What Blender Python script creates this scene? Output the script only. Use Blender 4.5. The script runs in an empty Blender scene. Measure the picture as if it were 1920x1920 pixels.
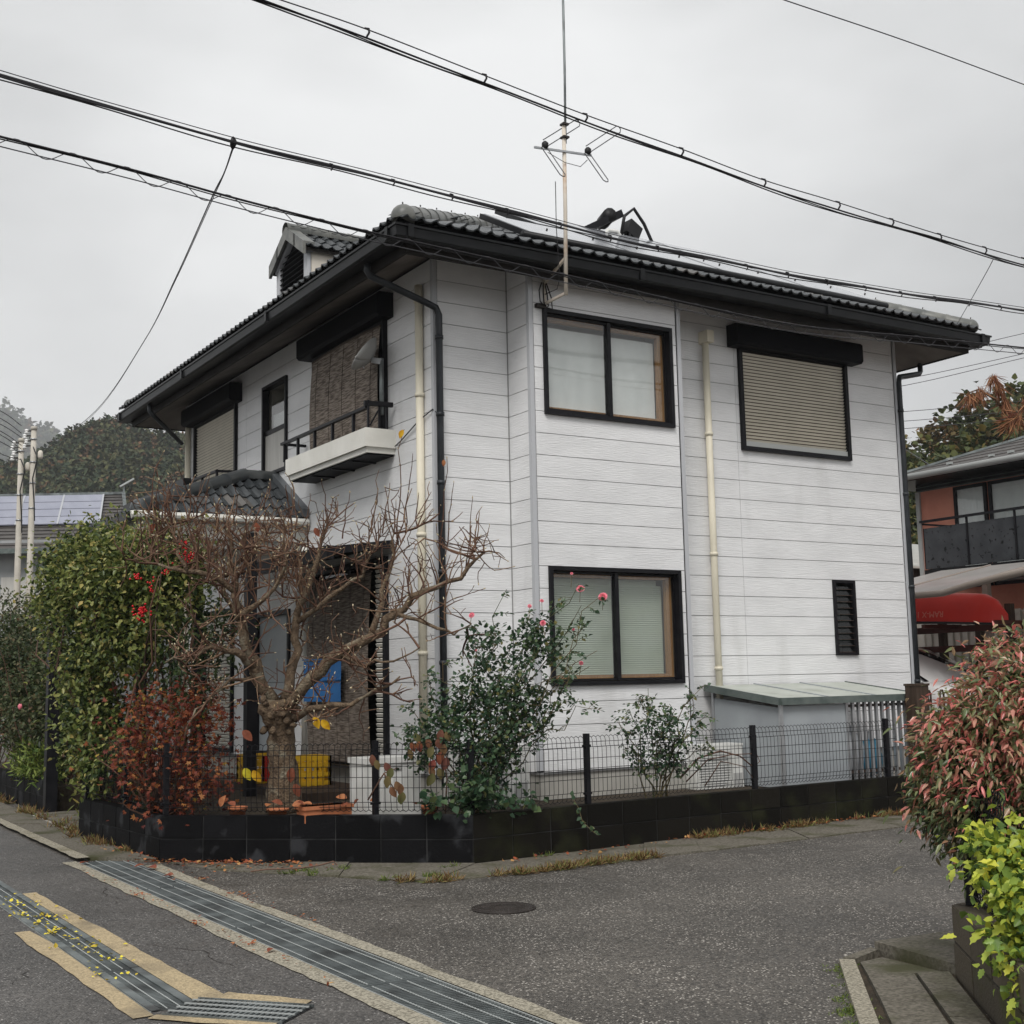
import bpy, bmesh, math, random
import numpy as np
from mathutils import Vector, Matrix
R = math.radians
SC = bpy.context.scene
COL = SC.collection
# ------------------------------------------------------------------ camera
cam_d = bpy.data.cameras.new('camera'); cam = bpy.data.objects.new('camera', cam_d); COL.objects.link(cam)
yaw, pit, rol = R(57.9025), R(7.5597), R(-1.2021)
Fv = Vector((math.cos(yaw)*math.cos(pit), math.sin(yaw)*math.cos(pit), math.sin(pit)))
Rv = Vector((math.sin(yaw), -math.cos(yaw), 0)); Uv = Rv.cross(Fv)
R2 = math.cos(rol)*Rv + math.sin(rol)*Uv; U2 = -math.sin(rol)*Rv + math.cos(rol)*Uv
mw = Matrix((R2, U2, -Fv)).transposed().to_4x4(); mw.translation = (0, 0, 1.5)
cam.matrix_world = mw
cam_d.sensor_fit = 'HORIZONTAL'; cam_d.sensor_width = 36; cam_d.lens = 2395.7/1920*36
cam_d.clip_start = .05; cam_d.clip_end = 4000
SC.camera = cam
# ------------------------------------------------------------------ overcast sky and soft sun
w = bpy.data.worlds.new('World'); SC.world = w; w.use_nodes = True
nt = w.node_tree; nt.nodes.clear()
def N(t, **k):
    n = nt.nodes.new(t)
    for a, b in k.items(): setattr(n, a, b)
    return n
SUN_EL, SUN_AZ = 50, 228          # azimuth of the sun seen from the scene, degrees from +X towards +Y
sky = N('ShaderNodeTexSky', sky_type='NISHITA', sun_disc=False)
sky.sun_elevation = R(SUN_EL); sky.sun_rotation = R(90-SUN_AZ); sky.dust_density = 4; sky.air_density = 1.5
hs = N('ShaderNodeHueSaturation'); hs.inputs['Saturation'].default_value = .03
tc = N('ShaderNodeTexCoord')
mp = N('ShaderNodeMapping'); mp.inputs['Scale'].default_value = (1.3, 1.3, 3.2)
no = N('ShaderNodeTexNoise'); no.inputs['Scale'].default_value = 1.15; no.inputs['Detail'].default_value = 5; no.inputs['Roughness'].default_value = .5
cr = N('ShaderNodeValToRGB')
cr.color_ramp.elements[0].position = .36; cr.color_ramp.elements[0].color = (4.35, 4.42, 4.48, 1)
cr.color_ramp.elements[1].position = .64; cr.color_ramp.elements[1].color = (7.75, 7.82, 7.86, 1)
mx = N('ShaderNodeMixRGB'); mx.inputs[0].default_value = .88
bg = N('ShaderNodeBackground'); bg.inputs['Strength'].default_value = .073
out = N('ShaderNodeOutputWorld')
L = nt.links.new
L(sky.outputs[0], hs.inputs['Color']); L(tc.outputs['Generated'], mp.inputs[0]); L(mp.outputs[0], no.inputs['Vector'])
L(no.outputs[0], cr.inputs[0]); L(hs.outputs[0], mx.inputs[1]); L(cr.outputs[0], mx.inputs[2])
L(mx.outputs[0], bg.inputs['Color']); L(bg.outputs[0], out.inputs['Surface'])
sd = bpy.data.lights.new('sun', 'SUN'); sd.energy = 1.5; sd.angle = R(24); sd.color = (1, .97, .935)
so = bpy.data.objects.new('sun', sd); COL.objects.link(so)
so.rotation_euler = Vector((math.cos(R(SUN_AZ))*math.cos(R(SUN_EL)), math.sin(R(SUN_AZ))*math.cos(R(SUN_EL)), math.sin(R(SUN_EL)))).to_track_quat('Z', 'Y').to_euler()
so.location = (0, -10, 20)
SC.view_settings.view_transform = 'Standard'; SC.view_settings.look = 'None'
SC.view_settings.exposure = 0.95; SC.view_settings.gamma = 1; SC.view_settings.use_curve_mapping = False

# ------------------------------------------------------------------ materials
MATS = {}
def mat(name, col, rough=.6, metal=0., col2=None, vs=6., vmap=(1, 1, 1), vlo=.35, vhi=.65, detail=6, bump=0., bs=40., bmap=(1, 1, 1), bd=.02,
        spec=.28, island=None, objrand=None, trans=0., col3=None, ps=2., plo=.5, phi=.7, pmap=(1, 1, 1), emit=0.):
    m = bpy.data.materials.new(name); m.use_nodes = True; MATS[name] = m
    t = m.node_tree; n = t.nodes; l = t.links.new
    p = n['Principled BSDF']; p.inputs['Roughness'].default_value = rough; p.inputs['Metallic'].default_value = metal
    p.inputs['Specular IOR Level'].default_value = spec
    c4 = lambda c: (*c, 1)
    p.inputs['Base Color'].default_value = c4(col)
    tcn = n.new('ShaderNodeNewGeometry')
    def noise(scale, mapping, det=6):
        mpn = n.new('ShaderNodeMapping'); mpn.inputs['Scale'].default_value = mapping
        nn = n.new('ShaderNodeTexNoise'); nn.inputs['Scale'].default_value = scale; nn.inputs['Detail'].default_value = det
        l(tcn.outputs['Position'], mpn.inputs[0]); l(mpn.outputs[0], nn.inputs['Vector']); return nn.outputs[0]
    def ramp(src, stops):
        r = n.new('ShaderNodeValToRGB'); e = r.color_ramp.elements
        while len(e) < len(stops): e.new(.5)
        for i, (q, c) in enumerate(stops): e[i].position = q; e[i].color = c4(c)
        l(src, r.inputs[0]); return r.outputs[0]
    cur = None
    if island:
        g = n.new('ShaderNodeNewGeometry'); cur = ramp(g.outputs['Random Per Island'], island)
    elif objrand:
        g = n.new('ShaderNodeObjectInfo'); cur = ramp(g.outputs['Random'], objrand)
    elif col2:
        cur = ramp(noise(vs, vmap, detail), [(vlo, col), (vhi, col2)])
    if (island or objrand) and col2:
        mm = n.new('ShaderNodeMixRGB'); l(ramp(noise(vs, vmap, detail), [(vlo, (0, 0, 0)), (vhi, (1, 1, 1))]), mm.inputs[0])
        l(cur, mm.inputs[1]); mm.inputs[2].default_value = c4(col2); cur = mm.outputs[0]
    if col3:
        mm = n.new('ShaderNodeMixRGB'); l(ramp(noise(ps, pmap, 8), [(plo, (0, 0, 0)), (phi, (1, 1, 1))]), mm.inputs[0])
        if cur is not None: l(cur, mm.inputs[1])
        else: mm.inputs[1].default_value = c4(col)
        mm.inputs[2].default_value = c4(col3); cur = mm.outputs[0]
    if cur is not None: l(cur, p.inputs['Base Color'])
    if bump:
        b = n.new('ShaderNodeBump'); b.inputs['Strength'].default_value = bump; b.inputs['Distance'].default_value = bd
        l(noise(bs, bmap, 5), b.inputs['Height']); l(b.outputs[0], p.inputs['Normal'])
    if trans:
        tb = n.new('ShaderNodeBsdfTranslucent'); ms = n.new('ShaderNodeMixShader'); ms.inputs[0].default_value = trans
        if cur is not None: l(cur, tb.inputs[0])
        else: tb.inputs[0].default_value = c4(col)
        l(p.outputs[0], ms.inputs[1]); l(tb.outputs[0], ms.inputs[2]); l(ms.outputs[0], n['Material Output'].inputs[0])
    if emit:
        p.inputs['Emission Color'].default_value = c4(col); p.inputs['Emission Strength'].default_value = emit
    return m
def glass(name, tint, ior=1.5, rough=0., refl=1.):
    m = bpy.data.materials.new(name); m.use_nodes = True; MATS[name] = m
    t = m.node_tree; n = t.nodes; l = t.links.new; n.remove(n['Principled BSDF'])
    fr = n.new('ShaderNodeFresnel'); fr.inputs[0].default_value = ior
    mul = n.new('ShaderNodeMath'); mul.operation = 'MULTIPLY'; mul.inputs[1].default_value = refl; mul.use_clamp = True
    tr = n.new('ShaderNodeBsdfTransparent'); tr.inputs[0].default_value = (*tint, 1)
    gl = n.new('ShaderNodeBsdfGlossy'); gl.inputs['Roughness'].default_value = rough
    ms = n.new('ShaderNodeMixShader')
    ge = n.new('ShaderNodeNewGeometry'); inv = n.new('ShaderNodeMath'); inv.operation = 'SUBTRACT'; inv.inputs[0].default_value = 1; l(ge.outputs['Backfacing'], inv.inputs[1])
    m2 = n.new('ShaderNodeMath'); m2.operation = 'MULTIPLY'; l(fr.outputs[0], mul.inputs[0]); l(mul.outputs[0], m2.inputs[0]); l(inv.outputs[0], m2.inputs[1]); l(m2.outputs[0], ms.inputs[0]); l(tr.outputs[0], ms.inputs[1]); l(gl.outputs[0], ms.inputs[2])
    l(ms.outputs[0], n['Material Output'].inputs[0]); return m

# ------------------------------------------------------------------ mesh builder
class MB:
    def __init__(s): s.v = []; s.f = []
    def add(s, vs, fs):
        o = len(s.v); s.v.extend(tuple(map(float, q)) for q in vs); s.f.extend(tuple(o+i for i in f) for f in fs); return s
    def box(s, a, b):
        x0, x1 = sorted((a[0], b[0])); y0, y1 = sorted((a[1], b[1])); z0, z1 = sorted((a[2], b[2]))
        return s.add([(x0,y0,z0),(x1,y0,z0),(x1,y1,z0),(x0,y1,z0),(x0,y0,z1),(x1,y0,z1),(x1,y1,z1),(x0,y1,z1)],
                     [(0,3,2,1),(4,5,6,7),(0,1,5,4),(1,2,6,5),(2,3,7,6),(3,0,4,7)])
    def hexa(s, p):   # 8 corners: bottom ring 0-3, top ring 4-7
        return s.add(p, [(0,3,2,1),(4,5,6,7),(0,1,5,4),(1,2,6,5),(2,3,7,6),(3,0,4,7)])
    def bar(s, a, b, w, h=None, up=(0, 0, 1)):   # box beam from a to b
        a = Vector(a); b = Vector(b); d = (b-a).normalized(); u = Vector(up)
        if abs(d.dot(u)) > .98: u = Vector((1, 0, 0))
        sd_ = d.cross(u).normalized()*(w/2); uu = sd_.cross(d).normalized()*((h or w)/2)
        return s.hexa([a-sd_-uu, a+sd_-uu, b+sd_-uu, b-sd_-uu, a-sd_+uu, a+sd_+uu, b+sd_+uu, b-sd_+uu])
    def prism(s, poly, a, b):    # poly of 3D points at offset a and b (vectors)
        n = len(poly); a = Vector(a); b = Vector(b)
        vs = [Vector(p)+a for p in poly]+[Vector(p)+b for p in poly]
        return s.add(vs, [tuple(range(n-1, -1, -1)), tuple(range(n, 2*n))]+[(i, (i+1) % n, n+(i+1) % n, n+i) for i in range(n)])
    def tube(s, pts, r, n=6, cap=True):
        pts = [Vector(p) for p in pts]; m = len(pts)
        rs = r if isinstance(r, (list, tuple)) else [r]*m
        o = len(s.v); prev = None
        for i, p in enumerate(pts):
            d = (pts[min(i+1, m-1)]-pts[max(i-1, 0)])
            d = d.normalized() if d.length > 1e-9 else Vector((0, 0, 1))
            if prev is None:
                u = d.cross(Vector((0, 0, 1))) if abs(d.z) < .9 else d.cross(Vector((1, 0, 0)))
            else: u = prev-d*prev.dot(d)
            u = u.normalized() if u.length > 1e-9 else d.orthogonal().normalized()
            prev = u; v = d.cross(u)
            for k in range(n):
                a = 2*math.pi*k/n; s.v.append(tuple(p+(u*math.cos(a)+v*math.sin(a))*rs[i]))
        for i in range(m-1):
            for k in range(n):
                s.f.append((o+i*n+k, o+i*n+(k+1) % n, o+(i+1)*n+(k+1) % n, o+(i+1)*n+k))
        if cap and n > 2:
            s.f.append(tuple(o+k for k in range(n-1, -1, -1))); s.f.append(tuple(o+(m-1)*n+k for k in range(n)))
        return s
    def lathe(s, c, prof, n=12, axis='z'):
        o = len(s.v); c = Vector(c)
        for r, h in prof:
            for k in range(n):
                a = 2*math.pi*k/n; q = (r*math.cos(a), r*math.sin(a), h)
                if axis == 'x': q = (h, q[0], q[1])
                elif axis == 'y': q = (q[0], h, q[1])
                s.v.append(tuple(c+Vector(q)))
        for i in range(len(prof)-1):
            for k in range(n): s.f.append((o+i*n+k, o+i*n+(k+1) % n, o+(i+1)*n+(k+1) % n, o+(i+1)*n+k))
        s.f.append(tuple(o+k for k in range(n-1, -1, -1))); s.f.append(tuple(o+(len(prof)-1)*n+k for k in range(n)))
        return s
    def grid(s, pts):   # pts[i][j]
        o = len(s.v); a = len(pts); b = len(pts[0])
        for r_ in pts:
            for q in r_: s.v.append(tuple(q))
        for i in range(a-1):
            for j in range(b-1): s.f.append((o+i*b+j, o+i*b+j+1, o+(i+1)*b+j+1, o+(i+1)*b+j))
        return s
    def build(s, name, m, parent=None, smooth=False, fixn=False):
        base = Vector(parent.get('_base', (0, 0, 0))) if parent else Vector((0, 0, 0))
        me = bpy.data.meshes.new(name)
        me.from_pydata([tuple(Vector(q)-base) for q in s.v], [], s.f)
        if fixn:
            bm = bmesh.new(); bm.from_mesh(me); bmesh.ops.recalc_face_normals(bm, faces=bm.faces); bm.to_mesh(me); bm.free()
        return link(name, me, m, parent, smooth)
def link(name, me, m, parent=None, smooth=False):
    if m: me.materials.append(MATS[m] if isinstance(m, str) else m)
    if smooth: me.polygons.foreach_set('use_smooth', [True]*len(me.polygons))
    me.update()
    o = bpy.data.objects.new(name, me); COL.objects.link(o)
    if parent: o.parent = parent; o['_base'] = tuple(parent.get('_base', (0, 0, 0)))
    return o
def npmesh(name, V, Fq, m, parent=None, smooth=False):
    """fast mesh from numpy quads"""
    V = np.asarray(V, dtype=np.float32); Fq = np.asarray(Fq, dtype=np.int32)
    if parent: V = V-np.array(parent.get('_base', (0, 0, 0)), dtype=np.float32)
    me = bpy.data.meshes.new(name); nf, k = Fq.shape
    me.vertices.add(len(V)); me.vertices.foreach_set('co', V.ravel())
    me.loops.add(nf*k); me.loops.foreach_set('vertex_index', Fq.ravel())
    me.polygons.add(nf); me.polygons.foreach_set('loop_start', np.arange(0, nf*k, k, dtype=np.int32))
    me.update(calc_edges=True)
    return link(name, me, m, parent, smooth)
def tag(o, label=None, cat=None, group=None, kind=None):
    if label: o['label'] = label
    if cat: o['category'] = cat
    if group: o['group'] = group
    if kind: o['kind'] = kind
    return o
def thing(name, label, cat, loc=(0, 0, 0), group=None):
    o = bpy.data.objects.new(name, None); COL.objects.link(o); o.location = loc; o['_base'] = tuple(map(float, loc))
    o.empty_display_size = .2
    return tag(o, label, cat, group)
def inst(name, me, parent, loc, rot=None, M4=None):
    """another object on shared mesh data, world-space location under a parent"""
    o = bpy.data.objects.new(name, me); COL.objects.link(o)
    base = Vector(parent.get('_base', (0, 0, 0))) if parent else Vector((0, 0, 0))
    if parent: o.parent = parent
    if M4 is not None:
        q = M4.copy(); q.translation = q.translation-base; o.matrix_local = q
    else:
        o.location = Vector(loc)-base
        if rot: o.rotation_euler = rot
    return o
def struct(o): o['kind'] = 'structure'; return o
# ------------------------------------------------------------------ palette
mat('siding', (.755, .758, .762), .62, col2=(.69, .693, .697), vs=2.2, vmap=(1, 1, 2.5), bump=.45, bs=1., bmap=(8, 8, 105), bd=.012, col3=(.54, .54, .53), ps=1.6, plo=.58, phi=.86, pmap=(1.5, 1.5, .22))
mat('groove', (.24, .24, .24), .8)
mat('trim_grey', (.46, .47, .49), .55)
mat('trim_white', (.72, .71, .66), .5, col2=(.62, .61, .56), vs=3)
mat('cream', (.66, .61, .53), .7, col2=(.58, .54, .47), vs=3)
mat('cream_pipe', (.72, .67, .54), .45, col2=(.60, .56, .45), vs=4, vmap=(1, 1, .5))
mat('dark_pipe', (.022, .025, .029), .38, col2=(.036, .04, .045), vs=5)
mat('gutter_dark', (.006, .0065, .0075), .36, col2=(.011, .0115, .0125), vs=4, vmap=(1, 1, 6), spec=.16)
mat('fascia', (.012, .010, .009), .6, col2=(.02, .017, .015), vs=5, spec=.12)
mat('soffit', (.17, .15, .135), .8, col2=(.12, .105, .092), vs=3)
mat('tile', (.045, .05, .053), .25, objrand=[(0, (.03, .034, .037)), (.85, (.055, .06, .063)), (1, (.11, .10, .09))], bump=.15, bs=30, bd=.01)
mat('tile_cap', (.10, .105, .10), .38, col2=(.17, .17, .155), vs=6, bump=.2, bs=25, bd=.01)
mat('tile_cap_dark', (.04, .046, .05), .3, col2=(.075, .08, .08), vs=4)
mat('lead_flash', (.13, .14, .15), .4, metal=.3)
mat('black_metal', (.007, .007, .009), .42, col2=(.012, .012, .014), vs=8, spec=.15)
mat('black_box', (.004, .004, .006), .5, spec=.08)
mat('shutter', (.68, .64, .55), .5, col2=(.62, .585, .50), vs=4)
mat('shutter_white', (.74, .72, .66), .5)
mat('wood_in', (.36, .20, .09), .5, col2=(.27, .145, .065), vs=5, vmap=(6, 6, .6))
mat('room', (.42, .40, .36), .8)
mat('room_dark', (.03, .03, .03), .8)
mat('curtain', (.78, .78, .775), .8, col2=(.72, .725, .72), vs=5, vmap=(1, 1, 1))
mat('blind_green', (.52, .56, .48), .6, col2=(.46, .50, .41), vs=3)
mat('frosted', (.47, .46, .43), .4, col2=(.40, .39, .36), vs=5, vmap=(4, 4, .3))
mat('screen_grey', (.36, .37, .36), .6)
glass('pane', (.93, .945, .94), 1.55, 0, 1.6)
glass('pane_dark', (.60, .66, .64), 1.55, .02, 1.0)
mat('smoke_panel', (.035, .038, .042), .16, col2=(.05, .053, .058), vs=4, col3=(.01, .01, .01), ps=14, plo=.60, phi=.66)
mat('bamboo', (.085, .066, .052), .8, col2=(.26, .22, .185), vs=1., vmap=(7, 7, 75), vlo=.40, vhi=.60, bump=.6, bs=1, bmap=(10, 10, 160), bd=.008)
mat('bamboo_dark', (.07, .055, .045), .8)
mat('blue_sheet', (.02, .13, .36), .45, col2=(.03, .17, .44), vs=4)
mat('yellow_plastic', (.62, .38, .02), .5, col2=(.48, .28, .015), vs=5)
mat('red_plastic', (.42, .03, .02), .4)
mat('terracotta', (.46, .16, .07), .75, col2=(.36, .13, .06), vs=9)
mat('appliance', (.66, .66, .64), .45, col2=(.56, .56, .53), vs=4)
mat('appliance_grey', (.36, .36, .35), .5)
mat('steel', (.42, .43, .44), .35, metal=.6, col2=(.33, .34, .35), vs=6)
mat('galv', (.23, .255, .255), .45, metal=.4, col2=(.12, .135, .137), vs=5, col3=(.085, .09, .09), ps=3)
mat('galv_light', (.42, .44, .43), .45, metal=.35)
mat('rust_white', (.60, .54, .46), .5, col2=(.42, .25, .14), vs=4, vmap=(1, 1, 1.2), vlo=.52, vhi=.7)
mat('iron', (.020, .016, .014), .55, col2=(.032, .026, .023), vs=14, bump=.5, bs=60, bd=.01)
mat('concrete', (.165, .15, .122), .88, col2=(.075, .067, .052), vs=48, vlo=.36, vhi=.66, detail=8, bump=.5, bs=70, bd=.01, col3=(.055, .055, .026), ps=2.2, plo=.5, phi=.68)
mat('concrete_edge', (.36, .33, .26), .9, col2=(.17, .155, .12), vs=70, vlo=.42, vhi=.6, detail=3, bump=.8, bs=90, bd=.01, col3=(.12, .105, .06), ps=2.5, plo=.55, phi=.75)
mat('concrete_yellow', (.44, .35, .215), .9, col2=(.30, .24, .15), vs=75, vlo=.42, vhi=.60, detail=3, bump=.8, bs=80, bd=.012, col3=(.22, .18, .12), ps=3, plo=.48, phi=.68)
mat('foundation', (.40, .385, .35), .85, col2=(.33, .32, .29), vs=4)
mat('block_black', (.017, .017, .019), .62, objrand=[(0, (.004, .004, .0045)), (1, (.008, .008, .009))], bump=.35, bs=45, bd=.008, col3=(.030, .031, .034), ps=3.4, plo=.56, phi=.64, spec=.06)
mat('block_green', (.05, .045, .035), .8, objrand=[(0, (.007, .0065, .0055)), (1, (.014, .0125, .010))], bump=.4, bs=45, bd=.008, col3=(.020, .021, .011), ps=2.4, plo=.52, phi=.66, spec=.06)
mat('block_brown', (.10, .085, .06), .85, objrand=[(0, (.07, .06, .045)), (1, (.115, .095, .07))], bump=.6, bs=60, bd=.01, col3=(.06, .065, .02), ps=3, plo=.52, phi=.7)
mat('mortar', (.012, .012, .012), .9, col2=(.06, .06, .06), vs=4)
mat('soil', (.06, .045, .03), .95, col2=(.035, .028, .02), vs=8, bump=.8, bs=30, bd=.03)
mat('wood_dark', (.035, .022, .015), .7, col2=(.06, .04, .028), vs=5, vmap=(6, 6, .7))
mat('gate_brown', (.045, .028, .02), .45, col2=(.065, .04, .03), vs=6)
mat('shed_roof', (.44, .46, .42), .6, col2=(.36, .38, .34), vs=3, col3=(.25, .26, .22), ps=3, plo=.6, phi=.8)
mat('shed_green', (.075, .095, .088), .45, col2=(.12, .14, .132), vs=7)
mat('shed_panel', (.33, .355, .37), .5, col2=(.27, .29, .305), vs=2)
mat('cable', (.008, .007, .009), .5)
mat('cable_grey', (.05, .05, .055), .5)
mat('bark', (.175, .125, .08), .9, col2=(.085, .058, .038), vs=22, vmap=(1, 1, .5), bump=1., bs=45, bd=.03, col3=(.25, .22, .16), ps=7, plo=.56, phi=.70)
mat('twig', (.115, .062, .042), .75, island=[(0, (.070, .033, .022)), (.6, (.125, .066, .042)), (1, (.20, .13, .08))])
mat('bud', (.50, .43, .27), .7, island=[(0, (.34, .24, .12)), (1, (.58, .52, .36))])
mat('stem_green', (.09, .10, .04), .6, island=[(0, (.06, .08, .03)), (1, (.16, .11, .06))])
mat('stem_brown', (.10, .06, .04), .7, island=[(0, (.06, .04, .03)), (1, (.17, .09, .06))])
mat('leaf_hedge', (.05, .09, .02), .34, island=[(0, (.048, .076, .022)), (.4, (.12, .155, .04)), (.75, (.225, .25, .07)), (.94, (.35, .34, .12)), (1, (.44, .33, .10))], trans=.32)
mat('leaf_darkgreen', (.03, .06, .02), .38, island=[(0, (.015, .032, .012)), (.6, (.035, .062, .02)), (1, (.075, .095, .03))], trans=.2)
mat('leaf_grey', (.08, .09, .05), .6, island=[(0, (.028, .042, .016)), (.6, (.065, .082, .032)), (.9, (.11, .10, .05)), (1, (.15, .085, .045))], trans=.2)
mat('leaf_rose', (.03, .075, .028), .36, island=[(0, (.020, .050, .026)), (.55, (.050, .095, .048)), (.9, (.10, .145, .062)), (1, (.17, .15, .05))], trans=.26)
mat('leaf_maple', (.26, .06, .02), .6, island=[(0, (.09, .016, .015)), (.45, (.19, .042, .024)), (.85, (.30, .09, .036)), (.97, (.38, .17, .05)), (1, (.44, .38, .06))], trans=.35)
mat('leaf_nandina_obj', (.28, .05, .04), .24, spec=.6, objrand=[(0, (.24, .25, .11)), (.22, (.42, .32, .18)), (.5, (.58, .28, .20)), (.8, (.66, .19, .17)), (1, (.76, .32, .27))], trans=.3)
mat('leaf_nandina', (.06, .07, .03), .26, spec=.6, island=[(0, (.11, .15, .06)), (.35, (.24, .26, .11)), (.5, (.42, .27, .17)), (.75, (.56, .22, .17)), (1, (.70, .17, .16))], trans=.3)
mat('leaf_lime_obj', (.25, .32, .03), .34, objrand=[(0, (.20, .34, .08)), (.3, (.40, .50, .09)), (.7, (.62, .66, .10)), (1, (.78, .72, .10))], trans=.4)
mat('leaf_lime', (.12, .20, .03), .34, island=[(0, (.06, .12, .035)), (.5, (.24, .34, .06)), (1, (.58, .60, .08))], trans=.35)
mat('leaf_yellow', (.74, .46, .02), .5, col2=(.60, .30, .02), vs=25, trans=.3)
mat('leaf_lemon', (.72, .62, .05), .5, col2=(.60, .50, .03), vs=25, trans=.3)
mat('leaf_orange', (.46, .19, .08), .65, col2=(.34, .115, .05), vs=25, trans=.25)
mat('leaf_rust', (.27, .085, .045), .7, col2=(.18, .055, .03), vs=25, trans=.25)
mat('leaf_wine', (.19, .04, .035), .55, col2=(.26, .10, .04), vs=12, trans=.25)
mat('leaf_mix', (.20, .10, .04), .6, objrand=[(0, (.14, .05, .04)), (.3, (.20, .09, .05)), (.6, (.17, .12, .05)), (1, (.10, .11, .04))], trans=.2)
mat('litter', (.30, .10, .04), .8, island=[(0, (.11, .03, .02)), (.4, (.28, .075, .03)), (.75, (.40, .16, .06)), (1, (.44, .26, .10))], trans=.1)
mat('litter_yellow', (.60, .50, .04), .6, island=[(0, (.42, .30, .03)), (1, (.72, .62, .06))])
mat('dry_grass', (.38, .24, .08), .8, island=[(0, (.12, .06, .03)), (.4, (.24, .14, .06)), (.7, (.34, .25, .11)), (.85, (.24, .25, .08)), (1, (.09, .14, .03))], trans=.15)
mat('weed', (.10, .16, .03), .6, island=[(0, (.05, .10, .02)), (1, (.20, .24, .05))], trans=.2)
mat('rose_pink', (.72, .13, .20), .5, col2=(.85, .32, .36), vs=35, trans=.2)
mat('berry', (.52, .012, .016), .25)
mat('pine_dead', (.30, .12, .06), .7, island=[(0, (.16, .05, .035)), (1, (.38, .19, .09))], trans=.1)
mat('forest', (.04, .055, .03), .8, island=[(0, (.018, .030, .016)), (.45, (.035, .052, .024)), (.8, (.065, .075, .03)), (.93, (.10, .085, .035)), (1, (.17, .075, .035))])
mat('forest_floor', (.02, .028, .015), .9, col2=(.035, .04, .02), vs=.2)
mat('leaf_hilltree', (.07, .09, .02), .6, island=[(0, (.022, .034, .012)), (.5, (.055, .070, .018)), (.85, (.10, .105, .025)), (1, (.16, .10, .03))], trans=.15)
mat('leaf_hillrust', (.13, .08, .03), .6, island=[(0, (.05, .045, .018)), (.6, (.12, .085, .03)), (1, (.20, .10, .04))], trans=.15)
mat('pole_concrete', (.50, .47, .41), .8, col2=(.42, .39, .34), vs=3)
mat('porcelain', (.75, .75, .74), .2)
mat('slate', (.055, .050, .048), .6, col2=(.085, .078, .072), vs=4, vmap=(1, 1, 1))
mat('pv_cell', (.24, .25, .31), .3, col2=(.20, .21, .27), vs=3, vmap=(1, .3, .3), spec=.8)
mat('pv_frame', (.50, .51, .53), .4, metal=.5)
mat('grey_wall', (.30, .31, .31), .8, col2=(.24, .25, .25), vs=2)
mat('pink_wall', (.62, .27, .19), .8, col2=(.54, .22, .155), vs=3, vmap=(1, 1, .7), bump=.5, bs=12, bd=.02)
mat('collector', (.30, .31, .33), .16, spec=.6, col2=(.24, .25, .27), vs=3)
mat('black_rubber', (.012, .012, .013), .55)
mat('canoe_red', (.56, .030, .020), .35, col2=(.48, .024, .016), vs=2)
mat('canoe_letter', (.55, .16, .12), .5)
mat('car_white', (.78, .77, .76), .18, spec=.6)
mat('car_glass', (.008, .008, .010), .06, spec=.9)
mat('tyre', (.012, .012, .012), .8)
mat('carport_sheet', (.62, .60, .58), .35, col2=(.52, .50, .48), vs=2, trans=.5)
mat('carport_beam', (.26, .22, .19), .45)
mat('corrugated', (.48, .46, .42), .6, col2=(.38, .36, .32), vs=3)
mat('rack_red', (.075, .022, .016), .5)
mat('bag_white', (.62, .64, .66), .35, col2=(.50, .52, .55), vs=9)
mat('bag_blue', (.08, .30, .46), .4)
mat('brush_tan', (.60, .52, .28), .8)

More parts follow.
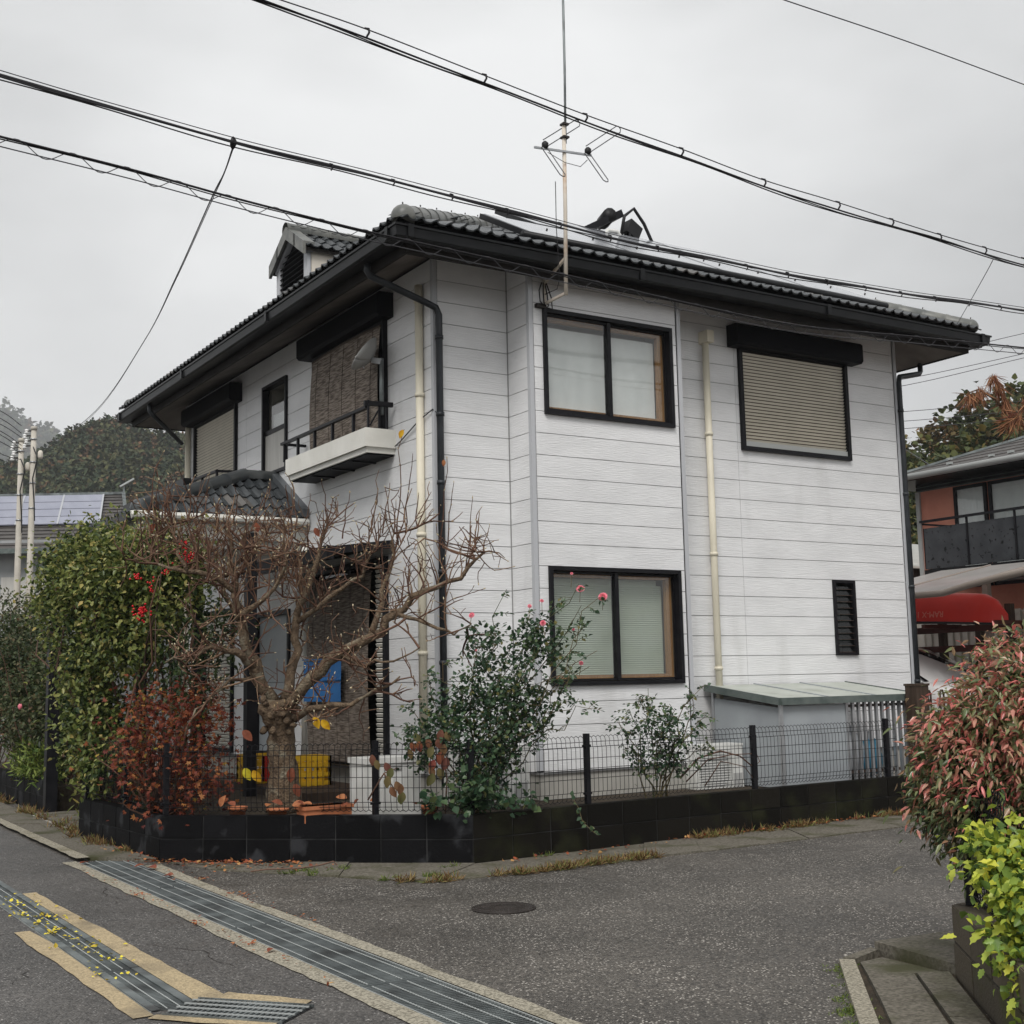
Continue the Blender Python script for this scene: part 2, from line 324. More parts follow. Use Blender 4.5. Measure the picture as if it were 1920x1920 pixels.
# asphalt with pale stone chips
def asphalt(name, base, base2, speck, amount, scale, rough):
    m = bpy.data.materials.new(name); m.use_nodes = True; MATS[name] = m
    t = m.node_tree; n = t.nodes; l = t.links.new; p = n['Principled BSDF']
    tcn = n.new('ShaderNodeTexCoord')
    vo = n.new('ShaderNodeTexVoronoi'); vo.inputs['Scale'].default_value = scale; l(tcn.outputs['Object'], vo.inputs['Vector'])
    sep = n.new('ShaderNodeSeparateColor'); l(vo.outputs['Color'], sep.inputs[0])
    r1 = n.new('ShaderNodeValToRGB'); r1.color_ramp.elements[0].position = 1-amount; r1.color_ramp.elements[1].position = 1-amount*.35
    l(sep.outputs[0], r1.inputs[0])
    r2 = n.new('ShaderNodeValToRGB'); r2.color_ramp.elements[0].position = .25; r2.color_ramp.elements[0].color = (1, 1, 1, 1)
    r2.color_ramp.elements[1].position = .5; r2.color_ramp.elements[1].color = (0, 0, 0, 1); l(vo.outputs['Distance'], r2.inputs[0])
    mu = n.new('ShaderNodeMath'); mu.operation = 'MULTIPLY'; l(r1.outputs[0], mu.inputs[0]); l(r2.outputs[0], mu.inputs[1])
    big = n.new('ShaderNodeTexNoise'); big.inputs['Scale'].default_value = .8; big.inputs['Detail'].default_value = 8; l(tcn.outputs['Object'], big.inputs['Vector'])
    rb = n.new('ShaderNodeValToRGB'); rb.color_ramp.elements[0].position = .35; rb.color_ramp.elements[0].color = (*base, 1)
    rb.color_ramp.elements[1].position = .68; rb.color_ramp.elements[1].color = (*base2, 1); l(big.outputs[0], rb.inputs[0])
    fine = n.new('ShaderNodeMixRGB'); fine.blend_type = 'MULTIPLY'; fine.inputs[0].default_value = .75
    rf = n.new('ShaderNodeValToRGB'); rf.color_ramp.elements[0].color = (.25, .25, .25, 1); rf.color_ramp.elements[1].color = (1.6, 1.58, 1.55, 1)
    l(sep.outputs[1], rf.inputs[0]); l(rb.outputs[0], fine.inputs[1]); l(rf.outputs[0], fine.inputs[2])
    wn = n.new('ShaderNodeTexNoise'); wn.inputs['Scale'].default_value = 2.3; wn.inputs['Detail'].default_value = 6; wn.inputs['Roughness'].default_value = .65; l(tcn.outputs['Object'], wn.inputs['Vector'])
    rw = n.new('ShaderNodeValToRGB'); rw.color_ramp.elements[0].position = .38; rw.color_ramp.elements[0].color = (.25, .25, .25, 1); rw.color_ramp.elements[1].position = .62; l(wn.outputs[0], rw.inputs[0])
    mu2 = n.new('ShaderNodeMath'); mu2.operation = 'MULTIPLY'; l(mu.outputs[0], mu2.inputs[0]); l(rw.outputs[0], mu2.inputs[1])
    rr_ = n.new('ShaderNodeMapRange'); rr_.inputs[1].default_value = .35; rr_.inputs[2].default_value = .65; rr_.inputs[3].default_value = rough-.22; rr_.inputs[4].default_value = rough+.1; l(wn.outputs[0], rr_.inputs[0]); l(rr_.outputs[0], p.inputs['Roughness'])
    mx_ = n.new('ShaderNodeMixRGB'); l(mu2.outputs[0], mx_.inputs[0]); l(fine.outputs[0], mx_.inputs[1]); mx_.inputs[2].default_value = (*speck, 1)
    l(mx_.outputs[0], p.inputs['Base Color']); p.inputs['Roughness'].default_value = rough
    b = n.new('ShaderNodeBump'); b.inputs['Strength'].default_value = .6; b.inputs['Distance'].default_value = .008; b.invert = True
    l(vo.outputs['Distance'], b.inputs['Height']); l(b.outputs[0], p.inputs['Normal'])
asphalt('asphalt', (.054, .049, .043), (.086, .078, .068), (.62, .58, .52), .28, 74, .7)
asphalt('asphalt_old', (.060, .057, .054), (.088, .083, .078), (.44, .42, .40), .22, 85, .68)
# ------------------------------------------------------------------ ground, roads, gutters, gratings
rnd = random.Random(7)
struct(MB().add([(-2500, -2500, -.46), (2500, -2500, -.46), (2500, 2500, -.46), (-2500, 2500, -.46)], [(0, 1, 2, 3)]).build('ground', 'soil'))
b = MB()
b.box((-40, -40, -.45), (1.83, 90, 0)); b.box((2.07, -40, -.45), (2.84, 90, 0))
b.box((1.83, -40, -.45), (2.07, 6.2, 0)); b.box((1.83, 14.2, -.45), (2.07, 90, 0))
struct(b.build('street', 'asphalt_old'))
b = MB(); b.box((3.24, -40, -.45), (70, 40, 0)); b.box((2.84, 11.86, -.45), (3.24, 40, 0))
struct(b.build('lane', 'asphalt'))
def strip(name, m, left, right, z, jl=0, jr=0, step=.12, seed=1):
    """sheet between two polylines with ragged edges"""
    rr = random.Random(seed)
    def res(pl):
        out = []
        for (a, c) in zip(pl[:-1], pl[1:]):
            k = max(1, int(math.dist(a, c)/step))
            out += [(a[0]+(c[0]-a[0])*i/k, a[1]+(c[1]-a[1])*i/k) for i in range(k)]
        return out+[pl[-1]]
    A, B = res(left), res(right); n = max(len(A), len(B))
    pick = lambda P, i: P[min(len(P)-1, round(i*(len(P)-1)/(n-1)))]
    rows = []; ja = jb = 0
    for i in range(n):
        a = pick(A, i); c = pick(B, i); dx, dy = c[0]-a[0], c[1]-a[1]; l_ = math.hypot(dx, dy) or 1
        ja = .6*ja+rr.uniform(-jl, jl); jb = .6*jb+rr.uniform(-jr, jr)
        rows.append([(a[0]+dx/l_*ja, a[1]+dy/l_*ja, z), (c[0]+dx/l_*jb, c[1]+dy/l_*jb, z)])
    return struct(MB().grid(rows).build(name, m))
strip('concrete_edging', 'concrete_edge', [(2.72, -6), (2.72, 11.9)], [(2.838, -6), (2.838, 11.9)], .006, .012, 0, seed=2)
strip('concrete_edging', 'concrete_edge', [(3.242, -6), (3.242, 9.2), (3.242, 11.2)], [(3.345, -6), (3.34, 9.2), (3.38, 11.2)], .006, 0, .012, seed=3)
strip('concrete_edging', 'concrete_yellow', [(1.735, 6.12), (1.715, 7.6), (1.69, 8.25), (1.70, 8.7)], [(1.828, 6.12), (1.828, 7.6), (1.828, 8.25), (1.80, 8.7)], .006, .008, 0, seed=4)
strip('concrete_edging', 'concrete_yellow', [(2.072, 6.2), (2.072, 10.3)], [(2.225, 6.2), (2.17, 10.3)], .006, 0, .007, seed=5)
strip('concrete_edging', 'concrete_yellow', [(2.13, 6.25), (2.46, 5.86)], [(2.26, 6.34), (2.53, 5.93)], .008, 0, .01, step=.06, seed=6)
# hairline cracks in the asphalt
def crack(x0, y0, ang, ln, wd, seed, parent):
    rr = random.Random(seed); pts = [(x0, y0)]; a = ang
    while len(pts)*.09 < ln: a = ang+rr.gauss(0, .55); pts.append((pts[-1][0]+.09*math.cos(a), pts[-1][1]+.09*math.sin(a)))
    rows = []
    for i, p in enumerate(pts):
        w_ = wd*(.35+.65*math.sin(math.pi*i/(len(pts)-1)))*rr.uniform(.5, 1.3); rows.append([(p[0]-w_*math.sin(ang), p[1]+w_*math.cos(ang), .0025), (p[0]+w_*math.sin(ang), p[1]-w_*math.cos(ang), .0025)])
    MB().grid(rows).build('crack', 'iron', parent)
lane_o = bpy.data.objects['lane']; street_o = bpy.data.objects['street']
crack(3.9, 6.0, .35, 1.2, .002, 1, lane_o); crack(8.0, 7.4, .2, 1.6, .002, 3, lane_o)
crack(2.35, 9.2, 1.45, 1.8, .003, 5, street_o); crack(1.1, 6.8, 1.1, 1.5, .003, 6, street_o); crack(2.5, 6.9, 1.7, 1.0, .003, 7, street_o); crack(1.68, 8.7, 3.1, .35, .012, 8, street_o)
# channels below the gratings
b = MB(); b.box((2.84, -6, -.44), (3.24, 11.86, -.36)); struct(b.build('drain_channel', 'iron'))
b = MB(); b.box((1.83, 6.2, -.44), (2.07, 14.2, -.36)); struct(b.build('drain_channel', 'iron'))
# gutter slabs along the house wall
def slabs(root_name, m, inner, outer, n, z, th=.03, gap=.006, seed=1, parent=None):
    rr = random.Random(seed)
    root = parent or struct(MB().grid([[(p[0], p[1], .003), (q[0], q[1], .003)] for p, q in zip(
        [lerp_pl(inner, i/24) for i in range(25)], [lerp_pl(outer, i/24) for i in range(25)])]).build(root_name, 'mortar'))
    for i in range(n):
        a0, a1 = i/n, (i+1)/n; g = gap/ max(.2, pl_len(inner)/n)/n/2
        P = [lerp_pl(inner, a0+g), lerp_pl(outer, a0+g), lerp_pl(outer, a1-g), lerp_pl(inner, a1-g)]
        dz = rr.uniform(-.004, .006); tl = [rr.uniform(-.003, .003) for _ in range(4)]
        MB().hexa([(p[0], p[1], z-th+dz) for p in P]+[(p[0], p[1], z+dz+t) for p, t in zip(P, tl)]).build('gutter_slab', m, root, fixn=True)
    return root
def pl_len(pl): return sum(math.dist(a, c) for a, c in zip(pl[:-1], pl[1:]))
def lerp_pl(pl, t):
    T = pl_len(pl)*min(max(t, 0), 1)
    for a, c in zip(pl[:-1], pl[1:]):
        d = math.dist(a, c)
        if T <= d+1e-9: return (a[0]+(c[0]-a[0])*T/d, a[1]+(c[1]-a[1])*T/d)
        T -= d
    return pl[-1]
slabs('gutter', 'concrete', [(3.47, 11.25), (5.49, 9.44)], [(3.63, 10.57), (4.35, 9.41), (4.72, 8.80)], 5, .012, seed=3)
slabs('gutter', 'concrete', [(5.49, 9.44), (8, 9.545), (11.33, 9.69), (14, 9.8)], [(4.72, 8.80), (5.84, 8.72), (8, 8.8), (11, 8.93), (14, 9.0)], 14, .012, seed=4)
slabs('gutter', 'concrete', [(3.40, 11.4), (3.30, 13.8), (3.45, 19), (3.6, 30)], [(2.96, 11.9), (2.97, 14), (3.05, 19), (3.2, 30)], 30, .03, th=.04, seed=5)
strip('kerb', 'concrete_edge', [(2.84, 11.88), (2.86, 14), (2.93, 19), (3.08, 30)], [(2.955, 11.88), (2.965, 14), (3.045, 19), (3.195, 30)], .034, .01, 0, seed=9)
# pale entrance paving beside the end of the wall
pv = struct(MB().box((3.38, 13.86, -.02), (4.6, 16.5, .02)).build('entrance_paving', 'foundation'))
for i in range(8):
    MB().box((3.42, 13.9+i*.32, .0), (4.58, 14.2+i*.32, .045)).build('paving_slab', 'concrete', pv)
# gratings
def make_grating(label, x0, x1, y0, y1, nlong, plates, pitch=.03, hgt=.004, group=None):
    g = thing('drain_grating', label, 'grating', ((x0+x1)/2, y0, 0), group)
    e = .006; bb = MB(); y = y0+.015
    while y < y1-.01:
        bb.box((x0+.004, y-.0035, -.045), (x1-.004, y+.0035, hgt-.002)); y += pitch
    tag(bb.build('bearing_bars', 'galv', g), kind='stuff')
    for k in range(nlong):
        x = x0+(x1-x0)*(k+.5)/nlong if not plates else x0+(x1-x0)*(.5+(k-(nlong-1)/2)*.27)
        n = int((y1-y0-.02)/.0135)
        MB().tube([(x, y0+.01+i*.0135, hgt+.001) for i in range(n)], [.0038 if i % 2 else .0022 for i in range(n)], 5).build('twisted_bar', 'galv_light', g)
    for x in (x0+.003, x1-.003): MB().box((x-.003, y0+.004, -.06), (x+.003, y1-.004, hgt)).build('edge_bar', 'galv_light', g)
    if plates:
        for x in ((x0+.001, x0+.045), (x1-.045, x1-.001)):
            MB().box((x[0], y0+.004, hgt), (x[1], y1-.004, hgt+.005)).build('side_plate', 'galv', g)
    return g
yy = [11.85, 9.9, 7.98, 6.06, 4.12, 2.2]
nm = ['at the foot of the black wall corner', 'second from its far end', 'in the middle of the run', 'fourth from its far end', 'nearest the bottom of the picture']
for i in range(5):
    make_grating('wide steel drain grating, %s' % nm[i], 2.845, 3.235, yy[i+1]+.004, yy[i]-.004, 4, False, group='wide drain gratings along the lane mouth')
nm2 = ['end panel beside the square basin', 'second from the square basin', 'third from the square basin', 'fourth from the square basin', 'fifth from the square basin', 'at the left picture edge', 'just out at the left', 'farthest out at the left']
for i in range(5):
    make_grating('narrow steel street grating with flat side plates, %s' % nm2[i], 1.835, 2.065, 6.205+i, 7.195+i, 2, True, group='narrow drain gratings in the street')
# square basin grating, turned
gb = thing('basin_grating', 'turned steel basin grating with long bars at the bottom left corner', 'grating', (2.14, 5.9, .006))
c0 = Vector((1.86, 6.10, 0)); ex = Vector((.62, -.74, 0)).normalized(); ey = Vector((.74, .62, 0)).normalized()
def bp(u, v, z): q = c0+ex*u+ey*v; return (q.x, q.y, z)
MB().add([bp(.0, 0, .003), bp(.62, 0, .003), bp(.62, .31, .003), bp(0, .31, .003)], [(0, 1, 2, 3)]).build('pit_shade_sheet', 'black_rubber', gb)  # flat dark sheet on the road, painted shade in place of a sunken pit
bb = MB()
for i in range(22): bb.bar(bp(.015+i*.028, .01, .009), bp(.015+i*.028, .30, .009), .009, .010)
tag(bb.build('bearing_bars', 'galv', gb), kind='stuff')
for v in (.05, .12, .19, .26): MB().bar(bp(0, v, .015), bp(.62, v, .015), .009, .006).build('cross_bar', 'galv_light', gb)
for v in (.0, .31): MB().bar(bp(0, v, .009), bp(.62, v, .009), .008, .012).build('edge_bar', 'galv', gb)
strip('concrete_edging', 'concrete_yellow', [bp(-.03, -.07, 0)[:2], bp(.6, -.07, 0)[:2]], [bp(-.03, 0, 0)[:2], bp(.6, 0, 0)[:2]], .0075, .01, 0, step=.06, seed=16)
# manhole
mh = thing('manhole_cover', 'round brown iron manhole cover lying in the lane', 'manhole cover', (4.58, 7.51, 0))
MB().lathe((4.58, 7.51, 0), [(.215, 0), (.215, .010), (.20, .013), (.198, .007)], 40).build('rim', 'iron', mh, True)
MB().lathe((4.58, 7.51, 0), [(.196, .004), (.196, .012), (.15, .015), (.145, .011), (.06, .011), (.055, .016), (0.002, .016)], 40).build('lid', 'iron', mh, True)
# ------------------------------------------------------------------ block walls
BL = .398; BH = .2
bw_mesh = {}
def block_wall(label, pts, h, m, name='block_wall', th=.12, courses=2, close=True, seed=0):
    rr = random.Random(seed); z0 = 0
    root = thing(name, label, 'wall', (pts[0][0], pts[0][1], 0))
    ch = h/courses
    for a, c in zip(pts[:-1], pts[1:]):
        a = Vector((*a, 0)); c = Vector((*c, 0)); d = (c-a); L_ = d.length; d.normalize(); nrm = Vector((-d.y, d.x, 0))
        MB().prism([a+nrm*.008+Vector((0, 0, -.1)), c+nrm*.008+Vector((0, 0, -.1)), c+nrm*.008+Vector((0, 0, h-.006)), a+nrm*.008+Vector((0, 0, h-.006))], nrm*0, nrm*(th-.016)).build('mortar_core', 'mortar', root, fixn=True)
        n = max(1, round(L_/BL)); bl = L_/n
        for k in range(courses):
            for i in range(n):
                key = (round(bl, 4), round(ch, 4), m)
                if key not in bw_mesh:
                    q = MB(); e = .005; g = .0035
                    x0, x1, y0, y1, zz0, zz1 = g, bl-g, 0, th, g, ch-g
                    # bevelled block
                    q.hexa([(x0, y0+e, zz0), (x1, y0+e, zz0), (x1, y1-e, zz0), (x0, y1-e, zz0), (x0, y0+e, zz1), (x1, y0+e, zz1), (x1, y1-e, zz1), (x0, y1-e, zz1)])
                    q.hexa([(x0+e, y0, zz0+e), (x1-e, y0, zz0+e), (x1-e, y1, zz0+e), (x0+e, y1, zz0+e), (x0+e, y0, zz1-e), (x1-e, y0, zz1-e), (x1-e, y1, zz1-e), (x0+e, y1, zz1-e)])
                    o = q.build('block', m); bw_mesh[key] = o.data; bpy.data.objects.remove(o)
                off = rr.uniform(-.0015, .0015)
                M4 = Matrix.Translation(a+d*(i*bl)+nrm*off+Vector((0, 0, k*ch))) @ Matrix((d, nrm, Vector((0, 0, 1)))).transposed().to_4x4()
                inst('block', bw_mesh[key], root, None, M4=M4)
    return root
P0, P1, P2, P3 = (3.31, 13.80), (3.42, 11.36), (5.49, 9.47), (11.55, 9.735)
hw = block_wall('low black painted block wall around the white house garden', [P0, P1, P2], .4, 'block_black', seed=1)
hw2 = block_wall('low mossy dark block wall below the long wire fence facing the lane', [P2, P3], .4, 'block_green', seed=2)
block_wall('short low black block wall left of the black gate post', [(3.62, 24.0), (3.62, 16.9)], .4, 'block_black', seed=3)
block_wall('brown block wall under the yellow green shrub at the lower right corner', [(30.0, 5.0), (5.30, 4.42), (4.74, 3.76), (3.5, 2.3)], .36, 'block_brown', th=.13, seed=4)
# soil inside the gardens
struct(MB().prism([(3.42, 13.8, 0), (3.53, 11.42, 0), (5.53, 9.6, 0), (11.6, 9.87, 0), (11.6, 11.3, 0), (6.2, 11.3, 0), (6.2, 19.4, 0), (4.6, 19.4, 0), (4.6, 13.8, 0)], (0, 0, -.1), (0, 0, .33)).build('garden_soil', 'soil', fixn=True))
struct(MB().prism([(30, 4.9, 0), (5.38, 4.3, 0), (4.86, 3.7, 0), (3.6, 2.2, 0), (30, 2.2, 0)], (0, 0, -.1), (0, 0, .30)).build('garden_soil', 'soil', fixn=True))
struct(MB().box((3.74, 17, -.1), (6, 24, .30)).build('garden_soil', 'soil'))
struct(MB().hexa([(13.15, 9.9, 0), (19.0, 9.9, 0), (19.0, 18, 0), (13.15, 18, 0), (13.15, 11.2, .36), (19.0, 11.2, .36), (19.0, 18, .38), (13.15, 18, .38)]).build('driveway', 'concrete', fixn=True))
# corner pad slabs at the lower right
pad = struct(MB().add([(5.1, 5.01, .003), (4.30, 4.11, .003), (3.5, 3.2, .003), (4.0, 2.9, .003), (4.74, 3.76, .003), (5.3, 4.42, .003), (30, 5.0, .003), (30, 5.7, .003), (6.2, 5.14, .003)], [(0, 1, 2, 3, 4, 5, 6, 7, 8)]).build('kerb_pad', 'soil'))
def slab(m, pts, zs, th=.05):
    MB().hexa([(p[0], p[1], z-th) for p, z in zip(pts, zs)]+[(p[0], p[1], z) for p, z in zip(pts, zs)]).build('paving_slab', m, pad, fixn=True)
slab('concrete_edge', [(5.085, 4.985), (5.14, 4.93), (4.76, 4.51), (4.70, 4.565)], [.03, .03, .03, .03])
slab('concrete_edge', [(4.69, 4.555), (4.75, 4.50), (4.36, 4.07), (4.30, 4.125)], [.03, .03, .03, .03])
slab('concrete_edge', [(4.29, 4.115), (4.35, 4.06), (3.7, 3.33), (3.64, 3.385)], [.03, .03, .03, .03])
slab('concrete', [(5.13, 5.0), (5.38, 5.04), (5.36, 4.97), (5.16, 4.94)], [.03, .045, .045, .03])
slab('concrete', [(5.40, 5.03), (6.2, 5.12), (6.2, 4.48), (5.36, 4.46)], [.075, .03, .03, .055], .08)
slab('concrete', [(5.15, 4.90), (5.345, 4.93), (5.30, 4.45), (4.98, 4.70)], [.02, .015, .02, .025])
slab('concrete', [(4.97, 4.69), (5.15, 4.555), (4.78, 4.12), (4.60, 4.26)], [.028, .03, .028, .028])
slab('concrete', [(4.59, 4.25), (4.77, 4.11), (4.36, 3.64), (4.19, 3.80)], [.03, .028, .03, .026])
slab('concrete', [(5.165, 4.545), (5.28, 4.44), (4.73, 3.80), (4.62, 3.90)], [.03, .035, .03, .03])
slab('concrete', [(4.61, 3.89), (4.72, 3.79), (4.2, 3.18), (4.09, 3.28)], [.03, .03, .03, .03])
for i in range(24): slab('concrete', [(6.21+i, 5.12+i*.024), (7.2+i, 5.144+i*.024), (7.2+i, 4.47+i*.022), (6.21+i, 4.45+i*.022)], [.03]*4)
# ------------------------------------------------------------------ the white house
KX, KY, XR, YF = 6.12, 11.2, 13.0, 19.25
BX0, BX1, BY = 7.01, 9.0, 10.764
PITCH, Z0 = .2287, 1.514
house = thing('house', 'two storey white sided house with black tiled hip roof behind the wire fence', 'house', (9.5, 15, 0))
WIN = []   # (plane, a0, a1, z0, z1)
def rect_minus(a0, a1, z0, z1, holes):
    """split a rectangle around rectangular holes"""
    rects = [(a0, a1, z0, z1)]
    for h0, h1, g0, g1 in holes:
        new = []
        for r0, r1, s0, s1 in rects:
            if h1 <= r0 or h0 >= r1 or g1 <= s0 or g0 >= s1: new.append((r0, r1, s0, s1)); continue
            if h0 > r0: new.append((r0, h0, s0, s1))
            if h1 < r1: new.append((h1, r1, s0, s1))
            m0, m1 = max(r0, h0), min(r1, h1)
            if g0 > s0: new.append((m0, m1, s0, g0))
            if g1 < s1: new.append((m0, m1, g1, s1))
        rects = new
    return rects
def wall(axis, c, a0, a1, ztop, holes, seams=(), out=-1, zbot=.6):
    """boards on plane axis=c, running a0..a1; out = outward sign"""
    def bx(q, r, d0, d1):
        u0, u1, s0, s1 = r
        if axis == 'x': q.box((c+out*d0, u0, s0), (c+out*d1, u1, s1))
        else: q.box((u0, c+out*d0, s0), (u1, c+out*d1, s1))
    q = MB()
    for r in rect_minus(a0, a1, zbot-.02, ztop, holes): bx(q, r, -.011, -.05)
    q.build('wall_backing', 'groove', house)
    cuts = [a0]+sorted(seams)+[a1]
    k = math.floor((zbot-Z0)/PITCH+1e-6)
    while Z0+k*PITCH < ztop-.01:
        zz0, zz1 = max(zbot, Z0+k*PITCH+.0036), min(ztop, Z0+(k+1)*PITCH-.0036); k += 1
        if zz1-zz0 < .01: continue
        for s0, s1 in zip(cuts[:-1], cuts[1:]):
            rs = rect_minus(s0+(.003 if s0 != a0 else 0), s1-(.003 if s1 != a1 else 0), zz0, zz1, holes)
            if not rs: continue
            left_over = list(rs)
            while left_over:      # pieces that touch stay one board, pieces apart are boards of their own
                grp = [left_over.pop()]; ch = True
                while ch:
                    ch = False
                    for r in list(left_over):
                        if any(r[0] <= g[1]+1e-6 and r[1] >= g[0]-1e-6 and r[2] <= g[3]+1e-6 and r[3] >= g[2]-1e-6 for g in grp):
                            grp.append(r); left_over.remove(r); ch = True
                q = MB()
                for r in grp: bx(q, r, 0, -.015)
                q.build('siding_board', 'siding', house)
H_left = [(16.95, 18.79, 4.1, 5.48), (15.11, 15.95, 4.243, 5.467), (12.25, 14.2, 4.15, 5.48),
          (12.27, 14.25, .62, 2.86), (15.0, 16.2, .62, 2.46), (17.02, 18.26, .62, 2.59)]
wall('x', KX, KY, YF, 5.87, H_left, seams=(14.12, 16.6))
wall('y', KY, KX, BX0, 5.87, [])
wall('x', BX0, BY, KY, 5.87, [])
H_bay = [(7.17, 8.878, 4.229, 5.353), (7.17, 8.878, 1.445, 2.656)]
wall('y', BY, BX0, BX1, 5.87, H_bay)
wall('x', BX1, BY, KY, 5.87, [], out=1)
H_main = [(10.25, 12.07, 4.165, 5.43), (11.638, 12.013, 1.735, 2.655)]
wall('y', KY, BX1, XR, 5.87, H_main, seams=(10.2,))
q = MB(); q.box((XR, KY, .6), (XR-.05, YF, 5.87)); q.box((KX, YF, .6), (XR, YF-.05, 5.87)); q.build('rear_wall', 'siding', house)
q = MB(); q.box((KX+.03, KY+.03, -.1), (XR-.03, YF-.03, .6)); q.box((BX0+.03, BY+.03, -.1), (BX1-.03, KY+.05, .6)); q.build('foundation', 'foundation', house)
# corner trims
def vtrim(x, y, w=.045, z1=5.86, m='trim_grey', zb=.62): MB().box((x-w/2, y-w/2, zb), (x+w/2, y+w/2, z1)).build('corner_trim', m, house)
vtrim(KX+.012, KY+.012, .05); vtrim(BX0+.012, BY+.012, .05, 5.86); vtrim(BX1-.012, BY+.012, .05, 5.86); vtrim(XR-.012, KY+.012, .05); vtrim(KX+.012, YF-.012, .05)
MB().box((BX0-.008, KY-.010, .62), (BX0+.004, KY+.006, 5.85)).build('corner_seam', 'groove', house)
# ---- generic frame on a wall plane
def P(axis, c, out, u, d, z): return (c+out*d, u, z) if axis == 'x' else (u, c+out*d, z)
def pbox(q, axis, c, out, u0, u1, d0, d1, z0, z1): return q.box(P(axis, c, out, u0, d0, z0), P(axis, c, out, u1, d1, z1))
def frame(axis, c, out, u0, u1, z0, z1, w=.045, d0=-.06, d1=.03, m='black_metal', name='window_frame', parent=None):
    q = MB()
    for r in ((u0, u0+w, z0, z1), (u1-w, u1, z0, z1), (u0+w, u1-w, z0, z0+w), (u0+w, u1-w, z1-w, z1)): pbox(q, axis, c, out, r[0], r[1], d0, d1, r[2], r[3])
    return q.build(name, m, parent or house)
def room(axis, c, out, u0, u1, z0, z1, depth, m='room', parent=None):
    q = MB(); t = .02; D = -.06
    for r in ((u0-t, u0, z0-t, z1+t), (u1, u1+t, z0-t, z1+t), (u0, u1, z0-t, z0), (u0, u1, z1, z1+t)): pbox(q, axis, c, out, r[0], r[1], D, -depth, r[2], r[3])
    pbox(q, axis, c, out, u0-t, u1+t, -depth, -depth-t, z0-t, z1+t)
    return q.build('window_recess', m, parent)
def slats(axis, c, out, u0, u1, z0, z1, n, d0, d1, m, parent, name='slat', gap=.26):
    p_ = (z1-z0)/n; q = MB()
    a = P(axis, c, out, u0, d0, 0); bq = P(axis, c, out, u1, d1, p_*(1-gap))
    # rounded slat: small hexa with a bulge
    q.hexa([P(axis, c, out, u0, d0, 0), P(axis, c, out, u1, d0, 0), P(axis, c, out, u1, d1*.3+d0*.7, 0), P(axis, c, out, u0, d1*.3+d0*.7, 0),
            P(axis, c, out, u0, d0, p_*(1-gap)), P(axis, c, out, u1, d0, p_*(1-gap)), P(axis, c, out, u1, d1, p_*(1-gap)*.8), P(axis, c, out, u0, d1, p_*(1-gap)*.8)])
    me = None
    for i in range(n):
        if me is None:
            base = Vector(parent.get('_base')); o = q.build(name, m, None); me = o.data; bpy.data.objects.remove(o)
        inst(name, me, parent, (0, 0, z0+i*p_))
    return
def shutter(axis, c, out, u0, u1, z0, z1, n, m, box=None, sill=True):
    f = frame(axis, c, out, u0, u1, z0, z1, .05, -.06, .045, name='shutter_frame')
    q = MB(); pbox(q, axis, c, out, u0+.05, u1-.05, -.02, -.03, z0+.05, z1-.05); q.build('shutter_back', 'bamboo_dark', f)
    slats(axis, c, out, u0+.05, u1-.05, z0+(.12 if sill else .05), z1-.05, n, -.018, .006, m, f)
    if sill:
        q = MB(); pbox(q, axis, c, out, u0+.05, u1-.05, -.018, .018, z0+.05, z0+.115); q.build('bottom_rail', 'screen_grey', f)
    if box:
        b0, b1, bz0, bz1, dp = box; q = MB(); e = .03
        pf = [(b0, 0), (b1, 0)]
        pts = [P(axis, c, out, b0, 0, bz0), P(axis, c, out, b0, dp-e, bz0), P(axis, c, out, b0, dp, bz0+e), P(axis, c, out, b0, dp, bz1-e), P(axis, c, out, b0, dp-e, bz1), P(axis, c, out, b0, 0, bz1)]
        v = Vector(P(axis, c, out, b1, 0, 0))-Vector(P(axis, c, out, b0, 0, 0))
        q.prism(pts, (0, 0, 0), v); q.build('shutter_box', 'black_box', f, fixn=True)
    return f
shutter('x', KX, -1, 16.95, 18.79, 4.1, 5.48, 30, 'shutter', (16.78, 18.9, 5.46, 5.72, .2), False)
shutter('y', KY, -1, 10.25, 12.07, 4.165, 5.43, 27, 'shutter', (10.1, 12.2, 5.40, 5.66, .2))
shutter('x', KX, -1, 17.02, 18.26, .62, 2.59, 40, 'shutter_white', None, False)
# shutter box over the blind window
fb = frame('x', KX, -1, 12.25, 14.2, 4.15, 5.48, .06, -.08, .06)
room('x', KX, -1, 12.25, 14.2, 4.15, 5.48, .5, 'room_dark', fb)
q = MB(); pbox(q, 'x', KX, -1, 12.31, 13.24, -.04, -.046, 4.21, 5.42); q.build('pane', 'pane', fb)
q = MB(); pbox(q, 'x', KX, -1, 13.26, 14.14, -.04, -.046, 4.21, 5.42); q.build('pane', 'pane', fb)
q = MB(); pbox(q, 'x', KX, -1, 13.6, 13.95, -.2, -.22, 4.21, 5.3); q.build('curtain', 'curtain', fb)
q = MB(); pbox(q, 'x', KX, -1, 12.95, 13.3, -.2, -.22, 4.21, 5.3); q.build('curtain', 'curtain', fb)
bx_ = [P('x', KX, -1, 12.1, d, z) for d, z in ((0, 5.46), (.17, 5.46), (.2, 5.49), (.2, 5.70), (.17, 5.73), (0, 5.73))]
MB().prism(bx_, (0, 0, 0), (0, 2.25, 0)).build('shutter_box', 'black_box', fb, fixn=True)
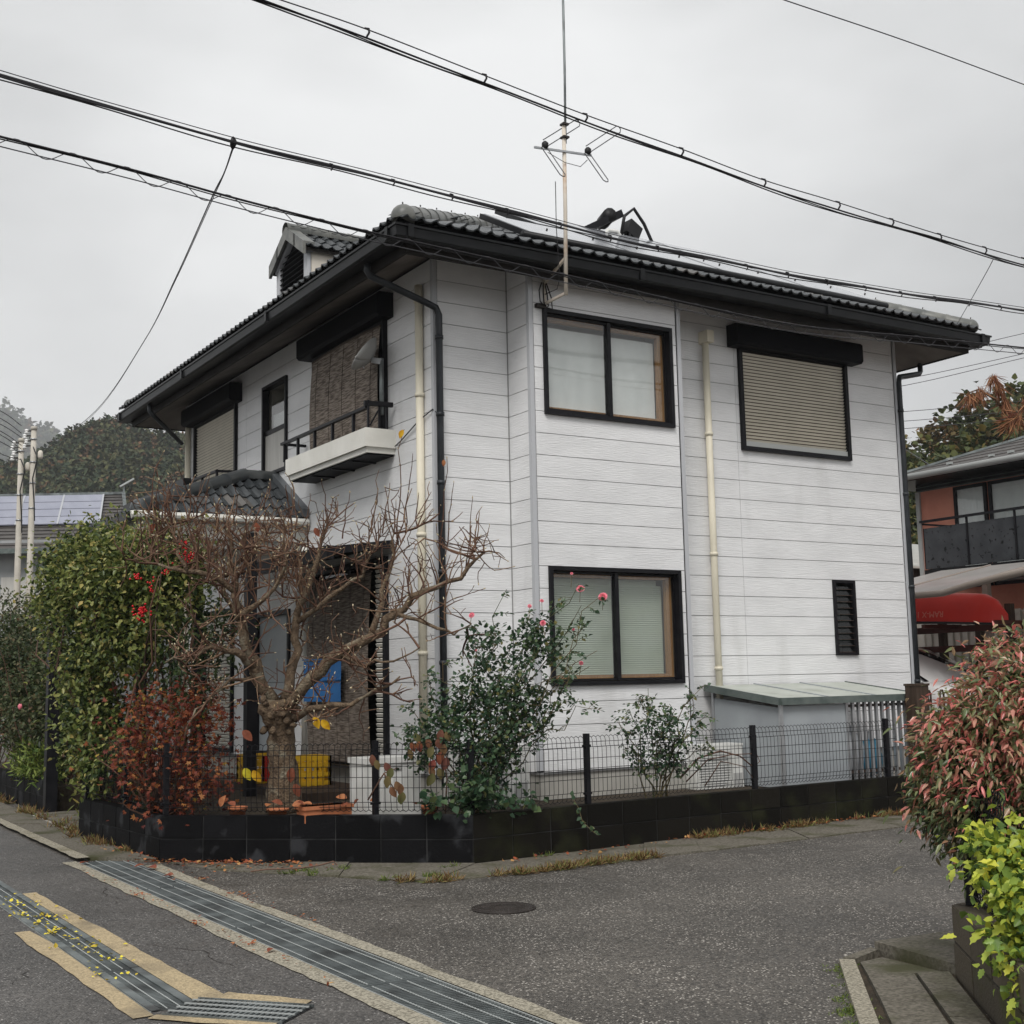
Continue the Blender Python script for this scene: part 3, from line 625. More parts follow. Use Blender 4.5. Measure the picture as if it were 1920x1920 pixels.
# narrow sash window
fn = frame('x', KX, -1, 15.11, 15.95, 4.243, 5.467, .04, -.06, .035)
room('x', KX, -1, 15.11, 15.95, 4.243, 5.467, .6, 'room', fn)
q = MB(); pbox(q, 'x', KX, -1, 15.15, 15.91, -.03, .0, 4.80, 4.86); q.build('meeting_rail', 'black_metal', fn)
q = MB(); pbox(q, 'x', KX, -1, 15.15, 15.91, -.03, -.036, 4.86, 5.427); q.build('pane', 'pane', fn)
q = MB(); pbox(q, 'x', KX, -1, 15.15, 15.91, -.008, -.014, 4.283, 4.80); q.build('pane', 'frosted', fn)
q = MB(); pbox(q, 'x', KX, -1, 15.32, 15.91, -.12, -.14, 4.86, 5.10); q.build('half_curtain', 'curtain', fn)
q = MB(); pbox(q, 'x', KX, -1, 15.15, 15.25, -.3, -.34, 4.86, 5.42); pbox(q, 'x', KX, -1, 15.2, 15.9, -.3, -.34, 5.28, 5.34); pbox(q, 'x', KX, -1, 15.5, 15.56, -.3, -.34, 4.86, 5.42); q.build('inner_frame', 'wood_in', fn)
# bay windows
def bay_window(z0, z1, dark_top, blind, louv):
    u0, u1 = 7.17, 8.878; um = 8.02
    f = frame('y', BY, -1, u0, u1, z0, z1, .042, -.09, .035)
    room('y', BY, -1, u0, u1, z0, z1, .45, 'room', f)
    # outer left sash with insect screen, inner right sash
    sf = frame('y', BY, -1, u0+.04, um+.03, z0+.05, z1-.05, .02, -.03, -.005, name='sash', parent=f)
    s2 = frame('y', BY, -1, um-.02, u1-.04, z0+.05, z1-.05, .02, -.065, -.04, name='sash', parent=f)
    q = MB(); pbox(q, 'y', BY, -1, um-.02, um+.025, -.06, .012, z0+.05, z1-.05); q.build('mullion', 'black_metal', f)
    q = MB(); pbox(q, 'y', BY, -1, u0+.08, um, -.018, -.024, z0+.08, z1-.08); q.build('pane', 'pane', f)
    q = MB(); pbox(q, 'y', BY, -1, um+.02, u1-.08, -.052, -.058, z0+.08, z1-.08); q.build('pane', 'pane', f)
    # timber jamb lining
    q = MB(); pbox(q, 'y', BY, -1, u1-.125, u1-.055, -.085, -.14, z0+.05, z1-.05); pbox(q, 'y', BY, -1, u0+.05, u1-.125, -.085, -.14, z0+.05, z0+.105)
    pbox(q, 'y', BY, -1, u0+.05, u1-.125, -.085, -.14, z1-.10, z1-.05); q.build('inner_frame', 'wood_in', f)
    if louv:
        q = MB(); n = 42; zz0 = z0+.11; zz1 = z1-.16
        for i in range(n):
            z = zz0+(zz1-zz0)*i/n; p_ = (zz1-zz0)/n
            q.hexa([P('y', BY, -1, u0+.08, -.16, z), P('y', BY, -1, u1-.13, -.16, z), P('y', BY, -1, u1-.13, -.185, z), P('y', BY, -1, u0+.08, -.185, z),
                    P('y', BY, -1, u0+.08, -.175, z+p_*.95), P('y', BY, -1, u1-.13, -.175, z+p_*.95), P('y', BY, -1, u1-.13, -.19, z+p_*.95), P('y', BY, -1, u0+.08, -.19, z+p_*.95)])
        pbox(q, 'y', BY, -1, u0+.08, u1-.17, -.20, -.25, z1-.16, z1-.10)
        tag(q.build('venetian_blind', 'blind_green', f), kind='stuff')
    else:
        rows = []
        for i in range(2):
            rows.append([P('y', BY, -1, u0+.06+j*(u1-u0-.19)/80, -.15+.004*math.sin(j*.21)+.002*math.sin(j*.6), (z0+.07, z1-.15)[i]) for j in range(81)])
        MB().grid(rows).build('curtain', 'curtain', f, True)
    return f
bay_window(4.229, 5.353, 0, 1, False); bay_window(1.445, 2.656, 0, 1, True)
# louvre window
fl = frame('y', KY, -1, 11.638, 12.013, 1.735, 2.655, .035, -.08, .03, 'black_metal')
room('y', KY, -1, 11.638, 12.013, 1.735, 2.655, .25, 'room_dark', fl)
for i in range(11):
    z = 1.775+i*.077
    q = MB(); q.hexa([P('y', KY, -1, 11.675, .0, z), P('y', KY, -1, 11.976, .0, z), P('y', KY, -1, 11.976, -.006, z), P('y', KY, -1, 11.675, -.006, z),
                      P('y', KY, -1, 11.675, -.03, z+.085), P('y', KY, -1, 11.976, -.03, z+.085), P('y', KY, -1, 11.976, -.036, z+.085), P('y', KY, -1, 11.675, -.036, z+.085)])
    q.build('louvre_pane', 'pane_dark', fl)
    q = MB(); pbox(q, 'y', KY, -1, 11.673, 11.978, .004, -.006, z-.003, z+.002); q.build('pane_edge', 'gate_brown', fl)
# ground floor openings on the left facade
fg = frame('x', KX, -1, 12.27, 14.25, .62, 2.86, .06, -.08, .05)
room('x', KX, -1, 12.27, 14.25, .62, 2.86, .4, 'room_dark', fg)
q = MB(); pbox(q, 'x', KX, -1, 13.2, 13.28, -.05, .01, .68, 2.80); q.build('mullion', 'black_metal', fg)
for a0, a1 in ((12.33, 13.2), (13.28, 14.19)):
    q = MB(); pbox(q, 'x', KX, -1, a0, a1, -.03, -.036, .68, 2.80); q.build('pane', 'pane_dark', fg)
slats('x', KX, -1, 12.29, 12.5, .68, 2.8, 40, .03, .05, 'shutter_white', fg)
fd = frame('x', KX, -1, 15.0, 16.2, .62, 2.46, .06, -.08, .03)
q = MB(); pbox(q, 'x', KX, -1, 15.06, 16.14, -.03, -.06, .66, 1.55); pbox(q, 'x', KX, -1, 15.06, 16.14, -.03, -.06, 1.556, 2.4); q.build('door', 'shed_panel', fd)
q = MB(); pbox(q, 'x', KX, -1, 15.5, 15.6, -.02, .01, 1.25, 1.38); q.build('door_phone', 'trim_white', fd)
# ---- eaves: soffit, fascia, gutter
O1, O2 = .66, .80
q = MB(); zs0, zs1 = 5.60, 5.89
def ring(o, z): return [(KX-o, KY-o, z), (XR+o, KY-o, z), (XR+o, YF+o, z), (KX-o, YF+o, z)]
r0, r1 = ring(O1-.02, zs0+.01), ring(-.05, zs1+.02)
q.add(r0+r1, [(i, (i+1) % 4, 4+(i+1) % 4, 4+i) for i in range(4)])
q.build('soffit', 'soffit', house)
def loop_box(o_out, o_in, z0, z1, name, m):
    A, B = ring(o_out, z0), ring(o_in, z0)
    for i in range(4):
        j = (i+1) % 4
        pts = [A[i], A[j], B[j], B[i]]
        MB().hexa([Vector(p) for p in pts]+[Vector(p)+Vector((0, 0, z1-z0)) for p in pts]).build(name, m, house, fixn=True)
loop_box(O1, O1-.03, 5.60, 5.835, 'fascia', 'fascia')
loop_box(O1+.012, O1-.0, 5.70, 5.83, 'fascia_trim', 'gutter_dark')
# gutter: box section with lips, mitred at the corners
def gutter_run(name, prof, ringf, m):
    for i in range(4):
        q = MB(); j = (i+1) % 4
        rows = [[ringf(o, z)[i] for o, z in prof], [ringf(o, z)[j] for o, z in prof]]
        q.grid(rows); q.build(name, m, house, fixn=False)
gp = [(.68, 5.80), (.675, 5.71), (.69, 5.69), (.82, 5.685), (.845, 5.70), (.855, 5.785), (.87, 5.79), (.87, 5.81), (.845, 5.81), (.835, 5.72), (.70, 5.705), (.69, 5.80)]
gutter_run('gutter', gp, ring, 'gutter_dark')
for i in range(4):     # joint collars
    a, c = ring(.875, 5.69)[i], ring(.875, 5.69)[(i+1) % 4]
    for t in (.02, .34, .66, .98):
        p = Vector(a).lerp(Vector(c), t); d = (Vector(c)-Vector(a)).normalized()
        inn = Vector((-d.y, d.x, 0))
        MB().prism([p, p+inn*.20, p+inn*.20+Vector((0, 0, .125)), p+Vector((0, 0, .125))], d*-.03, d*.03).build('gutter_joint', 'gutter_dark', house, fixn=True)
# ---- main roof
S = .45; X0, Y0_, X1, Y1 = KX-O2, KY-O2, XR+O2, YF+O2; ZE = 5.85; W2 = (X1-X0)/2; RX = X0+W2
def rz(run): return ZE+S*run
A_ = (X0, Y0_, ZE); B_ = (X1, Y0_, ZE); C_ = (X1, Y1, ZE); D_ = (X0, Y1, ZE); E_ = (RX, Y0_+W2, rz(W2)); G_ = (RX, Y1-W2, rz(W2))
dn = Vector((0, 0, -.02)); dn2 = Vector((0, 0, -.07))
q = MB(); tp = [Vector(p)+dn for p in (A_, B_, C_, D_, E_, G_)]; bt = [Vector(p)+dn2 for p in (A_, B_, C_, D_, E_, G_)]
q.add(tp+bt, [(0, 1, 4), (1, 2, 5, 4), (2, 3, 5), (3, 0, 4, 5), (0, 6, 7, 1), (1, 7, 8, 2), (2, 8, 9, 3), (3, 9, 6, 0), (6, 10, 7), (7, 10, 11, 8), (8, 11, 9), (9, 11, 10, 6)])
roof = q.build('roof', 'fascia', house)
TW, TE = .31, .28
def tile_profile(n=12, w=TW, h=.034):
    out_ = []
    for i in range(n+1):
        u = i/n; ph = (u*2) % 1.0
        zz = h*(.5-.5*math.cos(2*math.pi*min(1, ph/.62))) if ph < .62 else 0
        out_.append((u*w, zz))
    return out_
def tile_mesh(name, length, m, w=TW, h=.034, n=12):
    pr = tile_profile(n, w, h); q = MB(); th = .016; lift = .022
    rows = [[(u, 0, z+lift) for u, z in pr], [(u, length, z) for u, z in pr]]
    q.grid(rows)
    o = len(q.v); q.v += [(u, 0, z+lift-th) for u, z in pr]
    for i in range(len(pr)-1): q.f.append((i+1, i, o+i, o+i+1))
    ob = q.build(name, m); me = ob.data; bpy.data.objects.remove(ob); return me
tm = tile_mesh('roof_tile', TE*1.15, 'tile')
th_ = math.atan(S); ch_, sh_ = math.cos(th_), math.sin(th_)
def slope_tiles(origin, ud, vd, length, rows, keep):
    """tiles on one slope; origin = eave corner, ud along eave, vd uphill horizontal"""
    nv = Vector((-vd.x*sh_, -vd.y*sh_, ch_)); vv = Vector((vd.x*ch_, vd.y*ch_, sh_)); res = []
    for r in range(rows):
        for k in range(int(length/TW)+1):
            run = r*TE*ch_; u = k*TW
            if not keep(u+TW/2, run+.12): continue
            p = origin+ud*u+vv*(r*TE)+nv*.012
            M4 = Matrix((ud, vv, nv)).transposed().to_4x4(); M4.translation = p
            res.append(M4)
    return res
front = slope_tiles(Vector(A_)+Vector((.02, -.03, 0)), Vector((1, 0, 0)), Vector((0, 1, 0)), X1-X0-.04, 17, lambda u, r: r-.02 < u < (X1-X0)-r+.02)
left = slope_tiles(Vector(D_)+Vector((-.03, -.02, 0)), Vector((0, -1, 0)), Vector((1, 0, 0)), Y1-Y0_-.04, 17, lambda u, r: r-.02 < u < (Y1-Y0_)-r+.02)
cand = sorted(front, key=lambda M: (M.translation-Vector((0, 0, 1.5))).length+max(0, (M.translation.y-Y0_)*1.5-2))[:170]
lc = sorted(left, key=lambda M: (M.translation.x-X0)*6+(M.translation-Vector((0, 0, 1.5))).length*.4)[:125]
picked = set(map(id, cand)) | set(map(id, lc))
for M4 in cand+lc: inst('roof_tile', tm, roof, None, M4=M4)
tv = np.array([v.co[:] for v in tm.vertices]); tf = np.array([p.vertices[:] for p in tm.polygons])
rest = [M for M in front+left if id(M) not in picked]
VV = []; FF = []
for i, M4 in enumerate(rest):
    A = np.array(M4); VV.append(tv@A[:3, :3].T+A[:3, 3]); FF.append(tf+i*len(tv))
tag(npmesh('upper_tiles', np.concatenate(VV), np.concatenate(FF), 'tile', roof), kind='stuff')
# hip and ridge caps
def cap_run(p, q_, r, m, parent, name='ridge_tile', seg=.30, ball=True, nail=True, squash=1.):
    p = Vector(p); q_ = Vector(q_); d = q_-p; n = max(1, round(d.length/seg)); d.normalize()
    sdv = d.cross(Vector((0, 0, 1))).normalized(); up = sdv.cross(d)
    L_ = (q_-p).length/n
    for i in range(n):
        q2 = MB(); a = p+d*(i*L_); rows = []
        for t, rr_ in ((0, r*1.035), (L_*.14, r*1.035), (L_*.15, r), (L_*1.06, r*.985)):
            rows.append([a+d*t+sdv*(math.cos(an)*rr_)+up*(math.sin(an)*rr_*squash-.01) for an in [math.pi*(-.12+1.24*k/10) for k in range(11)]])
        q2.grid(rows); o_ = q2.build(name, m, parent, True)
        if nail and i % 2 == 0: MB().tube([a+up*r*squash+d*.04, a+up*(r*squash+.018)+d*.04], .007, 5).build('nail', 'iron', parent)
    if ball:
        prof = []
        rows = []
        for j in range(7):
            ph = math.pi/2*j/6; rows.append([p+d*.02-d*(r*1.1*math.sin(ph))+sdv*(math.cos(an)*r*1.08*math.cos(ph))+up*(math.sin(an)*r*1.08*math.cos(ph)*squash-.01) for an in [math.pi*(-.2+1.4*k/12) for k in range(13)]])
        MB().grid(rows).build('hip_end_cap', m, parent, True)
up_ = Vector((0, 0, .055))
cap_run(Vector(A_)+up_+Vector((.1, .1, .045)), Vector(E_)+up_, .115, 'tile_cap', roof)
cap_run(Vector(B_)+up_+Vector((-.1, .1, .045)), Vector(E_)+up_, .10, 'tile_cap', roof)
cap_run(Vector(D_)+up_+Vector((.1, -.1, .045)), Vector(G_)+up_, .10, 'tile_cap', roof, nail=False)
cap_run(Vector(C_)+up_+Vector((-.1, -.1, .045)), Vector(G_)+up_, .10, 'tile_cap', roof, nail=False)
cap_run(Vector(E_)+up_, Vector(G_)+up_, .11, 'tile_cap', roof, ball=False)
# ---- louvred dormer
dx, dy0, dy1, dz0, dz1, dzt = 6.55, 15.50, 16.60, 6.3, 7.36, 7.70
dm = MB(); dyc = (dy0+dy1)/2
pent = [(dx, dy0, dz0), (dx, dy1, dz0), (dx, dy1, dz1), (dx, dyc, dzt), (dx, dy0, dz1)]
dorm = MB().prism([Vector(p)+Vector((.05, 0, 0)) for p in pent], (0, 0, 0), (3.0, 0, 0)).build('dormer', 'cream', house, fixn=True)
q = MB()
fw = .12
q.box((dx-.0, dy0, dz0), (dx+.06, dy0+fw, dz1)); q.box((dx, dy1-fw, dz0), (dx+.06, dy1, dz1))
for a, c in (((dx+.03, dy0, dz1), (dx+.03, dyc, dzt)), ((dx+.03, dy1, dz1), (dx+.03, dyc, dzt))): q.bar(Vector(a)-Vector((0, 0, .05)), Vector(c)-Vector((0, 0, .05)), .06, .11, (1, 0, 0))
q.build('louvre_frame', 'trim_grey', dorm)
MB().prism([(dx+.045, dy0+fw, dz0), (dx+.045, dy1-fw, dz0), (dx+.045, dy1-fw, dz1), (dx+.045, dyc, dzt-.08), (dx+.045, dy0+fw, dz1)], (0, 0, 0), (.004, 0, 0)).build('louvre_back', 'black_box', dorm, fixn=True)
for i in range(17):
    z = dz0+.04+i*.07; hw_ = dy1-fw-dyc if z < dz1-.04 else max(0, (dzt-.07-z)/(dzt-dz1)*(dyc-dy0-.06))
    if hw_ < .06: continue
    MB().hexa([(dx+.0, dyc-hw_, z), (dx+.0, dyc+hw_, z), (dx+.01, dyc+hw_, z-.008), (dx+.01, dyc-hw_, z-.008), (dx+.035, dyc-hw_, z+.035), (dx+.035, dyc+hw_, z+.035), (dx+.045, dyc+hw_, z+.03), (dx+.045, dyc-hw_, z+.03)]).build('louvre_slat', 'black_metal', dorm)
# dormer roof: two small tiled slopes along +X
sl = (dzt-dz1)/(dyc-dy0)
ov = .07
for sgn in (-1, 1):
    e0 = Vector((dx-.05, dyc+sgn*(dyc-dy0+ov), dzt-sl*(dyc-dy0+ov)+.03)); r0_ = Vector((dx-.05, dyc, dzt+.03)); ln = Vector((2.9, 0, 0))
    MB().prism([e0, r0_, r0_+Vector((0, 0, -.05)), e0+Vector((0, 0, -.05))], (0, 0, 0), ln).build('dormer_slope', 'fascia', dorm, fixn=True)
    vdir = (r0_-e0); vl = vdir.length; vdir.normalize(); ud = Vector((1, 0, 0))*(-sgn); nv = ud.cross(vdir)*1
    if nv.z < 0: nv = -nv; 
    st = e0 if sgn < 0 else e0+Vector((2.79, 0, 0))
    for r_ in range(int(vl/TE)+1):
        for k in range(9):
            M4 = Matrix((ud, vdir, nv)).transposed().to_4x4(); M4.translation = st+ud*(k*TW)+vdir*(r_*TE-.03)+nv*.01
            inst('dormer_tile', tm, dorm, None, M4=M4)
    # verge tiles on the front edge
    for k in range(2):
        p = e0.lerp(r0_, k*.47); p2 = e0.lerp(r0_, k*.47+.53)
        MB().prism([p+Vector((-.03, 0, -.10)), p2+Vector((-.03, 0, -.10)), p2+Vector((-.03, 0, .05)), p+Vector((-.03, 0, .05))], (-.012, 0, 0), (.03, 0, 0)).build('verge_tile', 'tile_cap', dorm, fixn=True)
        MB().prism([p+Vector((-.03, 0, .05)), p2+Vector((-.03, 0, .05)), p2+Vector((-.03, 0, .08)), p+Vector((-.03, 0, .08))], (-.012, 0, 0), (.16, 0, 0)).build('verge_tile', 'tile_cap', dorm, fixn=True)
cap_run((dx-.1, dyc, dzt+.08), (dx+2.7, dyc, dzt+.08), .10, 'tile_cap', dorm, ball=False, nail=False)
# ---- downpipes
def pipe(pts, r, m, name='downpipe', n=10, brackets=(), bm='steel'):
    o = MB().tube(pts, r, n).build(name, m, house, True)
    for z in brackets:
        for p, p2 in zip(pts[:-1], pts[1:]):
            if min(p[2], p2[2]) <= z <= max(p[2], p2[2]) and abs(p[2]-p2[2]) > .5:
                MB().lathe((p[0], p[1], z), [(r*1.05, -.02), (r*1.22, -.02), (r*1.22, .02), (r*1.05, .02)], n).build('pipe_bracket', bm, o, True)
    return o
pipe([(6.075, 11.43, .65), (6.075, 11.43, 5.62)], .042, 'cream_pipe', brackets=(1.8, 3.0, 4.45, 5.45), bm='cream_pipe')
pipe([(5.40, 11.25, 5.69), (5.40, 11.25, 5.62), (5.43, 11.245, 5.57), (6.0, 11.16, 5.36), (6.12, 11.14, 5.31), (6.15, 11.135, 5.24), (6.15, 11.135, .5)], .036, 'dark_pipe', brackets=(1.7, 2.6, 3.5, 4.2, 5.0), bm='dark_pipe')
pipe([(6.07, 19.02, .6), (6.07, 19.02, 5.62)], .042, 'cream_pipe', brackets=(4.5, 3.0))
pipe([(9.70, 11.13, .42), (9.70, 11.13, 5.42)], .04, 'cream_pipe', brackets=(1.6, 2.9, 4.3), bm='cream_pipe')
MB().box((9.66, 11.04, 5.38), (9.76, 11.2, 5.52)).build('vent_hood', 'cream_pipe', house)
pipe([(13.62, 11.3, 5.69), (13.62, 11.3, 5.52), (13.57, 11.28, 5.48), (13.06, 11.18, 5.36), (13.03, 11.17, 5.28), (13.03, 11.165, .3)], .034, 'dark_pipe', brackets=(1.4, 2.6, 3.8, 4.9), bm='dark_pipe')
pipe([(6.07, 14.43, .6), (6.07, 14.43, 3.2)], .04, 'trim_white', brackets=(1.4, 2.4))
pipe([(5.35, 18.6, 5.69), (5.35, 18.6, 5.6), (5.40, 18.6, 5.54), (6.0, 19.1, 5.24)], .034, 'dark_pipe')
# ---- flower box balcony
bx0, by0, by1, bz0, bz1 = 5.755, 12.06, 14.28, 4.0, 4.2
q = MB(); q.box((bx0, by0, bz0), (bx0+.04, by1, bz1)); q.box((bx0+.04, by0, bz0), (KX, by0+.04, bz1)); q.box((bx0+.04, by1-.04, bz0), (KX, by1, bz1))
balc = q.build('flower_box', 'trim_white', house)
q = MB(); q.box((bx0+.03, by0+.03, bz0-.06), (KX, by1-.03, bz0)); q.build('ledge', 'trim_white', balc)
q = MB(); q.box((bx0+.06, by0+.06, bz0-.075), (KX, by1-.06, bz0-.06)); q.build('bottom_panel', 'black_box', balc)
for y in (12.55, 13.1, 13.65): MB().box((bx0+.08, y, bz0-.09), (KX, y+.03, bz0-.075)).build('bottom_rib', 'black_metal', balc)
MB().bar((5.80, 12.1, 4.43), (5.80, 14.5, 4.43), .05, .03).build('railing', 'black_metal', balc)
MB().bar((5.80, 14.48, 4.43), (6.1, 14.48, 4.43), .04, .03).build('railing', 'black_metal', balc)
for y in (12.45, 13.0, 13.5, 14.0, 14.42): MB().bar((5.80, y, 4.2), (5.80, y, 4.43), .03).build('rail_post', 'black_metal', balc)
MB().tube([(6.1, 12.05, 4.02), (6.1, 11.9, 4.06), (6.09, 11.5, 4.19), (6.1, 11.2, 4.26), (6.16, 11.17, 4.2)], .007, 5).build('cable', 'cable_grey', balc)
# ---- porch roof on the left facade
pe = [(4.02, 14.5), (KX, 14.5)]; ze, za = 3.48, 4.10; ax, ay = 5.66, 15.46
q = MB()
e1, e2, e3 = Vector((4.0, 14.45, ze)), Vector((KX, 14.45, ze)), Vector((4.0, 17.3, ze)); a1, a2, a3 = Vector((ax, ay, za)), Vector((KX, ay, za)), Vector((ax, 17.3, za))
q.add([e1, e2, e3, a1, a2, a3, (KX, 17.3, za)], [(0, 1, 4, 3), (0, 3, 5, 2), (3, 4, 6, 5)])
porch = q.build('porch_roof', 'fascia', house)
ptm = tile_mesh('porch_tile', .34, 'tile', w=.30, h=.04)
# front slope tiles
vd = (a2-e2).normalized(); vlen = (a2-e2).length; nv = Vector((1, 0, 0)).cross(vd); row = 0
for r_ in range(4):
    f_ = r_*.30/vlen
    xs0 = e1.x+(a1.x-e1.x)*min(1, f_+.1); k = 0
    x = KX-.32
    while x > xs0-.12:
        M4 = Matrix((Vector((1, 0, 0)), vd, nv)).transposed().to_4x4(); M4.translation = Vector((x, e1.y-.04, ze))+vd*(r_*.30)+nv*.012
        inst('porch_tile', ptm, porch, None, M4=M4); x -= .30
vd2 = (a1-Vector((e1.x, a1.y, ze))).normalized(); nv2 = Vector((0, -1, 0)).cross(vd2)
for r_ in range(6):
    for k in range(9):
        y = 14.5+.3*(k+1)
        if y-.3 < 14.5+(ay-14.5)*(r_*.3/((a1-Vector((e1.x, a1.y, ze))).length)): continue
        M4 = Matrix((Vector((0, -1, 0)), vd2, nv2)).transposed().to_4x4(); M4.translation = Vector((e1.x-.04, y, ze))+vd2*(r_*.30)+nv2*.012
        inst('porch_tile', ptm, porch, None, M4=M4)
cap_run(e1+Vector((.06, .05, .08)), a1+Vector((0, 0, .08)), .10, 'tile_cap_dark', porch, seg=.42, nail=False)
cap_run(a1+Vector((-.04, 0, .08)), a2+Vector((0, 0, .08)), .09, 'tile_cap_dark', porch, seg=.3, nail=False, ball=False)
MB().prism([e2+Vector((0, -.05, .06)), a2+Vector((0, 0, .06)), a2+Vector((0, 0, .16)), e2+Vector((0, -.05, .16))], (-.10, 0, 0), (-.003, 0, 0)).build('wall_flashing', 'lead_flash', porch, fixn=True)
q = MB(); q.box((4.06, 14.52, 3.24), (KX-.004, 14.58, 3.46)); q.box((4.06, 14.58, 3.24), (4.12, 17.2, 3.46)); q.box((4.3, 14.62, 3.14), (KX-.004, 14.70, 3.24)); q.build('porch_fascia', 'trim_white', porch)
MB().box((4.1, 14.6, 3.235), (KX-.004, 17.2, 3.238)).build('porch_ceiling', 'trim_white', porch)
MB().bar((3.95, 14.42, 3.44), (3.95, 17.4, 3.44), .10, .09).build('porch_gutter', 'gutter_dark', porch)
MB().tube([(3.95, 14.40, 3.46), (4.0, 14.40, 3.47), (6.1, 14.40, 3.475)], .045, 8).build('porch_gutter', 'trim_white', porch)
# balcony rail above the porch
for a, c in (((5.6, 16.3, 4.36), (5.6, 19.3, 4.42)), ((5.6, 16.3, 4.36), (6.1, 16.3, 4.38)), ((5.6, 16.3, 4.18), (5.6, 19.3, 4.2))): MB().bar(a, c, .045, .03).build('railing', 'black_metal', porch)
for y in (16.3, 16.9, 17.5, 18.1, 18.7, 19.25): MB().bar((5.6, y, 4.05), (5.6, y, 4.38), .03).build('rail_post', 'black_metal', porch)
MB().box((5.15, 16.3, 4.0), (5.25, 19.2, 4.24)).build('balcony_kerb', 'gutter_dark', porch)
MB().box((5.25, 16.3, 3.9), (6.1, 19.2, 4.02)).build('balcony_floor', 'shed_panel', porch)
# porch posts
for (x, y) in ((4.15, 14.62), (4.15, 16.9)): MB().box((x-.06, y-.06, .3), (x+.06, y+.06, 3.24)).build('porch_post', 'black_metal', porch)
# ---- terrace canopy over the blind window
q = MB(); q.prism([(6.1, 12.1, 3.02), (5.35, 12.1, 2.92), (5.35, 12.1, 2.86), (6.1, 12.1, 2.96)], (0, 0, 0), (0, 2.5, 0))
can = q.build('terrace_canopy', 'black_metal', house, fixn=True)
MB().bar((5.36, 12.08, 2.86), (5.36, 14.6, 2.86), .08, .14).build('canopy_beam', 'black_metal', can)
for y in (12.12, 13.3, 14.55): MB().bar((5.36, y, 2.88), (6.1, y, 2.98), .05, .08).build('canopy_rafter', 'black_metal', can)
for y in (13.5, 15.32): MB().box((4.98, y-.055, .3), (5.09, y+.055, 3.2)).build('canopy_post', 'black_metal', can)
# ------------------------------------------------------------------ wire mesh fences
def fence(label, pts, posts, zb=.4, h=.6, name='wire_fence', pitch=.05, poststep=None, cut=0):
    root = thing(name, label, 'fence', (*pts[0], zb))
    for (x, y) in posts:
        MB().bar((x, y, zb-.02), (x, y, zb+h+.02), .045, .045).build('post', 'black_metal', root)
        for z in (.09, .51): MB().bar((x-.045, y-.012, zb+z), (x+.045, y+.012, zb+z), .03, .02).build('clip', 'black_metal', root)
    for a, c in zip(pts[:-1], pts[1:]):
        a = Vector((*a, 0)); c = Vector((*c, 0)); d = c-a; L_ = d.length; d.normalize(); n_ = Vector((-d.y, d.x, 0)); q = MB()
        N_ = int(L_/pitch)
        for i in range(N_+1):
            p = a+d*(i*L_/N_)
            # looped wire: rises, curls out at the top and at the bottom
            prof = [(.012, .035), (0, .05), (0, .085), (-.012, .11), (-.012, .49), (0, .515), (0, .56), (.012, .585)]
            q.tube([p+n_*o+Vector((0, 0, zb+z)) for o, z in prof], .0029, 4, cap=False)
            if i < N_:
                p2 = a+d*((i+.5)*L_/N_); p3 = a+d*((i+1)*L_/N_)
                for z, s_ in ((.585, 1), (.035, -1)):
                    q.tube([p+n_*.012+Vector((0, 0, zb+z)), p2+n_*.014+Vector((0, 0, zb+z+s_*.016)), p3+n_*.012+Vector((0, 0, zb+z))], .0029, 4, cap=False)
        for z in (.06, .10, .22, .31, .40, .50, .545):
            q.tube([a+n_*(-.012)+Vector((0, 0, zb+z)), c+n_*(-.012)+Vector((0, 0, zb+z))], .0028, 4, cap=False)
        tag(q.build('mesh_panel', 'black_metal', root), kind='stuff')
    return root
fence('black wire mesh fence on the black wall around the bare tree', [(3.37, 13.75), (3.48, 11.42), (5.53, 9.55)], [(3.37, 13.72), (3.43, 12.5), (3.49, 11.43), (4.91, 10.13), (5.527, 9.56)])
fence('long black wire mesh fence on the mossy wall beside the lane', [(5.53, 9.55), (11.0, 9.79)], [(6.77, 9.61), (8.86, 9.70), (10.86, 9.785)])
fence('short dark wire fence on the brown wall among red leaves', [(7.8, 4.42), (5.36, 4.34), (4.84, 3.72)], [(5.36, 4.34), (7.3, 4.42)], zb=.36, h=.6)
# ------------------------------------------------------------------ hanging blinds
def sudare(label, y0, y1, z0, z1, x, bulge, sag=0.):
    root = thing('bamboo_blind', label, 'blind', (x, (y0+y1)/2, z0))
    n, m_ = 24, 30; rows = []
    for i in range(n+1):
        t = i/n; z = z0+(z1-z0)*t
        rows.append([(x-bulge*math.sin(math.pi*(1-t)*.9)-.003*math.sin(j*.7+t*3), y0+(y1-y0)*j/m_, z+sag*(math.sin(math.pi*j/m_))*t) for j in range(m_+1)])
    MB().grid(rows).build('reed_sheet', 'bamboo', root, True)
    top = rows[-1]; MB().tube(top, .014, 6).build('top_rod', 'bamboo_dark', root); MB().tube(rows[0], .014, 6).build('bottom_rod', 'bamboo_dark', root)
    for k in range(5):
        j = 3+k*6; MB().tube([(r_[j][0]-.003, r_[j][1], r_[j][2]) for r_ in rows], .0025, 4).build('string', 'bamboo_dark', root)
    return root
sudare('brown reed blind hanging behind the flower box balcony upstairs', 12.29, 14.17, 4.12, 5.40, 6.055, .04, .03)
sudare('tall brown reed blind with blue sheet beside the ground floor door', 12.52, 14.2, .66, 2.72, 6.04, .05)
bs = thing('blue_sheet', 'blue plastic sheet hung on the tall reed blind', 'sheet', (5.82, 13.65, 1.3))
rows = [[(5.90-.004*math.sin(j*.9+i*.7), 13.02+1.04*j/10, 1.32+.46*i/8) for j in range(11)] for i in range(9)]
MB().grid(rows).build('sheet', 'blue_sheet', bs, True)
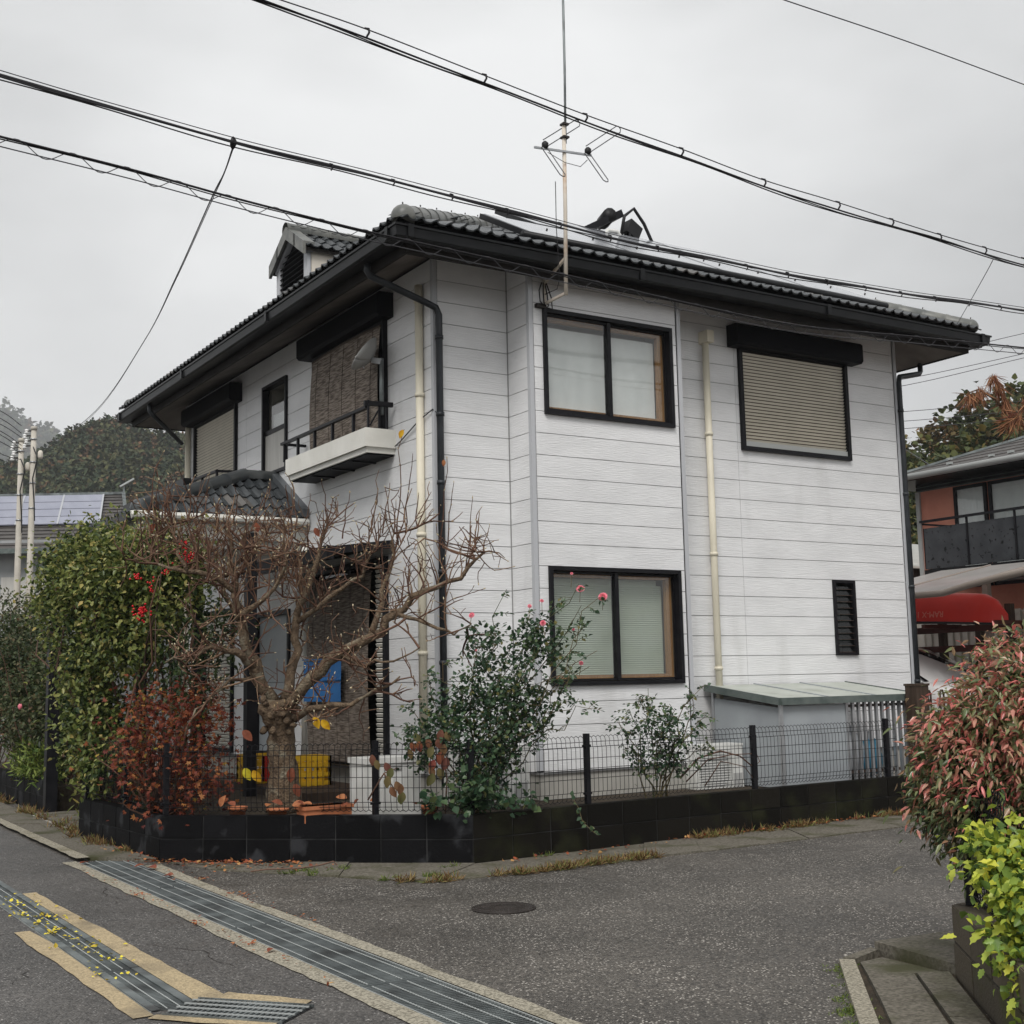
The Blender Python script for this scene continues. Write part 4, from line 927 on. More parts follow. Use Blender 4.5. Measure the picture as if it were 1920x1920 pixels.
for a, c in (((5.89, 13.02, 1.56), (5.89, 14.06, 1.56)), ((5.89, 13.62, 1.32), (5.89, 13.62, 1.78)), ((5.89, 13.0, 1.79), (5.89, 14.08, 1.80))): MB().bar(a, c, .012).build('fold', 'blue_sheet', bs)
# ------------------------------------------------------------------ satellite dish on the railing
sdh = thing('satellite_dish', 'pale satellite dish on a steel pole clamped to the balcony railing', 'dish', (5.97, 12.1, 4.43))
MB().tube([(5.97, 12.1, 4.36), (5.97, 12.1, 4.98)], .024, 10).build('pole', 'galv', sdh, True)
MB().bar((5.76, 12.10, 4.47), (6.08, 12.06, 4.47), .04, .05).build('clamp_bar', 'black_metal', sdh)
for x in (5.80, 5.93, 6.02): MB().bar((x, 12.08, 4.20), (x, 12.08, 4.50), .022).build('clamp_leg', 'black_metal', sdh)
MB().bar((5.82, 12.08, 4.23), (5.93, 12.08, 4.42), .015).build('clamp_leg', 'black_metal', sdh)
dc = Vector((5.90, 12.20, 4.985)); dn_ = Vector((-.66, .42, .62)).normalized(); du = dn_.orthogonal().normalized(); dv = dn_.cross(du)
rows = []
for i in range(6):
    r_ = .215*i/5; rows.append([dc+dn_*(.10*(i/5)**2)+du*(math.cos(a)*r_)+dv*(math.sin(a)*r_) for a in [2*math.pi*k/28 for k in range(29)]])
o = MB().grid(rows).build('dish', 'appliance_grey', sdh, True); md = o.modifiers.new('thick', 'SOLIDIFY'); md.thickness = .008
MB().bar((5.97, 12.09, 4.94), dc-dn_*.02, .055, .06).build('bracket', 'steel', sdh)
MB().tube([dc+dn_*.10-Vector((0, 0, .16)), dc+dn_*.19+Vector((0, 0, -.10))], .007, 6).build('feed_arm', 'steel', sdh)
MB().tube([dc+dn_*.17+Vector((0, 0, -.10)), dc+dn_*.21+Vector((0, 0, -.09))], .02, 8).build('receiver', 'appliance', sdh, True)
# ------------------------------------------------------------------ TV antenna
an = thing('tv_antenna', 'tall rusty white antenna mast with loop dipoles rising past the eaves', 'antenna', (7.1, 10.2, 5.3))
AY = 10.20
MB().tube([(7.09, AY, 5.33), (7.11, AY, 6.2), (7.12, AY, 7.15)], .021, 10).build('mast', 'rust_white', an, True)
MB().tube([(7.135, AY, 6.93), (7.15, AY, 7.7), (7.16, AY, 9.6)], .013, 8).build('upper_mast', 'galv', an, True)
for z in (6.98, 7.12): MB().box((7.09, AY-.04, z), (7.16, AY+.03, z+.02)).build('clamp', 'iron', an)
MB().bar((6.74, AY-.02, 6.80), (7.44, AY-.02, 6.86), .02, .02).build('boom', 'steel', an)
def loop_(p, q_, wv, name='dipole'):
    p = Vector(p); q_ = Vector(q_); wv = Vector(wv); d = (q_-p).normalized()
    MB().tube([p+wv, q_-d*.03+wv, q_+wv*.4, q_-wv*.4, q_-d*.03-wv, p-wv], .0055, 5).build(name, 'cable_grey', an)
wv = Vector((.022, .0, -.03))
for x in (6.87, 7.40):
    MB().lathe((x, AY-.02, 6.83+(x-6.87)*.09), [(.02, -.02), (.035, 0), (.035, .04), (.015, .06)], 8).build('insulator', 'black_rubber', an, True)
    z = 6.87+(x-6.87)*.09
    loop_((x, AY-.02, z), (x+.53, AY+.12, z+.40), wv)
    loop_((x-.02, AY-.03, z-.05), (x+.06, AY-.25, z-.42), (.03, 0, .008))
MB().tube([(6.9, AY-.02, 6.78), (7.1, AY-.03, 6.71), (7.3, AY-.02, 6.71), (7.39, AY-.02, 6.80)], .004, 4).build('lead', 'cable_grey', an)
MB().tube([(6.93, AY-.1, 6.45), (6.96, AY-.05, 6.0), (7.02, AY-.0, 5.5), (7.12, AY+.2, 5.45), (7.2, 10.74, 5.5)], .005, 4).build('lead', 'cable', an)
for a, c in (((7.09, AY, 5.35), (7.2, 10.76, 5.40)), ((7.1, AY, 5.72), (7.2, 10.76, 5.62)), ((7.2, 10.75, 5.36), (7.2, 10.75, 5.68))): MB().bar(a, c, .025).build('wall_bracket', 'rust_white', an)
for k in range(4):
    MB().tube([(7.16+.02*k, 10.74, 5.62), (7.10+.05*k, 10.70, 5.52-.02*k), (7.11+.05*k, 10.70, 5.40-.02*k), (7.2, 10.74, 5.36)], .007, 5).build('cable_loop', 'cable', an)
MB().box((7.08, 10.72, 5.345), (7.2, 10.78, 5.385)).build('junction_box', 'iron', an)
# ------------------------------------------------------------------ solar collectors on the front slope
sp = thing('solar_collector', 'long pale glazed solar collector lying on the front roof slope', 'solar collector', (9, 11.2, 6.1))
nrm = Vector((0, -sh_, ch_)); uph = Vector((0, ch_, sh_))
def on_roof(x, run, lift): return Vector((x, Y0_+run, rz(run)))+nrm*lift
def panel(x0, x1, r0, r1, lift=.07, th=.06, skew=0):
    l2 = lift+.075*(r1-r0)
    pts = [on_roof(x0, r0, lift), on_roof(x1, r0, lift), on_roof(x1-skew, r1, l2), on_roof(x0+skew, r1, l2)]
    MB().hexa([p for p in pts]+[p+nrm*th for p in pts]).build('casing', 'gutter_dark', sp, fixn=True)
    e = Vector((.03, 0, 0)); i_ = uph*.03
    g = [pts[0]+e+i_, pts[1]-e+i_, pts[2]-e-i_, pts[3]+e-i_]
    MB().hexa([p+nrm*(th-.005) for p in g]+[p+nrm*(th+.006) for p in g]).build('glazing', 'collector', sp, fixn=True)
for k in range(4): panel(7.1+k*1.34, 7.1+k*1.34+1.32, .52, 1.55)
for k in range(3): panel(7.9+k*1.2, 7.9+k*1.2+1.18, 1.62, 2.55, .16)
MB().tube([on_roof(7.0, .48, .09), on_roof(12.5, .48, .09)], .045, 10).build('header_pipe', 'gutter_dark', sp, True)
MB().bar(on_roof(7.0, .42, .03), on_roof(7.0, 2.6, .03), .04, .06).build('rail', 'gutter_dark', sp)
for k in range(9): MB().tube([on_roof(7.3+k*.6, .5, .17), on_roof(7.3+k*.6, .5, .20)], .01, 5).build('bolt', 'iron', sp)
# heater unit near the ridge
ht = thing('roof_heater', 'black water heater unit with hoses standing on the roof ridge', 'water heater', (9.9, 12.9, 7.0))
hc = on_roof(9.75, 2.45, .1)
MB().hexa([hc+Vector((-.55, -.02, .12)), hc+Vector((.1, -.02, .46)), hc+Vector((.1, .30, .46)), hc+Vector((-.55, .30, .12)), hc+Vector((-.58, -.02, .19)), hc+Vector((.06, -.02, .55)), hc+Vector((.06, .30, .55)), hc+Vector((-.58, .30, .19))]).build('tilted_panel', 'black_metal', ht, fixn=True)
MB().tube([hc+Vector((-.14, -.03, .44)), hc+Vector((.0, .32, .46))], .09, 10).build('tank', 'black_rubber', ht, True)
MB().hexa([hc+Vector((.12, -.05, .26)), hc+Vector((.30, -.05, .16)), hc+Vector((.30, .1, .16)), hc+Vector((.12, .1, .26)), hc+Vector((.20, -.05, .44)), hc+Vector((.38, -.05, .33)), hc+Vector((.38, .1, .33)), hc+Vector((.20, .1, .44))]).build('control_box', 'black_rubber', ht, fixn=True)
MB().tube([hc+Vector((.02, -.05, .2)), hc+Vector((.08, -.05, .45)), hc+Vector((.24, -.05, .58)), hc+Vector((.40, -.05, .40)), hc+Vector((.52, -.05, .18)), hc+Vector((.58, -.05, -.02))], .022, 8).build('hose', 'black_rubber', ht, True)
MB().tube([hc+Vector((-.28, -.06, .1)), hc+Vector((-.2, -.06, .2)), hc+Vector((-.06, -.06, .21)), hc+Vector((.04, -.06, .1))], .03, 8).build('insulated_pipe', 'appliance', ht, True)
rr = random.Random(3)
for k in range(16):
    a = hc+Vector((-.62+k*.07, -.08, .02+rr.uniform(-.02, .1))); MB().bar(a, a+Vector((rr.uniform(-.05, .1), .05, rr.uniform(.05, .16))), .025).build('strut', 'steel' if k % 3 == 0 else 'black_metal', ht)
# ------------------------------------------------------------------ lean-to shed on the lane side
sh = thing('lean_to_shed', 'low grey lean-to shed with pale green edged roof against the house', 'shed', (10.6, 10.6, .33))
SX0, SX1, SYF, SYB = 9.52, 11.72, 9.98, 11.16
def shz(y): return 1.25+.15*(y-SYF)/(SYB-SYF)
MB().box((9.58, 11.1, .34), (11.68, 11.12, 1.0)).build('shade_backing', 'gate_brown', sh)  # added dark sheet, its colour stands in for shade behind the slats
q = MB(); q.hexa([(SX0, SYF, shz(SYF)), (SX1, SYF, shz(SYF)), (SX1, SYB, shz(SYB)), (SX0, SYB, shz(SYB)), (SX0, SYF, shz(SYF)+.012), (SX1, SYF, shz(SYF)+.012), (SX1, SYB, shz(SYB)+.012), (SX0, SYB, shz(SYB)+.012)]); q.build('roof_sheet', 'shed_roof', sh)
for x in (10.25, 10.98): MB().bar((x, SYF+.02, shz(SYF)+.018), (x, SYB, shz(SYB)+.018), .02, .014).build('roof_seam', 'shed_panel', sh)
MB().bar((SX0, SYF-.012, 1.235), (SX1, SYF-.012, 1.235), .03, .075).build('front_rail', 'shed_green', sh)
MB().bar((SX0-.012, SYF, 1.235), (SX0-.012, SYB, 1.385), .03, .075).build('side_rail', 'shed_green', sh)
MB().bar((SX1+.012, SYF, 1.235), (SX1+.012, SYB, 1.385), .03, .075).build('side_rail', 'shed_green', sh)
for (x, y, z) in ((9.56, 10.02, 1.2), (10.52, 10.02, 1.2), (9.56, 11.08, 1.33), (11.66, 10.02, 1.2)): MB().bar((x, y, .3), (x, y, z), .035).build('post', 'steel', sh)
MB().box((9.575, 10.015, .34), (10.505, 10.03, 1.19)).build('front_panel', 'shed_panel', sh)
MB().hexa([(9.555, 10.04, .34), (9.57, 10.04, .34), (9.57, 11.06, .34), (9.555, 11.06, .34), (9.555, 10.04, 1.17), (9.57, 10.04, 1.17), (9.57, 11.06, 1.27), (9.555, 11.06, 1.27)]).build('side_panel', 'shed_panel', sh)
for k in range(12): MB().box((10.60+k*.092, 10.0, .36), (10.632+k*.092, 10.03, 1.20)).build('slat', 'steel', sh)
MB().bar((10.55, 10.045, 1.16), (11.68, 10.045, 1.16), .02, .03).build('slat_rail', 'gate_brown', sh)
MB().bar((10.55, 10.045, .45), (11.68, 10.045, .45), .02, .03).build('slat_rail', 'gate_brown', sh)
def blob(name, c, r, m, parent=None, seed=1, n=10):
    rr = random.Random(seed); rows = []
    for i in range(n+1):
        ph = math.pi*i/n; rows.append([Vector(c)+Vector((r[0]*math.sin(ph)*math.cos(a), r[1]*math.sin(ph)*math.sin(a), r[2]*math.cos(ph)))*(1+.10*math.sin(3*a+seed+i)+rr.uniform(-.05, .05)) for a in [2*math.pi*k/14 for k in range(14)]])
        rows[-1].append(rows[-1][0])
    return MB().grid(rows).build(name, m, parent, True)
t_ = thing('rubbish_bag', 'white knotted rubbish bag behind the shed slats', 'bag', (10.85, 10.3, .33)); blob('bag', (10.85, 10.3, .62), (.17, .15, .24), 'bag_white', t_, 2); blob('knot', (10.85, 10.3, .88), (.04, .04, .06), 'bag_white', t_, 4)
t_ = thing('rubbish_bag', 'blue and white rubbish bag lower behind the shed slats', 'bag', (11.1, 10.25, .33)); blob('bag', (11.1, 10.25, .58), (.15, .13, .2), 'bag_blue', t_, 3); blob('knot', (11.1, 10.25, .8), (.04, .04, .06), 'bag_white', t_, 5)
# brown end post and folding gate
t_ = thing('gate_post', 'dark brown timber gate post at the end of the mossy wall', 'post', (11.45, 9.82, .4)); MB().box((11.36, 9.76, .36), (11.56, 9.92, 1.36)).build('shaft', 'wood_dark', t_); MB().box((11.35, 9.75, 1.36), (11.57, 9.93, 1.385)).build('cap', 'wood_dark', t_)
sg = thing('scissor_gate', 'dark brown folding scissor gate in front of the white car', 'gate', (12.8, 10.2, 0))
ga = Vector((11.75, 9.95, 0)); gd = Vector((1, .12, 0)).normalized(); prev = None
for k in range(13):
    p = ga+gd*(k*.26); p2 = p+gd*.05
    MB().tube([p+Vector((0, 0, .12)), p+Vector((0, 0, 1.26)), p+gd*.025+Vector((0, 0, 1.30)), p2+gd*.0+Vector((0, 0, 1.30)), p2+gd*.025+Vector((0, 0, 1.26)), p2+gd*.025+Vector((0, 0, .12))], .013, 6).build('upright', 'gate_brown', sg, True)
    if k < 12:
        n2 = p+gd*.26
        for z0, z1 in ((.35, .95), (.95, .35), (.75, 1.2), (1.2, .75)): MB().bar(p+gd*.03+Vector((0, 0, z0)), n2+gd*.03+Vector((0, 0, z1)), .012, .022).build('lattice_bar', 'gate_brown', sg)
# ------------------------------------------------------------------ air conditioner units and garden clutter
def ac_unit(label, x, y, z, rot, w=.78, h=.55, d=.28, grille=True):
    t_ = thing('air_conditioner', label, 'air conditioner', (x, y, z), 'outdoor air conditioner units'); c, s_ = math.cos(rot), math.sin(rot)
    def T(u, v, q_): return (x+u*c-v*s_, y+u*s_+v*c, z+q_)
    def bx2(u0, u1, v0, v1, z0, z1): return MB().hexa([T(u0, v0, z0), T(u1, v0, z0), T(u1, v1, z0), T(u0, v1, z0), T(u0, v0, z1), T(u1, v0, z1), T(u1, v1, z1), T(u0, v1, z1)])
    bx2(-w/2, w/2, -d/2, d/2, .05, h-.012).build('casing', 'appliance', t_); bx2(-w/2-.006, w/2+.006, -d/2-.006, d/2+.006, h-.012, h+.012).build('lid', 'appliance', t_)
    for u in (-w*.35, w*.35): bx2(u-.04, u+.04, -d/2-.02, d/2+.02, 0, .05).build('foot', 'appliance_grey', t_)
    q = MB(); q.lathe((0, 0, 0), [(.2, 0), (.2, .01)], 24)
    q.v = [T(-w*.12+v[0], -d/2-.004-v[2], h*.5+v[1]) for v in q.v]; q.build('fan_opening', 'appliance_grey', t_, fixn=True)
    for k in range(16): bx2(-w*.12-.22, -w*.12+.22, -d/2-.024, -d/2-.018, h*.11+k*.027, h*.11+k*.027+.010).build('grille_bar', 'appliance', t_)
    bx2(w*.28, w*.47, -d/2-.004, -d/2, h*.1, h*.4).build('service_panel', 'appliance_grey', t_)
    return t_
ac_unit('pale air conditioner unit behind the big rose bush', 6.32, 10.62, .33, 0)
ac_unit('pale air conditioner unit with fine grille below the upper lane window', 9.2, 10.72, .28, R(-4), .62, .50, .26)
t_ = thing('storage_box', 'off white storage box with ribbed lid beside the corner of the house', 'box', (5.25, 10.62, .33))
MB().box((4.98, 10.45, .33), (5.52, 10.8, .80)).build('body', 'appliance', t_); MB().box((4.965, 10.435, .80), (5.535, 10.815, .85)).build('lid', 'appliance', t_); MB().box((5.18, 10.44, .74), (5.32, 10.452, .79)).build('handle', 'appliance_grey', t_)
for k in range(5): MB().box((5.03+k*.1, 10.443, .38), (5.05+k*.1, 10.45, .76)).build('rib', 'appliance', t_)
def crate(label, x, y, z, red=False):
    t_ = thing('plastic_crate', label, 'crate', (x, y, z), 'yellow crates on the terrace'); w, d, h = .44, .34, .32
    fr = MB(); MB().box((x-w/2, y-d/2, z), (x+w/2, y+d/2, z+.02)).build('base', 'yellow_plastic', t_)
    for (a, c) in (((x-w/2, y-d/2), (x+w/2, y-d/2)), ((x+w/2, y-d/2), (x+w/2, y+d/2)), ((x+w/2, y+d/2), (x-w/2, y+d/2)), ((x-w/2, y+d/2), (x-w/2, y-d/2))):
        for z_ in (z+.03, z+h*.38, z+h*.68, z+h-.025): MB().bar((*a, z_), (*c, z_), .014, .05 if z_ > z+.2 else .04).build('rim', 'yellow_plastic', t_)
        for k in range(6): 
            u = (k+.0)/5; px, py = a[0]+(c[0]-a[0])*u, a[1]+(c[1]-a[1])*u; MB().box((px-.012, py-.012, z), (px+.012, py+.012, z+h)).build('rib', 'yellow_plastic', t_)
    if red: MB().box((x-.06, y-d/2-.012, z+.02), (x+.06, y-d/2-.007, z+h-.02)).build('red_panel', 'red_plastic', t_)
crate('yellow plastic crate with a red stripe left of the tree trunk', 5.42, 14.15, .42, True); crate('plain yellow plastic crate right of the tree trunk', 5.62, 13.35, .42)
MB().box((5.2, 12.3, .33), (6.1, 15.6, .42)).build('terrace_deck', 'wood_dark')['kind'] = 'structure'
def pot(label, x, y, z, r, h, m='terracotta', planter=False):
    t_ = thing('flower_pot' if not planter else 'planter', label, 'pot' if not planter else 'planter', (x, y, z))
    if planter:
        MB().box((x-.22, y-.09, z), (x+.22, y+.09, z+h)).build('trough', m, t_); MB().box((x-.235, y-.105, z+h-.03), (x+.235, y+.105, z+h)).build('rim', m, t_)
    else:
        MB().lathe((x, y, z), [(r*.7, 0), (r*.95, h*.8), (r*1.1, h*.8), (r*1.1, h), (r*.9, h), (r*.85, h*.9)], 16).build('body', m, t_, True)
    return t_
pot('ribbed terracotta planter on the wall top left of the fence post', 4.62, 10.55, .33, 0, .14, planter=True)
pot('small terracotta pot under the bare tree right of the maple', 4.05, 11.15, .33, .08, .12)
pot('tipped terracotta pot at the foot of the tree trunk', 4.35, 10.95, .33, .09, .10)
pot('small terracotta pot beside the storage box behind the fence', 5.33, 9.93, .33, .07, .13)
t_ = thing('scrub_brush', 'tan scrubbing brush hanging behind the bare tree', 'brush', (5.35, 14.3, 1.85)); MB().box((5.33, 14.2, 1.78), (5.36, 14.26, 2.02)).build('back', 'black_rubber', t_)
for k in range(6): MB().bar((5.335, 14.26, 1.80+k*.035), (5.335, 14.34, 1.79+k*.035), .022).build('bristle_tuft', 'brush_tan', t_)
MB().tube([(5.345, 14.23, 2.02), (5.345, 14.23, 2.2)], .006, 5).build('hook', 'black_rubber', t_)
# bicycle behind the folding gate
bk = thing('bicycle', 'dark city bicycle parked behind the folding gate', 'bicycle', (12.7, 10.75, 0))
bo = Vector((12.35, 10.62, .345)); bd_ = Vector((.93, .36, 0)).normalized(); bn = Vector((-bd_.y, bd_.x, 0))
for k, c in enumerate((bo, bo+bd_*1.08)):
    wl = MB().tube([c+bd_*(math.cos(2*math.pi*i/28)*.325)+Vector((0, 0, math.sin(2*math.pi*i/28)*.325)) for i in range(29)], .018, 6).build('wheel', 'tyre', bk, True)
    MB().tube([c+bd_*(math.cos(2*math.pi*i/28)*.30)+Vector((0, 0, math.sin(2*math.pi*i/28)*.30)) for i in range(29)], .008, 5).build('rim', 'steel', wl, True)
    q = MB()
    for i in range(14): q.tube([c, c+bd_*(math.cos(math.pi*i/7)*.30)+Vector((0, 0, math.sin(math.pi*i/7)*.30))], .0015, 3)
    tag(q.build('spokes', 'steel', wl), kind='stuff')
f_, r_ = bo+bd_*1.08, bo; bb_ = bo+bd_*.46+Vector((0, 0, -.06)); st_ = bo+bd_*.30+Vector((0, 0, .46)); hd_ = bo+bd_*.86+Vector((0, 0, .52))
for a, c in ((bb_, st_), (bb_, hd_+Vector((0, 0, -.12))), (st_+Vector((0, 0, -.1)), hd_+Vector((0, 0, -.1))), (r_, bb_), (r_, st_), (f_, hd_)): MB().tube([a, c], .014, 6).build('frame_tube', 'dark_pipe', bk, True)
MB().tube([st_, st_+Vector((0, 0, .12))], .012, 6).build('seat_post', 'steel', bk); MB().hexa([st_-bd_*.13+bn*.09+Vector((0, 0, .12)), st_-bd_*.13-bn*.09+Vector((0, 0, .12)), st_+bd_*.15-bn*.03+Vector((0, 0, .12)), st_+bd_*.15+bn*.03+Vector((0, 0, .12)), st_-bd_*.13+bn*.08+Vector((0, 0, .18)), st_-bd_*.13-bn*.08+Vector((0, 0, .18)), st_+bd_*.15-bn*.025+Vector((0, 0, .16)), st_+bd_*.15+bn*.025+Vector((0, 0, .16))]).build('saddle', 'black_rubber', bk, fixn=True)
MB().tube([hd_-bd_*.16+bn*.26+Vector((0, 0, .14)), hd_+bn*.18+Vector((0, 0, .16)), hd_+Vector((0, 0, .12)), hd_-bn*.18+Vector((0, 0, .16)), hd_-bd_*.16-bn*.26+Vector((0, 0, .14))], .012, 6).build('handlebar', 'steel', bk, True)
MB().box(hd_+bd_*.1+Vector((-.14, -.14, -.08)), hd_+bd_*.1+Vector((.14, .14, .14))).build('basket', 'black_metal', bk)
# dead vine looped over the fence
vn = thing('bare_vine', 'bare brown vine arching over the fence to the post left of the shed', 'vine', (8.2, 9.8, .5))
for pts, r_ in ((((8.05, 9.85, .55), (8.25, 9.82, .72), (8.5, 9.78, .78), (8.72, 9.74, .72), (8.86, 9.70, .60)), .011), (((8.1, 9.84, .5), (8.35, 9.8, .70), (8.6, 9.74, .74), (8.9, 9.70, .74), (8.93, 9.69, .66), (8.86, 9.69, .62)), .007), (((8.3, 9.8, .45), (8.5, 9.78, .68), (8.75, 9.72, .62), (8.84, 9.7, .5)), .006)):
    MB().tube([Vector(p) for p in pts], [r_*(1-.1*i) for i in range(len(pts))], 6).build('stem', 'stem_brown', vn, True)
# ------------------------------------------------------------------ black gate arch at the left end of the wall
ga_ = thing('gate_arch', 'black gate arch with square post at the left end of the garden wall', 'gate arch', (3.66, 16.7, 0))
MB().box((3.58, 16.6, 0), (3.72, 16.74, 2.05)).build('post', 'black_metal', ga_)
MB().box((3.55, 13.95, 0), (3.67, 14.07, 2.05)).build('post', 'black_metal', ga_)
MB().tube([(3.65, 16.67, 2.0), (3.65, 16.55, 2.25), (3.64, 16.2, 2.5), (3.63, 15.3, 2.62), (3.62, 14.5, 2.5), (3.61, 14.1, 2.25), (3.61, 14.01, 2.0)], .055, 8).build('arch_bar', 'black_metal', ga_, True)
# ------------------------------------------------------------------ vegetation tools
def at(px, py, t):
    """world point at camera depth t metres along the ray through photo pixel px, py (1920 px wide)"""
    return Vector((0, 0, 1.5))+Fv*t+R2*((px-960)/2395.7*t)-U2*((py-960)/2395.7*t)
def unit(a): return a/np.maximum(np.linalg.norm(a, axis=-1, keepdims=True), 1e-9)
def leaf_np(pos, d, n, L_, W_, fold=.25, curl=.15):
    """pos,d,n: (N,3); returns verts and quads of folded leaves"""
    N_ = len(pos); d = unit(d); x = unit(np.cross(d, n)); z = np.cross(x, d)
    L_ = np.broadcast_to(L_, (N_,))[:, None]; W_ = np.broadcast_to(W_, (N_,))[:, None]
    P_ = lambda u, v, h: pos+x*(u*W_)+d*(v*L_)+z*(h*W_-curl*v*v*L_)
    V = np.stack([P_(0, 0, 0), P_(-1, .34, fold), P_(-.66, .70, fold), P_(0, 1, 0), P_(.66, .70, fold), P_(1, .34, fold)], 1).reshape(-1, 3)
    o = (np.arange(N_)*6)[:, None]
    F_ = np.concatenate([o+np.array([0, 3, 2, 1]), o+np.array([0, 5, 4, 3])], 0)
    return V, F_
def star_np(pos, d, n, L_, lobes=5, w=.16):
    N_ = len(pos); d = unit(d); x = unit(np.cross(d, n)); z = np.cross(x, d); L_ = np.broadcast_to(L_, (N_,))[:, None]
    vs = [pos]; fs = []
    for k in range(lobes):
        a = (k-(lobes-1)/2)*.72; ln = 1-.16*abs(k-(lobes-1)/2)
        dd = d*math.cos(a)+x*math.sin(a); xx = -d*math.sin(a)+x*math.cos(a); i = len(vs)
        vs += [pos+(dd*.5*ln-xx*w+z*.05)*L_, pos+(dd*ln-z*.15)*L_, pos+(dd*.5*ln+xx*w+z*.05)*L_]
        fs.append([0, i, i+1, i+2])
    V = np.stack(vs, 1).reshape(-1, 3); o = (np.arange(N_)*len(vs))[:, None]
    return V, np.concatenate([o+np.array(f) for f in fs], 0)
def clumps(rs, ells, n_cl, per, spread, shell=.72, zmin=None):
    """leaf positions and outward vectors in clumps spread through ellipsoids"""
    vol = np.array([e[1][0]*e[1][1]*e[1][2] for e in ells])**.7; vol /= vol.sum()
    pos = []; out_ = []
    for i in range(n_cl):
        e = ells[rs.choice(len(ells), p=vol)]; c = np.array(e[0]); r_ = np.array(e[1])
        v = unit(rs.normal(size=3)); rad = shell+(1-shell)*rs.rand() if rs.rand() < .8 else rs.rand()*shell
        cc = c+v*r_*rad
        k = max(3, int(per*rs.uniform(.5, 1.5)))
        p = cc+rs.normal(size=(k, 3))*spread*rs.uniform(.6, 1.3)
        pos.append(p); out_.append(np.repeat(v[None], k, 0))
    pos = np.concatenate(pos); out_ = np.concatenate(out_)
    if zmin is not None: m = pos[:, 2] > zmin; pos, out_ = pos[m], out_[m]
    return pos, out_
def foliage(name, m, parent, rs, ells, n_cl, per, spread, L_, W_, up=.2, droop=0., shell=.72, zmin=None, star=False, rnd_=.8, fold=.25, keep=None):
    p, o = clumps(rs, ells, n_cl, per, spread, shell, zmin)
    if keep is not None: k = keep(p); p, o = p[k], o[k]
    d = o*.6+rs.normal(size=p.shape)*rnd_; d[:, 2] += up-droop
    n = o*.5+rs.normal(size=p.shape)*.5; n[:, 2] += .9
    l_ = L_*rs.uniform(.65, 1.25, len(p))
    V, F_ = star_np(p, d, n, l_) if star else leaf_np(p, d, n, l_, l_*W_, fold)
    return tag(npmesh(name, V, F_, m, parent), kind='stuff')
def wander(a, c, n, amp, rr, sag=0.):
    a = Vector(a); c = Vector(c); L_ = (c-a).length; pts = []
    for i in range(n+1):
        t = i/n; j = Vector((rr.gauss(0, 1), rr.gauss(0, 1), rr.gauss(0, 1)))*amp*L_ if 0 < i < n else Vector()
        pts.append(a.lerp(c, t)+j+Vector((0, 0, sag*math.sin(math.pi*t))))
    return pts
def taper(r0, r1, n): return [r0+(r1-r0)*i/n for i in range(n+1)]
# ------------------------------------------------------------------ bare magnolia behind the corner wall
rr = random.Random(11); rs = np.random.RandomState(11)
TB = at(530, 1480, 12.0); TB.z = .33
mg = thing('magnolia_tree', 'bare pollarded tree with brown twigs and pale buds behind the corner fence', 'tree', tuple(TB))
D0 = 12.0
def mp_(x, y, dd=0.): return at(x, y, D0+dd)
trunk = [TB, mp_(532, 1450), mp_(527, 1400), mp_(528, 1360), mp_(522, 1330), mp_(524, 1305)]
q = MB(); n_ = 12; pts = []; rad = []
for i in range(len(trunk)-1):
    for k in range(4): pts.append(trunk[i].lerp(trunk[i+1], k/4)); 
rad_k = [.17, .14, .125, .135, .185, .13]
for i in range(len(trunk)-1):
    for k in range(4): rad.append((rad_k[i]+(rad_k[i+1]-rad_k[i])*k/4)*(1+rr.uniform(-.06, .06)))
q.tube(pts, rad, n_)
o0 = len(q.v)
q.v = [tuple(Vector(v)+Vector((rr.gauss(0, .008), rr.gauss(0, .008), rr.gauss(0, .008)))) for v in q.v]
q.build('trunk', 'bark', mg, True)
for k in range(26):   # knobbly stubs where it was cut back
    p = mp_(524+rr.uniform(-32, 36), 1330+rr.uniform(-26, 42), rr.uniform(-.19, .0)); blob('pruning_knob', p, (rr.uniform(.025, .055), rr.uniform(.025, .055), rr.uniform(.02, .05)), 'bark', mg, k, 5)
